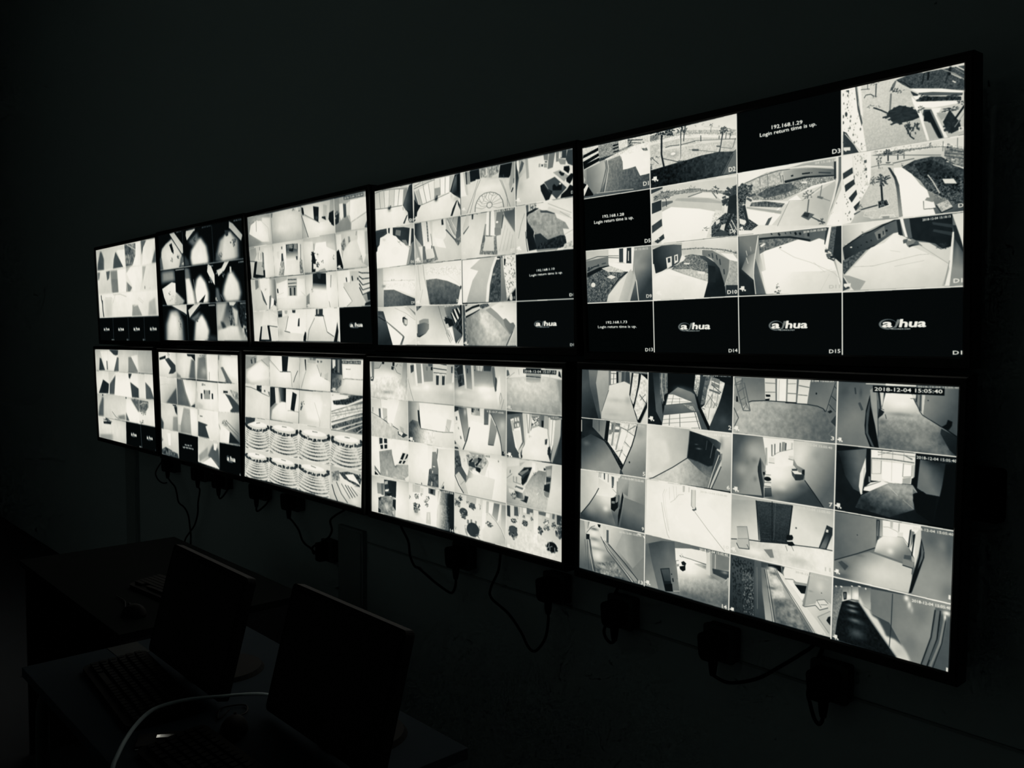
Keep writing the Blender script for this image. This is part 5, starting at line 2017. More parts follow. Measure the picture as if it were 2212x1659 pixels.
FEEDS['B2'] = '''
q 150 150 200 235 -1 -1 380 -1 383 214 5 218
g 175 235 154 14 120 107 -1 -1 380 -1 383 214 5 218
b 248 203 85 114.8 36.4 .7
b 246 315 160 37.0 21.5 .8
b 245 87 96 39.6 29.6 .5
b 190 190 136 89.7 29.2 .6
b 150 176 174 77.2 14.7 .6
b 165 124 213 130.7 11.1 .5
b 215 52 187 33.4 14.9 .5
n 16 15.7 7 92 379 79 383 214 5 218
p 130 16 1 46 1 42 91 20 99
p 175 46 1 122 1 121 22 88 41 45 39
l 70 3.3 1.8 125 7 98 37 45 42
p 20 127 0 151 0 149 12 129 13
p 25 234 -1 257 1 252 22 234 21
p 40 224 23 249 26 243 44 222 41
p 190 256 1 336 1 323 67 280 58 255 29
l 80 3.1 1.8 252 26 280 58 317 67
j 60 274 16 18.7 14.4 12
j 90 317 13 12.3 10.7 8
g 150 195 342 9 341 123 343 0 379 1 375 79 347 109 341 131 319 128
p 110 379 1 386 2 384 86 375 79
p 45 7 92 41 91 34 114 7 115
p 220 14 94 34 93 24 107 10 104
t 245 364 195 373 195 10 1
q 190 180 225 235 380 -1 801 0 801 214 383 214
p 215 385 1 415 1 437 119 401 121
p 70 409 13 442 9 441 45 414 57
p 150 445 3 515 2 520 109 473 111
p 235 442 3 462 3 479 125 461 125
p 235 508 2 527 1 534 115 519 116
p 145 521 1 618 1 617 95 537 101
p 80 575 0 615 1 612 13 578 14
p 120 555 16 572 16 569 38 558 38
p 40 598 17 615 16 615 35 598 34
b 246 460 139 53.2 14.0 .7
b 248 559 128 45.8 20.7 .8
p 205 618 -1 744 -1 739 50 623 50
l 25 6.0 3.7 685 -1 739 4
l 25 6.2 3.8 620 23 739 30
l 40 5.0 3.1 623 47 739 50
p 200 628 52 739 51 722 111 645 114
p 60 645 61 670 61 667 113 646 113
p 55 698 60 722 60 719 111 697 112
b 248 664 55 11.1 5.4 .9
b 248 708 57 10.9 5.4 .9
p 195 673 62 695 61 694 112 671 113
p 185 744 -1 798 0 786 98 727 107
p 70 777 10 790 10 787 45 777 45
b 248 775 121 26.8 20.0 .8
b 195 710 161 65.6 23.6 .6
l 150 3.6 2.1 384 90 413 163 439 214
p 235 790 45 800 44 800 91 781 98
q 120 205 225 240 801 0 1213 -1 1213 216 802 215
g 80 200 824 30 850 128 801 1 882 -1 901 120 803 144
p 40 814 4 871 1 876 45 834 53
r 60 40 15.4 829 57 881 48 896 100 839 116
l 150 5.3 3.3 803 11 819 17 845 5
l 160 4.2 2.7 803 31 824 37
l 160 4.2 2.7 804 51 826 60
l 160 4.2 2.7 804 74 829 70
l 150 4.2 2.7 803 97 824 90
p 215 875 -1 892 -1 906 123 891 120
g 110 165 928 27 927 125 892 -1 948 -1 952 124 908 119
p 60 907 16 917 18 915 41 908 41
p 205 940 -1 961 0 970 133 952 130
g 130 165 1003 25 1002 96 961 0 1105 0 1138 99 1100 107 967 107
p 200 983 0 1038 0 1028 27 988 25
l 110 2.5 1.6 993 1 993 29
l 110 2.5 1.6 1010 1 1013 28
p 60 1042 -1 1101 0 1096 25 1042 25
p 75 963 23 975 21 975 26 965 26
b 246 849 144 47.0 16.5 .8
b 248 1051 119 78.2 25.5 .95
b 246 1080 155 67.8 25.4 .8
b 240 849 191 62.8 16.5 .7
s 215 7.7 4.9 901 139 1002 147 952 189 839 162
p 110 1105 3 1124 2 1141 121 1129 128 1115 78
p 70 1131 53 1146 61 1136 128 1129 116
g 205 220 1148 21 1148 146 1124 2 1201 2 1200 218 1147 220 1138 134 1148 83
s 242 3.5 2.3 1153 67 1162 42 1171 120 1152 209 1138 134
l 110 2.3 1.6 1171 129 1162 158 1169 189 1181 157 1171 129
l 130 2.3 1.6 1195 162 1176 213
q 200 190 175 190 1214 -1 1601 1 1601 216 1215 215
p 238 1215 1 1355 0 1355 44 1215 55
p 238 1458 2 1601 2 1601 50 1458 37
s 200 5.5 3.7 1220 61 1355 47 1458 40 1591 56 1601 212 1398 214 1215 188
g 212 175 1355 59 1398 208 1215 61 1355 41 1458 37 1601 55 1601 215 1215 215
b 225 1328 90 66.6 18.2 .5
n 10 17.4 1215 61 1458 40 1601 55 1601 215 1215 215
p 110 1216 15 1229 16 1238 40 1216 47
l 150 2.8 1.9 1215 58 1274 25
l 150 2.2 1.5 1301 9 1306 36
l 160 2.1 1.5 1517 23 1517 41
p 150 1355 32 1458 31 1456 45 1355 45
l 15 5.3 3.6 1355 42 1456 44
g 150 190 1398 48 1398 69 1355 48 1456 48 1454 67 1390 73 1355 68
p 40 1574 11 1595 14 1591 41 1572 33
p 235 1582 10 1601 14 1597 47 1591 38
p 70 1595 15 1601 16 1601 47 1595 41
s 150 3.7 2.6 1562 51 1601 50 1601 165 1583 149
p 165 1525 170 1579 184 1591 201 1534 202
p 185 1424 176 1450 171 1454 213 1429 212
b 165 1301 189 89.8 9.2 .5
p 15 1353 2 1458 2 1458 11 1353 12
p 12 1335 8 1560 8 1558 27 1335 27
t 228 1340 23 1554 22 12 2018-12-04 15:07:10
i 1216 206 25.4 17.1
q 225 235 190 190 5 219 383 215 384 444 6 448
p 225 8 222 105 220 109 326 10 302
p 245 105 220 214 220 212 362 180 350 109 329
p 243 176 220 302 217 288 371 180 346
g 235 185 233 266 368 365 302 217 383 216 382 406 337 396 231 364
l 170 3.3 1.9 108 220 113 273
p 150 21 272 31 271 30 301 20 298
p 90 87 275 107 274 112 329 93 327
p 190 127 269 175 271 177 347 135 335
l 120 3.9 2.2 142 334 174 317
p 60 135 335 177 347 174 350 138 340
g 205 185 82 350 211 432 10 304 148 341 231 368 343 399 384 413 384 444 6 448
n 12 18.9 10 304 231 368 384 413 384 444 6 448
l 80 4.1 2.3 10 302 109 329 187 357
l 50 5.1 2.9 231 368 287 385
j 110 212 362 17.9 13.2 12
e 215 208 362 11.5 11.0 
j 80 177 355 9.0 3.7 6
p 170 300 363 343 374 340 399 312 391
p 55 281 397 337 396 330 425 287 414
p 215 293 394 337 399 321 419 290 407
p 55 337 399 379 410 336 428 318 423
q 200 240 235 120 388 215 800 216 801 448 386 442
p 150 391 217 489 217 499 358 476 325 423 318 392 338
g 130 205 400 256 483 250 391 217 489 217 482 324 426 318 392 336
p 45 474 261 489 261 505 361 493 358 479 314
p 246 489 218 800 217 799 359 703 366 505 361
g 75 225 398 380 545 403 392 338 426 318 482 325 499 360 703 366 799 361 801 448 386 442
n 14 11.5 392 338 426 318 499 360 631 368 630 440 386 442
b 60 440 341 35.7 14.2 .6
b 50 409 404 24.1 28.5 .6
l 70 4.1 2.5 505 361 631 365 703 366 792 360
p 205 739 292 779 296 760 361 719 361
l 150 2.7 1.7 728 330 757 359
i 387 438 36.4 21.5
q 180 150 200 225 801 215 1213 215 1213 445 802 448
p 60 802 219 838 220 838 238 802 250
g 110 160 849 228 900 356 838 222 901 223 926 334 905 395 884 400
b 225 890 244 12.4 19.7 .7
b 60 848 224 15.7 6.6 .6
p 240 804 250 836 238 889 403 868 445 803 397
l 110 5.3 3.3 838 238 889 400
p 110 812 273 825 272 827 292 817 293
p 175 830 325 840 328 843 341 831 338
p 130 848 373 858 373 863 389 852 390
l 190 2.7 1.7 809 313 827 305
p 80 801 398 816 413 816 420 801 419
p 60 802 433 831 435 837 444 802 446
p 238 906 221 942 222 941 287 920 334
p 243 941 271 1041 267 1080 296 1072 367 1118 398 1142 323 1180 414 1180 446 878 444 920 348
p 235 941 254 1026 255 1051 295 941 287
p 60 944 220 962 221 959 242 944 241
l 60 3.5 2.3 969 222 967 230
l 70 3.5 2.3 987 221 988 230
p 40 997 220 1004 221 1004 232 997 231
g 215 165 952 241 982 252 952 244 1007 234 1017 256 951 257
p 235 1012 217 1046 217 1041 277 1026 255 1012 256
l 60 8.2 5.2 928 321 905 388 873 444
p 110 1044 220 1080 221 1078 296 1043 299
l 60 4.9 3.2 1043 297 1075 296
p 235 1080 242 1100 244 1085 372 1070 393
g 165 125 1109 243 1099 387 1100 244 1142 323 1118 398 1072 399
l 60 5.8 3.8 1075 399 1118 398
g 120 170 1124 226 1171 302 1080 221 1213 217 1199 437 1184 432 1166 365 1142 317 1100 247
b 215 1184 288 23.4 28.2 .7
l 60 4.8 3.2 1095 238 1138 298 1166 352 1182 439
l 215 7.7 5.1 1095 247 1133 298
p 50 1177 424 1199 418 1199 450 1177 446
t 225 1067 233 1193 233 8 15:07:08
t 240 1190 434 1203 434 13 7
q 90 130 60 70 1215 216 1601 217 1602 442 1215 446
p 40 1219 219 1332 218 1328 227 1219 235
g 100 70 1242 249 1256 418 1219 235 1324 222 1314 434 1219 444
p 235 1242 257 1306 238 1328 362 1296 411 1278 391
p 130 1267 244 1306 238 1310 269 1269 281
p 225 1274 248 1285 246 1288 264 1276 265
p 225 1292 245 1301 243 1306 260 1294 262
p 120 1265 272 1310 262 1312 290 1269 302
p 225 1276 277 1283 277 1285 292 1279 292
p 225 1290 273 1303 271 1306 289 1292 290
p 180 1247 264 1265 260 1269 312 1256 319
p 215 1260 312 1310 305 1328 362 1296 408
p 110 1315 228 1328 227 1350 372 1339 376 1328 362
p 200 1328 221 1359 221 1359 362 1346 370
p 225 1359 221 1394 222 1385 308 1355 357
l 130 4.4 3.0 1360 225 1368 316
l 110 4.4 3.0 1383 221 1374 315
p 165 1390 223 1454 223 1454 279 1390 293
p 235 1394 238 1441 232 1441 274 1394 277
h 50 40 5.2 3.6 1394 235 1446 228 1446 273 1394 277
p 120 1446 226 1461 224 1458 278 1448 279
p 25 1461 247 1475 247 1475 280 1461 278
p 170 1480 223 1505 224 1501 284 1475 280
p 240 1394 292 1441 277 1501 285 1509 348 1522 436 1323 445 1328 396 1377 330
g 232 220 1420 284 1420 447 1394 292 1441 277 1501 285 1505 379 1522 439 1323 445 1328 402
b 245 1419 401 64.8 30.2 .5
j 150 1380 329 14.9 12.1 20
p 190 1296 411 1341 361 1337 377 1310 425
p 215 1503 230 1521 229 1526 347 1518 377 1501 320
p 243 1521 238 1554 239 1542 345 1522 401 1517 348
l 130 3.3 2.4 1507 230 1505 304 1526 391
l 140 3.3 2.4 1536 240 1526 362
g 200 160 1567 241 1538 420 1554 239 1593 233 1587 312 1534 441 1522 436 1538 361
p 55 1591 233 1601 234 1602 442 1534 444 1563 396 1587 306
p 25 1563 219 1601 221 1601 229
p 25 1505 371 1518 365 1522 407 1501 406
r 60 60 5.4 1484 336 1501 331 1497 359 1484 360
p 40 1501 385 1522 377 1522 442 1505 405
p 30 1301 420 1328 426 1328 439 1305 438
p 210 1301 423 1314 415 1319 443 1305 441
t 215 1529 232 1601 232 7 15:07:10
i 1216 440 27.8 18.8
q 240 235 200 235 6 448 384 444 386 674 4 680
p 240 7 449 94 447 100 667 37 637 37 621 7 625
p 225 71 449 192 446 187 509 93 526
p 45 91 449 125 448 125 480 93 486
p 40 140 449 172 448 173 475 141 476
p 40 100 491 129 487 131 511 106 515
p 40 144 485 173 481 173 505 145 509
l 235 4.0 2.2 97 487 178 477
g 140 175 145 532 175 676 89 530 219 506 222 535 246 598 284 587 382 579 383 665 345 674 100 671
n 10 12.4 89 530 219 506 246 598 382 579 383 665 345 674 100 671
s 110 4.8 2.8 216 528 228 578 253 612 284 594 240 591 225 542
p 205 222 531 285 561 259 597 246 598
p 235 185 472 378 469 323 514 310 558 253 597 228 541 223 505
p 205 323 512 384 513 383 554 346 582 284 581
p 25 329 517 353 517 328 555 304 554
p 25 369 519 383 519 371 541 347 553
p 25 300 563 322 561 309 579 286 580
p 25 337 559 358 559 340 577 325 577
p 110 38 618 103 663 97 671 40 644
p 235 41 632 90 668 77 673
p 20 40 651 80 671 40 674
b 225 168 647 9.1 14.8 .8
b 235 251 665 19.0 2.9 .8
b 235 339 652 14.8 2.9 .8
p 235 345 663 385 640 386 669 357 672
q 244 240 225 235 385 444 800 448 800 678 386 676
p 246 388 446 607 449 600 572 571 628 559 675 388 676
p 235 565 448 607 449 600 572 577 589
p 225 610 450 652 457 646 481 607 482
p 110 652 457 660 463 652 518 640 513
g 130 90 624 501 616 657 607 482 641 478 651 525 662 572 661 672 559 677 571 632 600 572
r 90 40 19.4 577 582 595 573 606 600 656 601 661 672 562 676
p 230 611 559 632 559 631 564 611 564
p 225 606 586 613 585 611 599 605 600
p 215 599 645 606 646 605 669 596 670
g 215 236 674 496 794 517 658 460 800 449 799 678 711 676 661 669 662 572
b 215 723 497 32.8 20.4 .4
l 150 4.4 2.7 709 635 683 673
p 60 708 652 711 673 686 674
p 90 507 661 513 674 501 677
q 225 235 240 235 801 447 1213 444 1211 678 800 679
p 110 802 452 837 452 857 543 801 583
r 90 60 10.4 802 482 847 478 867 555 801 590
p 238 847 454 894 455 909 570 867 569
j 70 883 500 7.3 13.3 8
p 175 920 451 1040 451 1050 457 950 467
r 170 60 10.2 899 466 1089 453 1079 505 990 561 919 543
j 40 914 474 20.6 7.9 14
p 30 919 500 950 480 955 486 930 509
p 35 995 472 1025 476 1000 498 985 486
p 110 950 493 980 477 1000 485 970 504
p 30 975 523 1015 525 1015 554 980 542
p 30 970 514 1020 476 1025 479 985 519
p 60 924 503 965 498 975 530 919 523
p 238 950 539 1000 548 1000 566 950 562
p 210 1000 556 1079 479 1050 560 1030 562
g 110 222 878 574 949 598 804 583 862 563 909 577 919 543 960 564 1040 561 1127 567 1103 675 928 677 888 613 836 566
g 225 215 949 598 1074 647 919 589 1040 564 1127 567 1103 675 928 677 888 623
p 90 804 556 857 530 898 572 898 611 836 566 804 583
p 205 812 582 838 564 885 606 918 675 877 676
l 40 5.9 3.7 803 586 835 633 877 674
l 130 2.6 1.7 851 631 885 606
p 242 1050 463 1180 469 1170 679 1103 675 1127 570 1050 563 1079 486
b 60 1152 474 3.8 4.4 .8
l 205 2.9 1.9 1074 531 1079 569
q 225 215 225 190 1212 448 1602 447 1600 678 1212 678
p 235 1214 451 1310 447 1301 485 1232 506 1214 505
p 190 1310 466 1350 455 1310 484
p 220 1219 495 1305 479 1296 529 1218 554
l 70 4.1 2.8 1242 508 1239 524
l 110 2.8 1.9 1216 551 1255 525
p 60 1341 484 1398 477 1359 552 1332 574 1314 561 1323 532 1296 523
p 25 1341 490 1394 481 1381 495 1332 509
p 30 1350 523 1381 507 1346 560 1328 572 1319 551
p 130 1301 516 1372 487 1372 496 1323 526
p 205 1264 536 1319 533 1323 557 1319 570 1264 567
l 60 2.3 1.6 1264 536 1264 564 1319 570
l 60 2.3 1.6 1287 536 1287 564
p 238 1396 453 1420 454 1418 493 1396 496
p 205 1433 458 1442 457 1442 500 1433 498
p 215 1420 454 1476 454 1476 481 1446 484
p 40 1476 472 1489 473 1488 482 1477 484
p 130 1488 464 1534 453 1526 591 1510 611 1484 596 1493 518
g 130 205 1442 497 1420 636 1442 488 1493 488 1488 536 1476 568 1476 604 1505 615 1493 676 1287 676 1372 642 1346 579 1398 517
n 8 8.8 1442 488 1493 488 1476 604 1505 615 1493 676 1287 676 1346 579
j 50 1411 509 17.3 12.1 14
e 220 1404 497 11.3 5.5 
p 165 1493 479 1526 472 1526 502 1497 511
p 50 1493 512 1526 513 1522 532 1493 538
p 35 1480 552 1518 541 1514 584 1476 580
p 130 1476 583 1510 587 1501 612 1480 603
p 200 1534 450 1602 449 1601 678 1493 676 1522 562
g 205 225 1547 499 1547 647 1534 450 1602 449 1601 678 1493 676 1522 562
p 215 1214 571 1278 572 1264 595 1218 586
p 230 1292 573 1350 584 1328 612 1264 595
p 110 1283 580 1337 586 1328 596 1273 591
p 225 1283 588 1328 596 1319 607 1278 597
p 190 1328 612 1350 584 1354 620 1341 644
g 60 165 1287 623 1341 641 1273 607 1328 612 1341 644 1287 639
p 45 1345 622 1372 624 1359 657 1310 648 1341 644
p 238 1228 600 1269 604 1260 624 1232 621
j 35 1268 635 27.4 18.7 24
p 238 1427 606 1442 592 1442 596 1429 609
q 240 240 243 200 4 681 385 675 385 897 2 901
p 235 6 682 63 683 73 896 2 901
p 150 62 720 102 719 108 782 68 784
p 110 102 719 135 715 134 786 108 786
p 60 137 692 264 688 256 787 205 780 140 792
p 40 188 690 264 689 259 776 218 785 180 731
p 235 110 681 136 685 135 715 102 715
p 190 142 703 175 695 174 714 142 721
p 225 148 750 187 742 180 757 147 762
p 25 147 773 225 762 186 786
g 110 160 87 811 165 863 77 809 140 789 231 784 256 795 248 897 73 896
r 130 50 18.7 94 810 231 784 229 895 93 893
b 225 165 852 23.4 18.7 .7
p 40 73 870 99 877 99 896 73 896
p 35 224 799 256 795 254 861 224 836
p 40 74 809 108 797 94 825 81 820
p 190 217 867 242 863 242 885 223 888
p 243 264 688 385 687 385 897 251 897
q 235 60 60 235 386 676 799 680 795 897 385 897
p 244 388 679 672 681 649 774 642 893 385 897
p 205 424 682 495 683 489 723 423 728
l 235 4.8 2.9 418 683 417 729
l 235 3.6 2.1 436 684 435 727
p 220 495 694 524 694 524 722 495 722
p 110 570 686 644 685 633 721 570 716
p 40 588 689 616 689 610 714 587 713
p 235 633 686 644 687 644 726 630 728
g 205 40 660 772 781 772 655 690 799 685 795 897 642 895 649 774
s 235 3.3 2.1 672 688 683 690 654 808 643 775
n 22 6.7 683 700 792 699 795 897 653 893
s 35 8.2 5.1 738 693 799 688 795 897 753 892 732 762
g 215 110 660 807 732 813 655 766 727 763 747 893 642 895
n 26 4.7 682 769 754 759 758 891 681 893
j 60 461 746 27.4 21.4 30
j 80 511 734 17.6 12.0 18
j 60 392 761 12.1 15.8 16
j 70 564 744 23.1 14.0 24
j 70 546 767 23.2 17.6 26
j 35 552 784 19.7 12.7 26
j 35 458 805 41.7 32.1 50
j 50 451 831 23.9 17.9 20
b 130 457 837 29.8 17.9 .5
p 200 552 823 586 818 591 887 545 888
l 235 4.6 2.8 569 828 568 863
t 240 760 897 789 896 15 14
t 225 699 692 789 692 10 15:07:08
q 225 205 225 225 794 681 1210 680 1207 900 798 898
p 225 802 679 986 684 1026 740 1025 773 872 797 799 758
p 190 899 683 981 685 976 718 899 716
j 35 849 706 21.1 20.1 30
j 50 825 736 31.8 23.6 44
j 60 815 721 19.2 16.9 20
j 45 909 717 18.6 11.9 20
e 70 945 732 25.5 13.2 
j 50 945 735 37.8 21.8 50
j 45 1010 732 8.0 19.6 12
e 65 875 772 33.4 20.1 
j 45 875 779 41.8 26.7 50
j 40 872 800 31.4 13.4 30
p 235 981 685 1011 684 1006 740 981 731
j 130 1005 723 12.0 16.3 14
p 238 1031 688 1065 686 1050 818 1025 842 1026 757
p 190 1060 690 1080 690 1075 749 1055 752
p 246 1080 690 1116 688 1106 754 1077 746
g 120 175 1133 692 1133 772 1119 691 1162 691 1152 769 1138 781 1104 754
p 240 1162 691 1178 692 1161 768 1142 790
g 165 205 1190 700 1171 798 1176 692 1208 691 1206 856 1171 798
l 130 2.9 1.9 1077 749 1133 782 1171 817 1204 866
g 215 200 1123 822 1171 862 1104 790 1161 812 1206 868 1206 897 1035 899 1025 848
e 215 1079 777 24.4 22.6 
j 50 1081 806 36.1 16.2 46
j 60 1065 757 6.9 4.5 6
p 130 904 809 919 808 921 832 903 829
p 130 932 804 945 802 947 821 932 824
p 130 970 805 983 806 980 829 967 825
p 165 883 842 903 839 908 901 888 878
p 165 998 826 1010 828 1005 851 995 850
j 120 949 860 66.4 39.7 30
e 55 952 855 51.0 37.1 
j 90 805 871 10.7 16.9 10
j 90 994 885 25.1 16.4 14
t 225 1177 899 1201 899 12 15
i 800 895 26.8 17.0
q 225 190 215 215 1211 681 1600 678 1600 900 1211 901
p 225 1213 684 1310 682 1310 729 1300 777 1213 760
p 70 1216 687 1239 686 1241 743 1218 740
p 90 1269 685 1296 684 1301 730 1269 732
l 120 2.7 1.9 1305 683 1305 720
p 205 1323 680 1337 681 1334 719 1323 717
p 248 1334 682 1359 680 1357 706 1334 706
p 110 1359 681 1405 682 1403 708 1359 709
p 220 1381 699 1403 699 1398 715 1381 715
j 35 1264 757 27.5 15.7 44
j 40 1291 740 9.1 9.3 12
j 40 1340 726 16.1 9.3 20
e 225 1367 732 13.3 10.4 
j 35 1393 727 14.9 13.5 16
j 25 1349 756 26.7 18.5 46
p 110 1232 791 1246 786 1246 802 1232 807
e 70 1261 802 30.3 18.8 
j 50 1263 814 41.3 34.5 70
j 40 1263 839 27.5 15.7 24
e 80 1261 802 22.9 14.4 
p 232 1407 683 1440 684 1433 843 1407 845
p 110 1440 684 1493 682 1489 701 1442 699
p 215 1442 708 1467 707 1463 717 1440 718
p 240 1493 685 1518 686 1514 706 1489 704
p 110 1535 682 1551 682 1547 707 1533 706
p 60 1564 683 1596 684 1597 728 1564 728
e 200 1497 738 21.1 18.0 
j 60 1494 729 25.3 15.0 24
j 55 1495 757 29.6 16.2 34
j 25 1452 776 21.4 24.3 50
j 40 1543 737 16.6 23.8 30
j 45 1584 712 16.3 26.6 30
j 35 1580 766 27.0 41.5 70
p 240 1484 735 1501 723 1506 731 1493 742
j 110 1518 816 37.7 18.0 12
j 15 1532 843 45.9 32.9 60
e 18 1532 841 35.0 23.9 
l 170 4.2 3.0 1506 818 1514 829 1510 845 1497 853
l 170 4.2 3.0 1518 861 1518 843 1535 837
l 170 4.1 3.0 1552 861 1550 840
n 12 11.4 1309 775 1433 786 1485 807 1600 900 1211 901 1309 838
i 1212 897 23.4 15.9
c
l 240 4.5 2.6 380 -1 383 214 384 444 386 674 385 897
l 240 4.3 2.7 801 0 801 214 801 446 800 678 796 895
l 243 4.8 3.2 1213 -1 1214 215 1213 445 1211 678 1208 900
l 243 5.0 2.8 5 218 383 214 801 214 1214 215 1601 216
l 243 5.0 2.8 7 447 384 444 801 446 1213 445 1602 447
l 243 6.0 3.4 6 680 386 674 800 678 1211 678 1600 678
'''
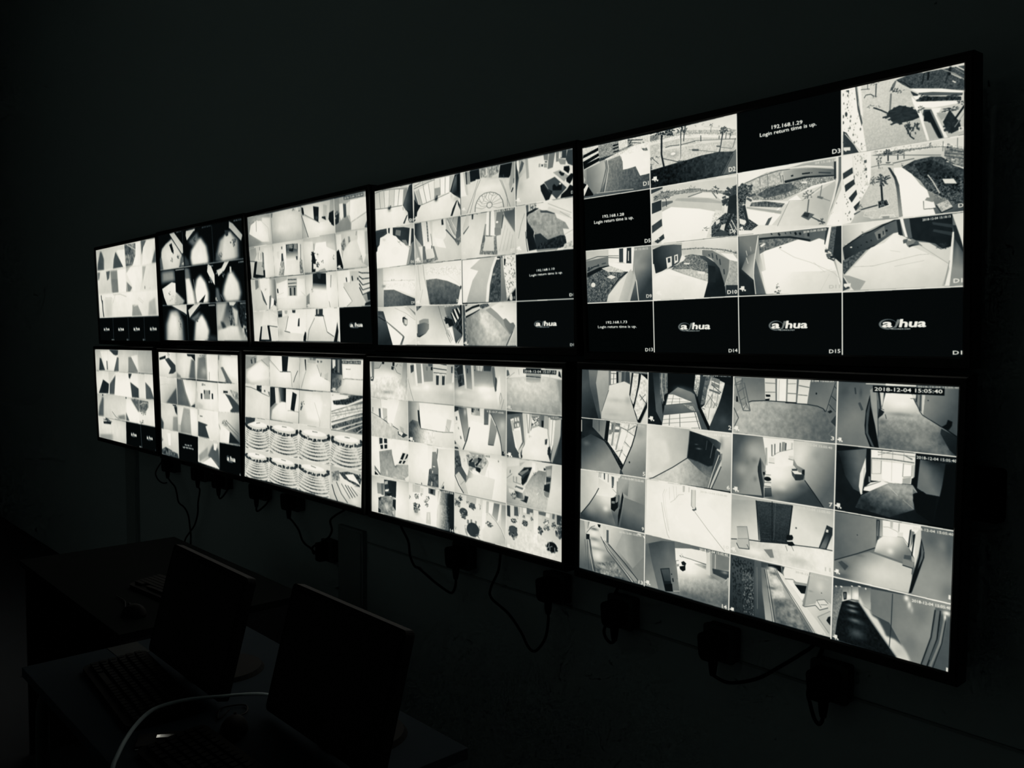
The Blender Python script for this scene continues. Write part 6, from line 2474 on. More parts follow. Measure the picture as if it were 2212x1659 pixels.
FEEDS['T3'] = '''
q 150 205 215 130 1 -1 370 5 373 219 0 221
p 232 47 62 141 35 229 48 321 91 337 201 212 192 18 122
s 150 12.3 5.3 13 4 135 3 360 10 357 34 184 12 21 23
j 90 69 45 50.5 8.9 10
j 120 161 38 29.6 6.1 8
j 120 294 71 38.3 12.9 8
s 225 7.3 3.3 232 26 356 38 337 201 271 108 228 61
s 140 15.4 6.7 3 157 115 166 211 200 6 216
l 150 8.9 3.9 139 17 132 114
l 190 4.9 2.2 220 47 320 104 327 200
q 205 215 225 170 370 5 802 4 805 219 373 219
b 236 603 61 141.9 33.2 .5
b 236 523 130 126.8 33.6 .5
b 205 476 58 54.9 25.3 .5
b 185 407 163 46.6 25.6 .5
b 195 748 183 51.4 28.7 .5
j 70 697 15 26.0 13.9 12
p 235 733 9 758 9 764 37 735 25
j 40 781 30 25.4 12.2 12
s 130 2.8 1.3 369 9 398 10 385 41 371 39
q 190 215 235 180 802 4 1224 5 1223 217 805 219
g 175 190 816 115 865 201 796 56 811 82 889 219 805 219
p 225 812 66 1020 134 1178 133 1220 172 1220 217 889 215
b 245 1056 169 126.3 23.6 .6
g 225 205 866 39 1110 25 802 4 1174 7 1155 131 1061 122 1021 130 830 56
l 90 5.0 2.4 814 54 950 104 1036 136
l 90 6.8 3.2 797 52 811 82 881 215
p 22 808 14 830 19 839 56 824 71 810 49
p 25 962 23 1034 36 1021 130 966 107
b 90 999 100 24.0 11.8 .6
p 185 1091 25 1137 36 1124 128 1082 109
p 40 1071 100 1111 102 1116 126 1063 107
p 175 1178 5 1228 6 1221 83 1163 85
p 25 1159 85 1214 75 1212 172 1175 157 1148 123
p 235 1132 129 1176 149 1183 161
q 150 170 225 150 1224 5 1600 2 1599 218 1223 217
p 140 1228 7 1288 6 1289 83 1228 84
j 60 1257 98 37.3 22.9 30
p 40 1230 108 1280 101 1270 162 1228 167
b 230 1228 124 10.5 5.4 .8
p 215 1285 44 1329 45 1329 125 1298 145 1285 121
p 70 1329 47 1365 53 1363 121 1358 135 1332 133
p 205 1365 53 1410 39 1403 125 1367 121
p 232 1414 36 1594 34 1596 122 1413 167 1403 125
p 140 1282 151 1373 126 1409 171 1409 212 1223 217 1227 173
p 225 1420 168 1600 126 1599 218 1413 213
l 130 4.3 2.2 1421 166 1593 122
j 175 1464 153 35.3 7.4 10
p 90 1561 211 1600 159 1599 218
p 70 1340 6 1565 8 1565 29 1342 27
t 200 1347 23 1559 24 12 2018-12-04 15:06:49
q 210 225 205 190 0 221 373 219 384 448 13 444
l 120 6.9 3.1 170 226 167 250
p 175 15 231 107 228 121 274 75 321 4 312
p 215 124 256 203 262 205 324 115 323
l 150 8.0 3.5 143 262 136 315 181 318 187 270
p 120 203 262 231 273 226 436 202 431
p 170 105 327 204 333 212 427 93 419
l 25 9.3 4.1 3 317 120 328
p 20 79 330 120 326 88 416 222 432 234 448 110 448 40 436
p 30 206 395 236 392 235 446 211 436
j 60 205 359 19.6 30.9 30
p 225 245 238 371 239 388 335 380 439 240 446 230 281
q 225 235 235 225 373 219 805 219 810 446 384 448
p 215 432 278 469 276 463 331 436 321
p 110 496 248 514 247 512 266 497 265
p 70 495 295 518 294 521 348 489 350
r 160 50 12.1 480 350 526 344 535 387 505 448 441 442
l 130 5.5 2.5 519 322 532 387 510 446
g 60 232 643 267 643 343 565 238 733 244 730 315 727 377 562 346
r 90 50 17.8 574 245 672 240 666 294 577 292
l 215 7.1 3.3 609 248 662 251
l 215 7.1 3.3 608 258 661 262
p 30 607 273 669 273 667 287 610 286
p 150 681 245 724 244 720 281 677 274
p 80 698 325 724 327 721 352 704 351
g 215 240 647 309 633 435 563 342 721 352 742 444 524 446
p 238 529 237 565 238 560 367 534 438 527 335
p 238 733 244 768 243 747 357 739 432
l 110 7.7 3.7 771 251 764 358 790 434
r 150 60 11.4 758 337 781 359 789 443 746 445 745 378
i 802 439 38.1 18.5
q 200 190 240 225 805 219 1219 219 1217 443 810 446
p 247 975 259 1103 260 1108 292 1221 328 1210 441 908 437 955 301
s 215 4.7 2.4 1118 273 1195 275 1206 319 1123 294
l 110 6.5 3.2 949 261 946 305
p 225 811 238 935 247 899 440 811 444
j 25 935 328 32.7 24.1 24
j 25 991 336 12.9 20.0 12
j 30 939 369 40.8 28.2 30
j 25 989 400 27.4 24.0 26
j 30 933 429 32.8 16.2 20
p 25 917 311 944 321 964 371 948 443 903 444
j 35 1047 385 20.6 15.9 14
p 175 990 437 1071 425 1093 446 1005 448
j 40 1190 364 15.3 17.1 14
p 238 929 389 961 395 959 423 926 425
q 200 225 190 150 1219 219 1599 218 1600 447 1217 443
p 235 1230 228 1290 229 1293 275 1281 332 1302 426 1234 348
r 130 45 10.1 1285 286 1332 255 1343 302 1310 334 1289 321
r 130 45 9.9 1369 251 1391 252 1396 283 1373 297
p 215 1389 283 1490 275 1513 416 1580 442 1301 442 1290 391 1310 338
p 240 1487 223 1557 229 1565 370 1533 424 1504 348 1474 289
s 180 5.2 2.8 1563 237 1598 232 1593 372 1558 370
l 120 5.6 3.0 1469 225 1463 251
j 60 1505 379 14.0 7.5 10
b 150 1500 392 21.0 9.0 .6
p 18 1228 332 1255 321 1277 371 1298 430 1293 445 1225 445
i 1225 437 37.9 19.4
q 200 150 205 210 -3 448 383 452 390 676 6 684
p 225 140 450 297 453 286 625 251 677 191 604 150 531
p 120 68 456 119 458 122 512 69 528
p 200 69 528 150 531 235 641 251 677 40 678
p 90 150 527 177 550 240 641 226 641 181 604
j 80 228 533 29.4 13.3 10
g 215 110 278 536 383 540 276 465 382 465 391 627 341 653 301 581
p 110 282 580 312 572 307 616 281 669 266 673
p 240 310 590 347 600 342 639 292 660
p 35 356 605 373 618 379 653 342 639
p 215 311 661 342 644 386 671 289 680
q 215 225 235 225 383 452 810 452 803 678 390 676
p 195 392 457 559 456 555 495 388 492
p 245 406 497 557 477 543 597 394 601
p 245 690 479 802 480 799 592 695 593
p 195 567 461 700 467 687 589 563 585
l 25 9.9 4.7 567 477 690 480
l 25 9.0 4.3 567 503 688 504
l 40 9.0 4.3 570 523 685 525
p 150 583 526 685 527 678 588 576 585
p 45 591 534 609 533 609 586 590 586
p 45 647 532 668 533 663 586 645 585
p 50 402 532 419 532 425 563 404 562
l 190 4.7 2.2 397 579 501 561
l 190 4.3 2.1 742 561 799 592
p 238 405 672 403 610 562 589 678 593 799 596 803 675
b 215 700 631 52.4 25.2 .5
q 225 235 240 225 810 452 1217 450 1222 680 803 678
p 235 814 456 889 454 875 516 887 640 853 648 820 556
p 150 816 597 860 578 851 664 808 671
j 60 844 647 13.5 16.5 12
p 28 914 455 972 452 1084 459 1080 541 1029 535 908 516
g 60 235 998 514 994 562 908 514 1081 529 1081 565 1110 678 858 677 894 575
p 60 964 455 1020 458 1009 490 985 489
j 80 899 558 16.6 20.4 12
p 240 1091 470 1138 472 1126 678 1104 658 1088 581
p 140 1141 472 1151 473 1138 551 1130 551
l 140 5.5 2.8 1106 638 1118 678
i 812 667 38.2 18.7
q 225 210 110 235 1217 450 1600 447 1599 677 1222 680
p 190 1387 461 1473 466 1483 519 1381 526
p 238 1232 453 1366 456 1374 530 1291 542 1385 645 1309 682 1226 680
p 205 1292 530 1475 523 1503 611 1541 657 1519 675 1317 675 1385 645 1297 557
p 50 1321 498 1334 497 1338 524 1326 526
p 45 1388 492 1403 491 1407 521 1393 521
p 40 1452 504 1468 505 1469 519 1454 518
l 170 5.1 2.7 1380 461 1373 537
l 120 5.2 2.7 1290 553 1385 645 1316 678
p 205 1472 473 1598 480 1602 591 1510 611 1475 523
l 22 9.2 4.9 1473 471 1507 479 1597 483
l 22 9.9 5.3 1474 496 1511 515 1598 513
l 22 9.9 5.3 1472 519 1512 551 1599 541
l 22 9.9 5.3 1474 541 1509 581 1601 569
l 22 9.9 5.3 1475 564 1507 609 1599 591
p 40 1553 597 1599 591 1598 644 1563 643
p 25 1531 661 1601 647 1599 677 1526 677
q 235 215 225 205 6 684 395 678 386 898 4 901
p 215 8 686 181 683 140 770 104 898 7 898
p 225 270 682 394 684 382 790 267 785
l 240 13.4 6.2 316 696 381 715
l 240 7.7 3.6 299 763 375 766
p 205 139 784 208 784 236 883 117 879
l 25 8.8 4.0 228 787 379 798
p 25 122 793 143 793 116 888 274 887 278 899 79 900
p 25 223 789 257 789 279 892 245 892
p 215 266 798 380 803 384 896 283 896
q 225 240 235 205 395 678 803 678 784 896 386 898
p 110 399 687 460 684 459 729 398 733
p 45 400 711 457 707 455 729 398 728
p 175 496 686 542 685 531 709 499 708
p 60 606 684 655 684 647 713 608 701
g 205 215 432 759 606 847 397 737 548 717 499 825 571 838 747 847 733 895 393 898
p 243 567 705 710 703 721 843 571 838 509 821
l 80 5.4 2.6 547 726 500 821
l 30 8.3 3.9 480 827 562 837
p 45 688 745 706 739 700 796 673 796
p 20 741 895 749 864 774 830 796 847 776 895
b 160 423 838 37.5 26.3 .5
q 235 225 190 225 803 678 1226 681 1217 896 784 896
p 50 932 684 1022 684 1017 729 928 727
p 170 953 685 973 685 970 716 949 719
p 50 916 723 1026 725 1033 737 919 731
g 235 205 959 744 986 887 919 731 1025 733 1071 834 1147 866 1136 894 802 896 836 805
p 243 807 680 924 682 893 747 828 805 807 847 794 805
p 232 1034 684 1226 682 1194 775 1147 866 1064 830
l 90 5.0 2.5 910 743 826 822 802 889
l 90 4.8 2.4 1025 737 1063 834
l 30 6.4 3.2 1063 834 1147 864
p 20 1194 771 1204 830 1183 896 1140 896 1173 830
p 4 1228 682 1601 677 1591 899 1220 896
L 235 1338 804 1497 800 23
p 225 1203 680 1227 680 1221 897 1210 897 1206 767
c
l 243 6.8 3.0 1 218 371 219 805 219 1223 217 1599 218
l 243 6.8 3.0 8 444 384 450 797 448 1218 445 1601 447
l 243 8.4 3.7 6 684 395 678 803 675 1226 679 1601 677
l 235 4.4 2.1 805 219 808 464 803 675 785 896
l 235 4.4 2.2 1224 5 1223 217 1218 452 1226 682 1218 896
'''
FEEDS['B3'] = '''
q 170 200 235 200 0 -2 373 -2 387 217 1 213
p 150 5 14 179 15 189 51 89 90 7 106
p 60 83 35 103 30 114 62 94 63
p 60 144 20 159 20 164 56 149 57
p 195 248 30 373 3 375 78 326 61
l 120 5.9 2.7 248 30 365 78
p 215 188 1 373 3 268 27 179 47
l 80 5.1 2.3 88 26 168 6
s 242 12.4 5.5 38 119 238 41 365 87 376 162 91 200 19 166
b 225 308 128 58.0 22.3 .4
q 205 225 235 235 373 -2 806 3 811 215 387 217
p 238 402 2 559 3 566 103 534 108 402 37
l 130 4.7 2.2 383 29 459 67 534 108
p 25 559 -1 654 2 638 103 570 105
l 22 8.2 3.9 536 109 691 104
p 225 658 6 806 7 811 213 715 213 696 103 642 103
p 235 384 47 534 110 687 108 707 213 392 215
l 130 4.4 2.1 694 107 711 209
l 60 6.9 3.4 787 94 753 135 730 174
q 215 200 230 235 806 3 1219 5 1216 216 811 215
p 40 878 16 895 16 899 88 888 89 882 51
p 225 832 11 874 10 893 93 861 185 828 212
l 130 4.2 2.1 897 92 869 143 836 208
g 205 238 958 37 1001 138 900 43 1031 39 1097 119 1192 139 1216 214 845 213 901 92
p 190 916 5 1031 7 1023 40 917 38
r 150 50 14.9 941 4 1031 7 1023 19 941 17
p 110 1039 19 1063 20 1063 34 1043 33
p 110 1083 20 1107 21 1103 40 1086 38
p 50 1174 40 1197 47 1197 55 1174 48
p 205 1039 43 1219 7 1215 154 1097 123
l 130 4.8 2.4 1039 47 1089 119
l 90 4.8 2.4 1097 98 1089 123
l 90 4.7 2.4 1137 133 1176 140
p 190 1136 109 1183 92 1176 138 1141 129
q 60 150 235 60 1221 3 1600 1 1603 220 1220 218
p 240 1231 9 1269 10 1270 57 1236 66
p 60 1269 6 1344 6 1350 125 1271 97
p 130 1295 9 1318 9 1320 91 1297 88
j 22 1259 77 38.0 27.7 30
p 232 1346 8 1600 4 1603 123 1358 127
p 245 1371 46 1444 45 1445 122 1380 124
l 70 5.1 2.7 1395 65 1448 64
l 50 5.2 2.7 1354 129 1460 123 1496 127 1601 123
p 175 1380 120 1460 121 1460 129 1380 130
g 80 232 1253 129 1345 196 1225 98 1350 102 1358 129 1601 125 1603 218 1224 214
r 110 50 13.9 1237 122 1343 126 1344 165 1270 207 1228 210
p 50 1344 13 1565 10 1564 31 1344 32
t 205 1351 28 1560 26 12 2018-12-04 15:06:42
i 1224 209 46.0 23.9
q 215 225 230 215 1 213 387 217 391 450 1 457
p 225 -1 218 182 219 183 256 -1 234
l 60 8.3 3.7 4 233 92 237 183 251 272 272 388 290
p 35 184 218 261 217 260 265 223 258 183 251
b 200 251 234 19.6 9.0 .6
p 225 271 220 387 219 388 290 272 269
p 110 296 246 320 245 321 260 299 259
p 120 359 256 388 255 398 290 379 286
b 205 113 300 81.1 36.6 .5
q 110 235 240 150 392 219 811 221 805 449 396 449
p 40 396 221 462 220 474 325 399 365
g 235 130 492 289 556 286 462 222 536 221 557 329 483 333
p 225 467 222 509 220 529 326 488 333
g 110 25 538 287 610 283 518 222 625 219 624 316 557 316
s 246 8.3 3.9 520 327 575 315 620 317 649 444 410 448 428 381
p 240 625 222 811 223 807 449 632 445
p 30 718 239 777 253 745 369 692 362
l 110 5.3 2.6 652 371 692 368 805 371
q 225 215 215 210 811 221 1217 220 1218 452 809 451
s 238 12.6 6.2 888 243 1084 241 1117 296 1072 413 925 411 872 310
j 60 855 307 33.8 20.9 20
p 90 830 330 864 323 839 358 827 355
l 170 4.1 2.0 1013 294 1088 411 1081 457
b 242 1148 302 15.7 8.1 .6
q 245 120 60 200 1220 220 1603 222 1602 451 1223 451
p 240 1224 226 1603 229 1604 248 1391 299 1227 329
j 50 1239 232 15.3 9.5 12
j 30 1294 279 52.7 15.8 24
j 30 1368 261 44.3 11.7 20
j 25 1405 274 29.2 11.7 14
j 25 1484 235 85.7 15.4 30
r 60 50 12.2 1241 269 1390 252 1498 223 1603 222 1590 241 1406 286 1257 292
l 240 12.3 6.4 1227 329 1428 285 1597 237
l 60 6.9 3.6 1227 339 1413 298
r 205 40 12.2 1227 341 1421 297 1597 267 1599 343 1228 401
l 100 6.9 3.6 1227 353 1598 290
l 130 6.9 3.6 1228 369 1599 309
l 70 10.7 5.6 1229 405 1599 324
l 240 7.7 4.0 1228 397 1599 317
r 90 50 10.5 1229 429 1599 328 1600 373 1245 448
l 235 10.7 5.6 1229 421 1599 339
r 90 60 12.0 1336 444 1600 358 1600 381 1395 447
l 238 9.1 4.7 1291 448 1600 373
r 75 60 11.6 1468 445 1601 392 1602 449 1511 449
l 235 8.8 4.7 1395 447 1601 392
l 235 7.1 3.8 1525 452 1601 415
Z 1 458 387 453 387 683 5 689 a
p 60 5 460 167 453 157 482 9 516
Z 389 453 807 450 808 685 387 683 b
Z 809 450 1222 452 1221 681 808 685 c
Z 1224 454 1602 454 1601 676 1221 681 d
Z 5 689 387 683 381 893 1 902 d
Z 387 685 808 685 806 895 381 893 e
Z 808 685 1221 681 1217 897 806 895 f
q 215 235 190 235 1219 681 1601 676 1599 900 1217 897
p 200 1227 690 1594 679 1592 737 1228 714
r 150 60 12.3 1236 721 1327 703 1343 768 1245 788
r 60 45 12.0 1327 715 1430 698 1545 704 1588 730 1568 778 1461 761 1387 747
p 240 1401 721 1495 706 1582 769 1518 754 1446 747
j 30 1566 724 28.0 26.7 20
j 30 1525 772 42.5 11.5 16
l 235 7.3 3.9 1417 770 1590 817
p 215 1252 775 1358 766 1590 829 1599 896 1301 893
l 40 9.2 4.8 1245 800 1277 856 1316 898
l 120 12.1 6.3 1298 778 1360 845 1435 893
l 100 8.9 4.7 1358 782 1463 862
l 80 10.3 5.5 1403 784 1492 854
l 70 8.7 4.7 1432 784 1520 846
l 90 8.6 4.7 1469 787 1548 834
b 245 1520 873 42.6 23.1 .7
c
l 243 6.9 3.1 1 213 388 217 813 213 1217 218 1603 220
l 243 6.9 3.1 1 457 391 450 809 449 1223 451 1604 451
l 243 7.7 3.4 5 689 388 683 808 685 1219 679 1603 676
l 230 4.9 2.3 389 217 391 450 388 683 381 893
l 230 4.4 2.2 809 449 808 685 808 894
l 235 4.5 2.4 1217 218 1223 451 1219 679 1217 896
'''
FEEDS['T4'] = '''
q 3 3 3 3 -9 -7 1602 4 1599 897 4 904
q 5 5 5 5 -9 -7 514 2 516 294 3 298
s 235 14.7 5.7 152 86 288 46 389 116 486 197 428 280 394 303 87 299 36 193 65 118
s 235 9.8 3.8 152 86 220 72 267 82 418 242 394 303 54 294 52 143
p 235 246 5 343 1 527 126 520 175 480 187
l 60 12.7 5.0 259 25 480 187
p 10 232 98 283 83 318 173 272 158
j 10 256 99 31.9 18.7 14
j 10 297 146 22.2 37.3 14
j 10 400 203 37.3 21.0 20
j 20 262 223 31.9 22.5 18
s 130 11.5 4.6 452 220 529 200 516 293 426 299
s 110 10.1 3.8 11 192 45 194 71 292 4 296
i 467 279 61.3 24.6
t 200 389 7 490 6 9 2018-12-04
q 5 5 5 5 514 2 1076 7 1081 291 516 294
s 70 13.6 5.5 532 200 615 254 625 291 519 292
s 110 17.8 7.2 622 97 806 39 827 100 705 139
s 245 23.7 9.8 766 120 858 79 961 158 990 254 985 294 669 294 648 232 671 173
p 235 589 9 767 6 750 23 594 85 577 44
l 30 28.8 11.8 750 23 608 89
j 20 755 88 43.2 29.6 20
t 200 895 11 1062 11 8 2018-12-04
q 5 5 5 5 1076 7 1602 4 1612 296 1081 291
s 205 21.6 9.3 1208 130 1383 77 1512 154 1509 286 1189 289 1141 240
s 240 15.4 6.7 1290 103 1395 84 1435 170 1460 283 1228 292 1255 179
s 110 12.0 5.1 1144 217 1205 267 1189 289 1109 284
p 238 1379 4 1440 26 1589 122 1560 163 1373 54
l 20 12.6 5.5 1379 57 1560 166
p 60 1295 64 1359 69 1354 108 1315 111
j 60 1436 159 62.2 44.1 20
j 60 1207 244 39.3 34.0 20
t 200 1453 13 1595 14 10 2018-12-04
q 5 5 5 5 3 298 516 294 524 604 7 604
s 150 32.7 12.5 19 309 298 311 316 400 105 403 20 412
p 238 21 458 235 409 314 419 311 494 464 574 367 600 108 600 52 531
p 7 314 305 518 298 499 569 320 488
s 190 11.9 4.7 319 494 487 572 445 602 272 598
j 50 180 502 32.5 19.1 14
l 190 18.9 7.5 329 313 509 313
j 180 246 549 112.5 38.1 14
q 5 5 5 5 516 294 1081 294 1076 603 524 604
s 235 16.0 6.4 514 384 612 388 671 501 694 605 529 604
s 120 15.9 6.4 517 304 607 315 627 389 512 396
s 245 21.8 9.0 742 407 819 374 910 438 955 523 945 599 701 602 693 502
l 110 11.7 4.8 684 404 716 600
p 15 761 592 898 533 847 597
p 235 970 299 1024 314 1094 405 1088 475 1010 419 949 357
j 90 1008 430 41.1 35.0 20
l 200 13.9 5.8 954 316 1064 316
q 5 5 5 5 1081 294 1612 296 1610 603 1076 603
s 247 23.5 10.3 1245 475 1321 388 1386 374 1489 463 1517 542 1485 600 1256 602 1211 543
p 238 1127 355 1209 342 1266 300 1344 299 1259 362 1148 402
j 225 1151 373 53.1 28.7 10
p 215 1352 339 1377 340 1379 385 1347 383
s 110 14.2 6.1 1091 487 1137 494 1177 600 1080 600
l 110 10.6 4.6 1171 542 1224 595
j 70 1242 389 39.1 34.1 14
l 210 12.3 5.5 1499 316 1604 314
i 1030 587 60.2 25.8
q 5 5 5 5 7 604 524 604 518 901 4 904
s 195 31.9 12.5 167 650 328 647 409 742 418 901 46 903 67 765
s 238 21.9 8.6 196 676 304 703 324 902 79 903 137 740
p 240 198 604 518 604 510 687 451 668
l 60 19.5 7.7 190 605 493 693
j 20 363 735 31.5 37.9 14
j 60 370 792 31.4 44.3 14
q 5 5 5 5 524 604 1076 603 1073 898 518 901
s 240 22.1 9.2 682 745 807 686 884 747 931 820 907 899 631 900
p 238 545 651 671 608 788 606 567 713
l 60 18.1 7.4 566 719 786 625
s 110 15.8 6.5 581 720 781 662 746 710 667 745
j 60 713 733 58.6 36.5 20
s 60 16.8 7.2 927 855 1070 867 1070 898 893 899
l 200 16.7 7.1 943 622 1060 621
j 215 896 867 28.2 24.0 5
q 60 30 215 235 1076 603 1610 603 1605 897 1073 898
s 205 16.2 7.0 1080 606 1282 605 1188 727 1128 785 1080 785
p 245 1307 606 1435 607 1381 634 1318 629
j 25 1351 666 51.0 39.7 30
j 35 1342 746 64.0 57.0 30
s 60 10.0 4.4 1145 750 1198 757 1269 821 1253 844 1178 809
r 40 40 16.4 1422 606 1614 603 1600 888 1489 788 1451 686
j 225 1583 710 24.2 22.1 14
j 215 1546 821 49.0 61.4 24
s 240 12.2 5.3 1096 820 1312 786 1439 787 1477 896 1073 898
s 215 9.6 4.2 1355 639 1452 675 1426 787 1391 764
l 205 14.8 6.7 1496 620 1594 619
i 481 887 67.7 27.6
c
l 60 8.3 3.5 1076 8 1081 294
l 50 9.3 3.7 514 6 511 294
l 60 9.3 3.8 521 604 518 900
l 240 10.3 4.0 4 295 511 296 1080 295 1606 295
l 235 10.3 4.0 8 601 521 604 1076 603 1607 603
'''
FEEDS['B4'] = '''
q 225 235 225 235 -3 -2 393 -2 396 214 -5 216
p 30 10 50 162 27 159 53 17 70
s 60 5.2 2.0 141 60 229 45 375 106 379 157 319 178 217 185 272 135
j 60 222 19 34.3 38.8 10
q 215 235 205 215 393 -2 804 0 803 210 396 214
p 30 626 6 796 6 795 64 718 26 640 24
s 100 13.9 5.5 716 47 792 58 788 208 657 204
s 225 9.9 3.8 417 3 610 3 579 200 530 209 387 163
s 150 6.2 2.4 403 169 483 191 489 210 399 210
q 205 200 225 215 804 0 1239 2 1231 211 803 210
s 115 11.3 4.5 855 32 1004 17 1026 207 811 207
j 60 945 15 73.8 12.0 20
b 190 965 137 58.8 36.1 .6
p 240 1027 2 1232 2 1231 211 1033 210
l 160 11.5 4.8 1067 140 1062 206
q 205 200 215 225 1239 2 1601 0 1605 212 1231 211
s 235 16.4 6.9 1300 11 1577 17 1583 129 1579 185 1372 136 1295 81
s 110 5.1 2.2 1280 98 1321 92 1411 163 1486 214 1381 213 1344 166
j 30 1381 201 40.3 11.5 10
p 130 1231 7 1262 6 1257 41 1232 42
q 225 225 90 205 0 218 396 214 393 439 10 446
l 190 9.0 3.3 -3 291 140 275 377 277
s 80 10.2 3.9 288 349 375 299 380 437 143 438
q 90 235 225 110 396 214 810 221 820 444 393 439
s 100 7.4 2.9 407 218 496 224 568 328 670 441 413 438
p 240 529 223 795 225 766 392 686 434 585 321
s 60 4.6 1.9 765 410 763 441 678 437
b 130 548 379 64.4 37.9 .4
q 235 235 240 225 810 221 1217 219 1215 445 820 444
j 50 935 245 59.3 10.9 20
p 150 947 288 1071 285 1066 356 949 360
p 50 947 288 969 288 967 320 949 315
p 50 1049 286 1071 285 1068 317 1051 315
p 45 885 318 920 316 916 362 887 362
p 45 1098 307 1126 308 1126 353 1097 351
s 205 9.1 3.7 828 388 930 412 913 444 824 437
q 240 230 100 240 1217 219 1605 212 1604 429 1215 445
p 240 1224 306 1348 300 1475 396 1419 434 1215 442
p 35 1316 275 1397 274 1396 289 1315 293
s 70 4.1 1.7 1341 297 1441 306 1605 382 1603 418 1459 435 1427 422 1475 396 1400 331
r 150 60 17.1 1431 261 1573 277 1599 365 1493 315
q 205 215 205 215 10 446 393 439 394 673 7 676
s 35 6.3 2.4 312 457 379 456 381 530 341 507
p 30 279 446 363 444 362 454 295 455
s 150 10.2 3.9 287 549 388 542 391 667 268 671
s 70 8.1 3.0 4 570 65 618 52 672 7 675
q 235 205 235 205 393 439 820 444 803 672 394 673
s 160 7.3 2.9 526 456 653 461 675 668 443 672 449 601
p 240 396 452 518 450 448 608 391 606
j 90 626 487 25.4 37.7 6
j 110 698 569 31.2 25.0 6
p 240 661 454 808 451 791 667 675 668
q 225 243 225 225 820 444 1215 445 1219 682 803 672
s 60 3.4 1.4 815 548 978 560 1007 564 962 579 1028 670 809 669
l 50 12.1 4.9 856 502 909 502
p 190 820 450 846 448 842 497 820 493
p 30 1188 435 1215 436 1208 442 1187 440
q 235 225 60 235 1215 445 1604 429 1599 675 1219 682
j 120 1332 526 68.1 35.0 30
l 110 13.7 5.8 1320 510 1424 560 1577 615
l 110 10.9 4.7 1348 502 1591 597
l 160 14.0 5.9 1209 530 1247 586
s 35 3.0 1.3 1416 583 1587 659 1390 672
p 240 1250 539 1409 584 1390 672 1227 676
q 225 215 190 200 7 676 394 673 392 895 5 900
p 243 145 704 215 698 214 803 162 808
r 80 60 29.7 0 857 91 828 362 860 384 893 14 899
j 30 260 857 34.3 32.9 20
j 50 16 768 25.1 26.9 14
s 205 12.9 4.9 233 788 385 774 379 852 227 854
q 3 3 3 3 394 675 798 676 789 890 392 895
t 230 524 774 671 771 12 192.168.1.77
t 230 478 796 707 791 14 Login return time is up.
q 200 225 60 240 803 675 1219 682 1214 896 790 884
s 90 10.9 4.5 1067 733 1112 704 1194 744 1214 860 989 813
p 240 1105 699 1183 698 1151 754 1109 753
p 245 865 888 1047 819 1205 891 1183 899
s 150 9.2 3.7 809 826 994 740 989 813 820 880
q 3 3 3 3 1219 684 1599 676 1600 902 1214 897
L 240 1340 810 1500 803 34
t 200 1565 898 1597 898 12 D
c
l 243 9.9 3.7 -5 216 392 217 803 222 1224 222 1605 211
l 243 9.9 3.7 10 446 394 441 819 444 1213 445 1603 430
l 243 11.0 4.1 7 676 394 673 802 675 1218 682 1599 675
l 225 7.1 2.7 392 -2 392 217 394 441 394 673
l 225 7.5 3.0 804 -1 803 222 819 444 802 675
l 215 6.0 2.5 1236 0 1213 445 1218 682
'''
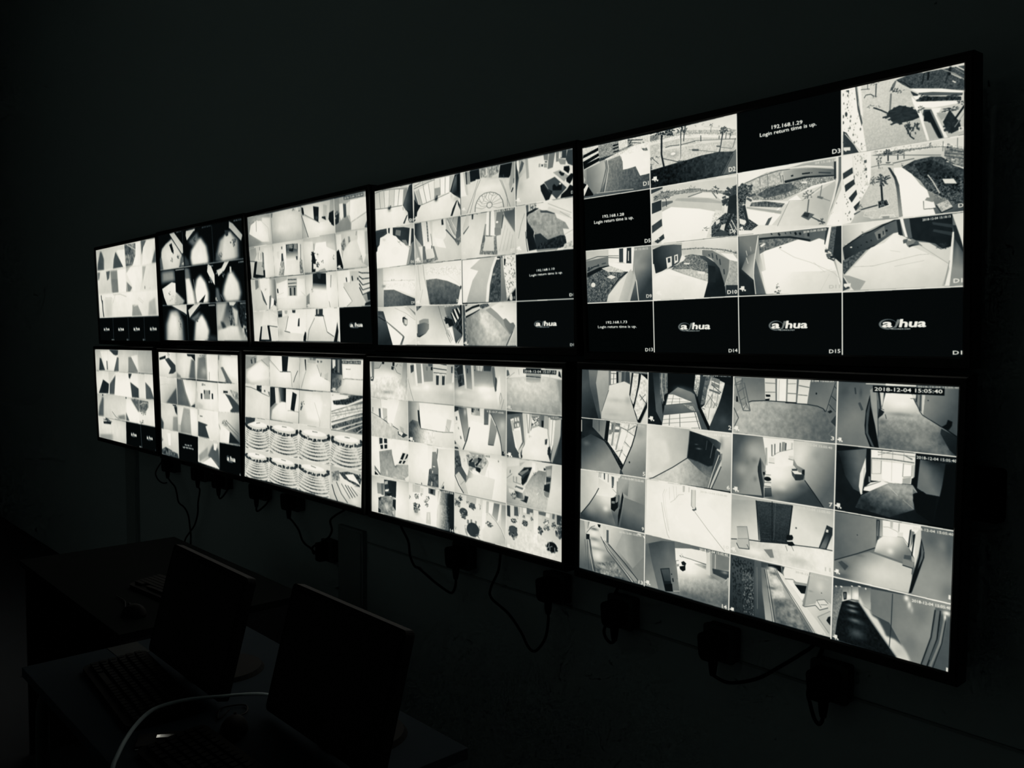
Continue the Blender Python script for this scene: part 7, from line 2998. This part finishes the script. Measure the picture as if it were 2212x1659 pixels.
FEEDS['T5'] = '''
q 200 215 235 225 6 -6 1594 2 1596 680 6 677
g 195 215 177 -2 148 174 6 -6 431 -5 397 207 5 204
s 80 8.4 2.8 128 21 172 28 238 106 221 208 17 201 39 138
s 75 6.2 2.1 572 52 764 209 472 211 507 123
s 205 23.2 7.6 241 18 503 14 473 207 233 202
p 235 604 43 810 44 805 212 764 209
r 120 60 28.2 816 2 1109 11 1094 119 1003 209 823 227 821 101
r 90 40 24.2 814 16 952 26 1058 103 940 108 826 73
l 205 19.7 6.9 876 7 1137 81
p 240 1109 11 1224 6 1212 221 1003 209 1094 119
s 100 5.5 2.0 1234 0 1371 4 1288 78 1243 129
p 238 1390 2 1585 8 1536 109 1478 210 1250 217 1290 65
s 100 7.8 2.9 1573 98 1592 214 1478 214
g 225 205 93 231 225 386 4 208 407 215 413 445 12 438
s 110 8.6 2.8 14 220 94 224 60 290 12 302
s 90 8.2 2.7 274 226 384 224 350 296 292 315
s 130 9.7 3.3 394 225 586 228 595 440 414 441
p 120 414 306 583 314 585 436 436 438
p 240 596 229 813 226 810 444 605 441
s 175 7.5 2.6 824 220 944 213 836 270
s 120 6.0 2.1 825 346 964 408 910 444 810 444
p 238 836 270 963 221 1249 223 1211 357 1160 450 969 443 975 402
s 175 6.9 2.5 1248 230 1340 232 1270 333 1235 385
p 225 1340 229 1590 230 1595 453 1217 445 1248 358
l 110 14.7 5.4 1288 407 1284 434
j 130 1402 435 28.7 6.6 6
p 240 34 443 1603 456 1591 679 19 673
l 60 22.7 7.5 90 452 94 494 120 547
l 70 27.2 9.0 116 502 121 607 134 668
l 170 11.1 3.7 209 482 385 484 405 496
l 140 10.7 3.6 433 456 644 460 804 487
l 195 10.6 3.6 496 462 420 540
s 215 20.1 6.7 186 489 406 488 378 664 179 668
l 205 11.4 4.1 1094 516 1220 561
l 205 11.4 4.1 1115 503 1240 548
s 160 7.3 2.6 951 568 1086 571 1186 670 926 671 944 610
p 215 969 575 1105 568 1104 575 988 583
s 190 13.6 5.0 1368 552 1517 516 1531 669 1334 672
l 240 18.5 6.1 7 675 1596 680
q 3 3 3 3 13 679 1596 682 1606 899 -9 907
L 235 106 802 286 799 25
L 235 527 804 694 801 24
L 235 939 804 1110 800 25
L 235 1351 804 1522 801 25
t 220 336 900 401 899 11 D1
t 220 757 898 818 897 11 D1
t 220 1172 896 1228 895 11 D1
c
l 45 13.3 4.5 397 680 385 901
l 45 12.3 4.3 815 683 812 898
l 45 11.4 4.2 1225 681 1219 897
l 235 11.3 3.7 4 208 807 207 1596 219
l 235 11.3 3.7 12 435 1604 453
l 225 8.6 3.0 814 -4 838 450
l 225 7.9 2.9 1237 -1 1235 456
'''
FEEDS['B5'] = '''
q 205 195 215 215 -2 1 1600 -4 1616 206 -3 216
p 240 158 15 434 9 604 55 691 54 591 151 540 203 293 206
s 60 7.1 2.3 136 84 182 91 281 206 105 211
s 60 6.7 2.2 435 2 697 3 681 47 626 55 561 48
l 110 31.9 10.5 352 111 357 200
s 90 8.1 2.7 656 69 705 76 687 207 550 209
s 205 25.6 8.7 728 10 968 8 942 207 702 206
s 130 7.7 2.7 971 65 1042 64 1151 146 1213 200 952 211
p 235 1043 57 1223 40 1224 193 1152 139
s 190 23.3 8.3 1247 2 1600 -1 1599 196 1242 199
q 235 240 235 225 -3 218 1606 211 1603 440 3 451
s 35 7.0 2.3 210 301 387 340 351 436 59 445
s 80 8.2 2.8 588 248 530 439 384 442 410 336
p 215 393 221 581 223 413 321 390 322
p 243 603 222 941 217 994 442 551 445
s 50 6.2 2.1 951 220 1042 221 985 272 956 259
s 65 7.6 2.7 992 300 1213 355 1213 439 1024 444
p 240 1062 224 1220 223 1206 334 1013 292
s 90 7.1 2.6 1385 286 1509 336 1589 434 1385 440
p 225 1240 219 1374 218 1357 438 1222 438
q 215 225 235 225 3 451 1603 440 1600 679 0 684
s 100 14.1 4.6 174 467 205 496 180 673 13 680 51 581
p 50 153 448 200 450 191 466 158 467
s 215 28.0 9.2 234 456 848 456 841 666 430 675 203 671
s 130 23.0 7.8 611 645 806 618 820 671 628 673
l 110 13.5 4.5 439 611 544 657 628 673
p 60 839 446 880 448 868 463 843 462
s 90 6.3 2.2 840 594 923 671 840 674
p 243 868 463 1091 466 1225 577 1203 670 944 674 853 579
s 100 9.2 3.2 982 457 1152 456 1258 541 1176 573 1066 509
r 110 55 24.5 1073 453 1439 462 1432 517 1371 555 1216 571 1126 506
l 235 15.6 5.6 1224 501 1304 479 1418 476
j 60 1311 578 96.3 20.9 16
j 45 1262 658 77.8 21.1 16
q 225 215 215 215 0 684 829 685 815 899 4 906
j 40 289 711 138.7 38.3 44
p 30 160 728 402 719 387 742 168 750
s 190 8.5 2.9 399 741 400 896 378 894
s 160 25.4 8.3 33 869 430 837 422 898 27 908
q 3 3 3 3 829 685 1600 681 1598 900 815 900
L 235 946 809 1104 804 27
L 235 1355 807 1512 803 27
t 220 1165 901 1229 898 12 D1
t 100 1562 898 1598 898 12 D
c
l 60 12.1 4.3 1214 685 1224 891
l 240 11.9 3.8 -3 216 1606 211
l 240 11.9 3.8 4 452 1602 440
l 240 11.9 3.9 -1 685 1601 679
l 215 9.7 3.2 391 1 384 445
l 215 8.4 3.0 1221 5 1197 678
'''

# ------------------------------------------------------------------ the ten wall displays
GREY = [0, 30, 60, 90, 128, 165, 200, 230, 250, 255]
TINT = np.array([(2, 4, 4), (20, 27, 29), (47, 56, 58), (80, 88, 88), (123, 127, 121), (163, 165, 156), (201, 200, 188), (229, 226, 214), (243, 239, 229), (247, 243, 234)], float)
def picture(code, W, H, seed):
    p = Painter(W, H, seed); p.a[:] = 2; p.run(FEEDS[code]); p.soften(0 if code[1] == 'R' else 12)
    a = np.clip(p.a, 0, 255)
    rgb = np.stack([np.interp(a, GREY, TINT[:, k]) for k in range(3)], -1) / 255
    return np.where(rgb < .04045, rgb / 12.92, ((rgb + .055) / 1.055) ** 2.4)
DW, DH = .95, .534375                                         # visible picture
def display_mesh(code, W, H, seed):
    me = bpy.data.meshes.new('display')
    x = ((np.arange(W) + .5) / W - .5) * DW; z = (.5 - (np.arange(H) + .5) / H) * DH
    x[0], x[-1], z[0], z[-1] = -DW / 2, DW / 2, DH / 2, -DH / 2
    co = np.zeros((H, W, 3)); co[..., 0] = x; co[..., 2] = z[:, None]
    me.vertices.add(W * H); me.vertices.foreach_set('co', co.ravel())
    i = (np.arange(H - 1)[:, None] * W + np.arange(W - 1)[None]).ravel()
    q = np.stack([i, i + W, i + W + 1, i + 1], 1)             # seen from the room the front faces -y
    n = len(q)
    me.loops.add(n * 4); me.loops.foreach_set('vertex_index', q.ravel().astype(np.int32))
    me.polygons.add(n); me.polygons.foreach_set('loop_start', (np.arange(n) * 4).astype(np.int32))
    me.polygons.foreach_set('loop_total', np.full(n, 4, np.int32))
    me.update(calc_edges=True)
    ca = me.color_attributes.new('picture', 'FLOAT_COLOR', 'POINT')
    col = np.ones((H, W, 4)); col[..., :3] = picture(code, W, H, seed)
    ca.data.foreach_set('color', col.astype(np.float32).ravel())
    me.materials.append(M_DISPLAY)
    return me
BS, BT, BB = .0165, .019, .024                                # bezel: sides, top, bottom
def bezel_bm():
    bm = bmesh.new()
    w, h = DW / 2, DH / 2
    rings = []
    for gx, gt, gb, y in ((0, 0, 0, .002), (0, 0, 0, -.003), (.003, .003, .003, -.006), (BS - .003, BT - .003, BB - .003, -.006), (BS, BT, BB, -.002), (BS, BT, BB, .040), (0, 0, 0, .040)):
        rings.append([bm.verts.new(v) for v in ((-w - gx, y, -h - gb), (w + gx, y, -h - gb), (w + gx, y, h + gt), (-w - gx, y, h + gt))])
    rings.append(rings[0])
    for a, b in zip(rings, rings[1:]):
        for k in range(4): bm.faces.new((a[k], a[(k + 1) % 4], b[(k + 1) % 4], b[k]))
    return bm
def rear_bm():
    bm = boxes((-DW/2 + .002, DW/2 - .002, .004, .038, -DH/2 + .002, DH/2 - .002))
    box(bm, -.34, .34, .038, .066, -.19, .17)
    for k in range(12): box(bm, -.30 + k * .05, -.27 + k * .05, .066, .068, .10, .15)
    return bm
def bracket_bm(back):
    bm = boxes((-.20, -.16, .066, .082, -.15, .16), (.16, .20, .066, .082, -.15, .16), (-.24, .24, .082, .092, .06, .10), (-.24, .24, .082, .092, -.12, -.08))
    box(bm, -.03, .03, .092, back, -.06, .06)
    return bm
G_TV = 'surveillance displays in two rows on the wall'
TVS = [  # code, centre x y z, tilt, yaw, roll, resolution, label
 ('TR', 4.0660, 0.0046, 1.8540, 3.307, -0.437, 0.165, 1152, 648, 'largest upper right screen of outdoor camera feeds, four black tiles along its bottom'),
 ('BR', 4.0736, -0.0155, 1.2693, -0.138, -0.400, -0.278, 1152, 648, 'bottom right screen of indoor corridor feeds with the boxed time 15:05:40'),
 ('T2', 3.0639, 0.0162, 1.8626, 1.187, 0.155, 0.083, 680, 382, 'second upper screen from the right, feeds with a round floor rosette and one logo tile'),
 ('B2', 3.0420, 0.0020, 1.2689, 0.429, -0.032, 0.023, 680, 382, 'second lower screen from the right, halls and round dining tables, time 15:07:10'),
 ('T3', 2.0815, 0.0137, 1.8688, 2.793, -0.628, -0.079, 480, 270, 'middle upper screen of pale corridor feeds with a logo tile at its bottom right'),
 ('B3', 2.0543, -0.0032, 1.2755, -1.183, -0.201, -0.029, 480, 270, 'middle lower screen of curved auditorium seating feeds'),
 ('T4', 1.1060, 0.0020, 1.8696, 2.441, 0.539, -0.062, 360, 202, 'second upper screen from the left, nine dark feeds with glowing pale ovals'),
 ('B4', 1.0725, -0.0071, 1.2727, 0.979, -0.301, -0.085, 360, 202, 'second lower screen from the left, corridor feeds with two black tiles at the bottom'),
 ('T5', 0.1189, -0.0060, 1.8650, 1.888, 0.250, -0.017, 288, 162, 'leftmost upper screen, pale feeds above a row of four black logo tiles'),
 ('B5', 0.0532, -0.0067, 1.2771, 1.358, -0.067, 0.276, 288, 162, 'leftmost lower screen, pale corner feeds above two black logo tiles'),
]
bez0 = rear0 = None
for k, (code, x, y, z, ti, ya, ro, W, H, label) in enumerate(TVS):
    t = thing('wall_display', label, 'television', Matrix.Translation((x, y, z)) @ Matrix.Rotation(R(ya), 4, 'Z') @ Matrix.Rotation(R(ti), 4, 'X') @ Matrix.Rotation(R(-ro), 4, 'Y'), G_TV)
    if bez0 is None:
        bez0 = obj('bezel', bezel_bm(), M_BEZEL, t); rear0 = obj('rear_housing', rear_bm(), M_REAR, t)
    else:
        for src in (bez0, rear0):
            c = src.copy(); C.objects.link(c); c.parent = t
    obj('wall_bracket', bracket_bm(WY - y - .003), M_BRACKET, t)
    d = bpy.data.objects.new('screen', display_mesh(code, W, H, 11 + k)); C.objects.link(d); d.parent = t

# ------------------------------------------------------------------ sockets, plugs and cords under the lower row
G_S, G_P = 'wall sockets below the displays', 'power plugs below the displays'
def socket(x, z, label):
    t = thing('wall_socket', label, 'socket', (x, WY, z), G_S)
    obj('back_box', prism(rrect(.084, .084, .006), 0, -.026), M_SOCKET, t)
    obj('face_plate', prism(rrect(.088, .088, .008), -.026, -.034), M_SOCKET, t)
    return t
plug_body_me = plug_neck_me = None
def plug(x, z, label, cord, rad=.0042, extra=None):
    global plug_body_me, plug_neck_me
    t = thing('power_plug', label, 'power plug', (x, .075, z), G_P)
    if plug_body_me is None:
        b = obj('plug_body', prism([(px * (1 - .22 * max(0, -pz / .034)), pz) for px, pz in rrect(.062, .068, .014, 4)], .021, -.024), M_RUBBER, t, bevel=.003)
        n = obj('strain_relief', tube([(0, 0, -.028), (0, 0, -.045), (0, 0, -.062), (0, 0, -.074)], [.0125, .0115, .0095, .007], sub=3), M_RUBBER, t, True)
        plug_body_me, plug_neck_me = b.data, n.data
    else:
        for nm, me in (('plug_body', plug_body_me), ('strain_relief', plug_neck_me)):
            c = bpy.data.objects.new(nm, me); C.objects.link(c); c.parent = t
    obj('cable', tube([(a - x, b - .075, c - z) for a, b, c in [(x, .075, z - .07)] + cord], rad), M_RUBBER, t, True)
    return t
PL = [
 (4.252, .861, 'at the right end, under the bottom right screen', 'tight cord loop', [(4.250,.075,.777),(4.242,.075,.768),(4.231,.075,.779),(4.221,.075,.808),(4.212,.082,.833),(4.212,.112,.883),(4.231,.112,.941),(4.231,.10,1.0)]),
 (3.964, .870, 'under the middle of the bottom right screen', 'cord sweeping right', [(3.973,.075,.795),(4.004,.075,.791),(4.043,.075,.803),(4.092,.075,.828),(4.145,.075,.870),(4.185,.09,.905),(4.210,.11,.935),(4.22,.11,1.0)]),
 (3.647, .873, 'under the left part of the bottom right screen', 'small cord loop', [(3.646,.075,.796),(3.632,.075,.790),(3.615,.075,.801),(3.606,.080,.820),(3.600,.112,.847),(3.604,.112,.891),(3.632,.112,.947),(3.64,.10,1.0)]),
 (3.392, .885, 'beside the gap next to the bottom right screen', 'cord in deep V', [(3.392,.075,.786),(3.381,.075,.737),(3.350,.075,.695),(3.326,.075,.683),(3.302,.075,.696),(3.275,.075,.728),(3.218,.075,.771),(3.139,.075,.801),(3.130,.08,.832),(3.143,.10,.886),(3.153,.10,.946),(3.16,.10,1.0)]),
 (2.959, .898, 'under the second lower screen from the right', 'cord drooping left', [(2.958,.075,.807),(2.948,.075,.783),(2.928,.075,.772),(2.860,.075,.786),(2.808,.075,.802),(2.755,.075,.819),(2.728,.075,.823),(2.703,.075,.854),(2.670,.09,.898),(2.609,.10,.945),(2.60,.10,1.0)]),
 (1.823, .921, 'under the middle lower screen', 'cord running to the box adapter', [(1.855,.075,.841),(1.907,.075,.812),(1.934,.075,.777),(1.964,.075,.761),(2.010,.075,.752),(2.040,.075,.740),(2.055,.06,.744),(2.077,.045,.775),(2.143,.045,.806),(2.175,.06,.829),(2.175,.075,.857),(2.155,.08,.890),(2.180,.09,.915),(2.248,.10,.954),(2.26,.10,1.0)]),
 (1.522, .926, 'under the left part of the middle lower screen', 'short cord loop', [(1.520,.075,.838),(1.535,.075,.836),(1.560,.08,.850),(1.580,.10,.880),(1.585,.11,.930),(1.595,.10,1.0)]),
 (1.119, .922, 'under the right part of the second lower screen from left', 'short cord', [(1.128,.075,.838),(1.150,.075,.842),(1.176,.085,.870),(1.178,.11,.915),(1.188,.10,1.0)]),
 (.871, .929, 'under the left part of the second lower screen from left', 'cord straight down', [(.895,.075,.845),(.872,.075,.781),(.864,.075,.720),(.821,.075,.654),(.760,.07,.602),(.735,.06,.565),(.725,.06,.514),(.72,.06,.35)]),
 (.472, .928, 'near the gap beside the bottom left screen', 'cord hanging down', [(.521,.075,.838),(.571,.075,.820),(.595,.075,.788),(.619,.075,.744),(.655,.09,.720),(.680,.10,.682),(.700,.10,.625),(.710,.10,.579),(.708,.10,.521),(.70,.11,.35)]),
]
for x, z, where, how, cord in PL:
    socket(x, z, 'grey wall socket ' + where)
    plug(x, z, 'black plug ' + where + ', ' + how, cord)
t = thing('loose_cable', 'thin dark cable curling left of the leftmost plug', 'cable', (.495, .06, .835))
obj('cable', tube([(0, 0, 0), (-.053, 0, -.009), (-.12, 0, 0), (-.159, 0, .031), (-.144, .01, .069), (-.114, .03, .118), (-.11, .04, .16)], .0035), M_RUBBER, t, True)
t = thing('power_adapter', 'small black box adapter plugged in low beside the wide grey trunking', 'adapter', (2.098, .085, .756))
obj('adapter_body', prism(rrect(.040, .074, .006), .008, -.030), M_RUBBER, t, bevel=.002)
obj('pins', boxes((-.012, -.008, .008, .012, -.01, .01), (.008, .012, .008, .012, -.01, .01)), M_BRACKET, t)
t = thing('wall_socket', 'grey wall socket behind the small box adapter, lowest of the sockets', 'socket', (2.098, WY, .756), G_S)
obj('back_box', prism(rrect(.084, .084, .006), 0, -.026), M_SOCKET, t); obj('face_plate', prism(rrect(.088, .088, .008), -.026, -.034), M_SOCKET, t)

# trunking on the wall
tag(obj('cable_trunking', boxes((2.16, 2.34, WY - .018, WY, .10, .872), (2.17, 2.33, WY - .022, WY - .018, .11, .862)), M_TRUNK), 'wide vertical grey trunking dropping below the middle lower screens', 'cable trunking', 'trunking strips on the wall')
tag(obj('cable_trunking', boxes((-.30, -.12, WY - .018, WY, .10, 1.05), (-.29, -.13, WY - .022, WY - .018, .11, 1.04)), M_TRUNK), 'narrow vertical grey trunking dropping under the bottom left screen', 'cable trunking', 'trunking strips on the wall')
tag(obj('cable_trunking', boxes((2.345, 4.9, WY - .006, WY, .826, .832)), M_TRUNK), 'thin horizontal strip along the wall behind the right-hand plugs', 'cable trunking', 'trunking strips on the wall')
t = thing('wall_box', 'small black box fixed to the wall right of the bottom right screen', 'wall box', (4.545, WY, 1.32))
obj('housing', prism(rrect(.085, .105, .008), 0, -.030), M_REAR, t); obj('cover', prism(rrect(.078, .098, .006), -.030, -.034), M_REAR, t)

# ------------------------------------------------------------------ near desk and what stands on it
DZ = .75
def leg_bm(x, y, top, fwd):
    return tube([(x, y, .0), (x, y, .3), (x, y, top - .09), (x + .01, y + fwd * .02, top - .03), (x + .03, y + fwd * .07, top - .004)], .017, 12)
t = thing('desk', 'pale-topped steel-legged desk nearest the camera, bottom left', 'desk', (3.2, -.85, 0), 'desks along the display wall')
D = lambda a, b, c, d, e, f: (a - 3.2, b - 3.2, c + .85, d + .85, e, f)
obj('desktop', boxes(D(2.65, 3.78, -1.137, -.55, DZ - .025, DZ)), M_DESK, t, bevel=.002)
obj('modesty_panel', boxes(D(2.72, 3.72, -.60, -.585, .30, DZ - .025)), M_EDGE, t)
obj('rail', boxes(D(2.70, 3.73, -1.06, -1.03, DZ - .065, DZ - .025)), M_EDGE, t)
for lx, ly, fw_ in ((2.69, -1.10, 1), (3.73, -1.10, 1), (2.69, -.59, -1), (3.73, -.59, -1)):
    obj('leg', leg_bm(lx - 3.2, ly + .85, DZ - .04, fw_), M_LEG, t, True)

# far desk: an open shelf under the top
t = thing('desk', 'dark desk with an open shelf under its top, farther to the left', 'desk', (2.0, -.56, 0), 'desks along the display wall')
D = lambda a, b, c, d, e, f: (a - 2.0, b - 2.0, c + .56, d + .56, e, f)
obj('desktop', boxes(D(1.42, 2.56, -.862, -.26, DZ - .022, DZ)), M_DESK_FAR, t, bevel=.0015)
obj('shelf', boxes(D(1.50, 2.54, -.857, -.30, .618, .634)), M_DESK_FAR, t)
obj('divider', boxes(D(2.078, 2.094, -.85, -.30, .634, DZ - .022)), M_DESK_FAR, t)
obj('side_panel', boxes(D(1.482, 1.50, -.857, -.28, 0, DZ - .022)), M_EDGE, t)
obj('side_panel', boxes(D(2.54, 2.558, -.857, -.28, 0, DZ - .022)), M_EDGE, t)
obj('back_panel', boxes(D(1.50, 2.54, -.30, -.285, .1, DZ - .022)), M_EDGE, t)

def monitor(x, y, yaw, w, label):
    """y, x: lower left front corner of the tilted panel"""
    t = thing('computer_monitor', label, 'monitor', Matrix.Translation((x + w/2, y, DZ)) @ Matrix.Rotation(R(yaw), 4, 'Z'), 'switched-off computer monitors on the near desk')
    h = .29; T = Matrix.Translation((0, 0, .018)) @ Matrix.Rotation(R(-15), 4, 'X')
    bm = bmesh.new(); o = rrect(w, h, .012, 4)
    bm2 = prism([(a, b + h/2) for a, b in o], 0, .022); bm2.transform(T); obj('casing', bm2, M_MON, t)
    b = boxes((-w/2 + .06, w/2 - .06, .022, .05, .05, h - .05)); b.transform(T); obj('rear_bulge', b, M_MON, t, bevel=.008)
    b = boxes((-w/2 + .016, w/2 - .016, -.002, .001, .02, h - .016)); b.transform(T); obj('screen', b, M_GLASS_OFF, t)
    obj('stand_neck', prism([(-.035, .008), (.035, .008), (.028, .16), (-.028, .16)], .085, .105), M_MON, t)
    bm = bmesh.new(); bmesh.ops.create_cone(bm, cap_ends=True, segments=32, radius1=.10, radius2=.092, depth=.01, matrix=Matrix.Translation((0, .115, .005)))
    obj('stand_base', bm, M_MON, t)
    return t
monitor(2.787, -.862, -.5, .465, 'switched-off black monitor on the near desk, farther from the camera, beside the shelf desk')
monitor(3.352, -.800, 0, .452, 'switched-off black monitor on the near desk, the larger-looking one with the mouse before it')

def keyboard(cx, cy, yaw, label, w=.45, d=.155, grp='black keyboards on the desks', z=DZ):
    t = thing('keyboard', label, 'keyboard', Matrix.Translation((cx, cy, z)) @ Matrix.Rotation(R(yaw), 4, 'Z'), grp)
    bm = bmesh.new(); o = rrect(w, d, .02, 5)
    a = [bm.verts.new((p, q, 0)) for p, q in o]; b = [bm.verts.new((p, q, .012 + .010 * (q / d + .5))) for p, q in o]
    n = len(a); bm.faces.new(a[::-1]); bm.faces.new(b)
    for i in range(n): bm.faces.new((a[i], a[(i+1) % n], b[(i+1) % n], b[i]))
    obj('base', bm, M_KEYS, t)
    bm = bmesh.new()
    for r in range(6):
        yy = -d/2 + .018 + r * (d - .036) / 5.6
        for c in range(21):
            if r == 0 and 4 <= c <= 8: continue
            xx = -w/2 + .016 + c * (w - .036) / 20.4
            box(bm, xx, xx + .015, yy, yy + .014, .013 + .010 * (yy / d + .5), .020 + .010 * (yy / d + .5))
        if r == 0: box(bm, -w/2 + .10, -w/2 + .19, yy, yy + .014, .013, .020)
    k = obj('keys', bm, M_KEYS, t)
    return t
keyboard(3.010, -.967, -4.5, 'black keyboard in front of the left monitor on the near desk', .45, .158)
keyboard(3.565, -1.005, 2, 'black keyboard at the bottom edge, in front of the right monitor', .45, .150)
keyboard(2.22, -.60, 6, 'black keyboard lying on the far desk', .30, .12)

def mouse(x, y, yaw, label, cord):
    t = thing('computer_mouse', label, 'computer mouse', Matrix.Translation((x, y, DZ)) @ Matrix.Rotation(R(yaw), 4, 'Z'), 'black computer mice on the desks')
    bm = bmesh.new(); bmesh.ops.create_uvsphere(bm, u_segments=20, v_segments=12, radius=1)
    for v in list(bm.verts):
        v.co = Vector((v.co.x * .030, v.co.y * .054, max(v.co.z, -.02) * .034 * (1 - .25 * v.co.y) + .001))
    obj('body', bm, M_KEYS, t, True)
    bm = bmesh.new(); bmesh.ops.create_cone(bm, cap_ends=True, segments=16, radius1=.009, radius2=.009, depth=.006, matrix=Matrix.Translation((0, .025, .024)) @ Matrix.Rotation(R(90), 4, 'Y'))
    obj('scroll_wheel', bm, M_RUBBER, t)
    obj('cord', tube(cord, .002), M_RUBBER, t, True)
mouse(3.375, -.885, 60, 'black mouse with looped cord between the two keyboards', [(0, .05, .01), (.02, .09, .004), (.01, .13, .004), (-.04, .12, .004), (-.04, .06, .004), (-.02, .10, .008)])
mouse(2.40, -.765, 100, 'black mouse at the front right of the far desk', [(0, .05, .01), (.02, .09, .004), (.05, .15, .004), (.06, .22, .004)])

tag(obj('paper_sheet', boxes((2.655, 2.76, -.925, -.845, DZ, DZ + .0012)), M_PAPER), 'small pale sheet of paper on the near desk beside the far desk', 'paper')

# pale network cable across the near keyboard
tag(obj('network_cable', tube([(3.50, -1.16, .45), (3.455, -1.155, .62), (3.405, -1.152, .745), (3.360, -1.125, .772), (3.263, -1.060, .775), (3.212, -.998, .780), (3.225, -.930, .786), (3.258, -.862, .786), (3.295, -.790, .783), (3.302, -.72, .762), (3.300, -.60, .755)], [.0045] * 7 + [.0035] * 4, 12), M_WHITE, smooth=True), 'pale cable curving across the near desk and over the left keyboard', 'cable')
# small glinting holder on the desk
t = thing('card_holder', 'small dark clear-topped holder with a bright metal strip, under the pale cable', 'card holder', Matrix.Translation((3.318, -1.028, DZ)) @ Matrix.Rotation(R(62), 4, 'Z'))
obj('holder_tray', boxes((-.045, .045, -.030, .030, 0, .009)), M_GLASS_OFF, t, bevel=.002)
obj('metal_strip', prism([(-.004, .009), (.040, .009), (.040, .0135), (.003, .0155), (-.004, .0155)], -.010, .004), M_SILVER, t)
obj('metal_edge', tube([(-.043, -.033, .004), (.0, -.033, .005), (.043, -.033, .006)], .0012, 8), M_SILVER, t, True)
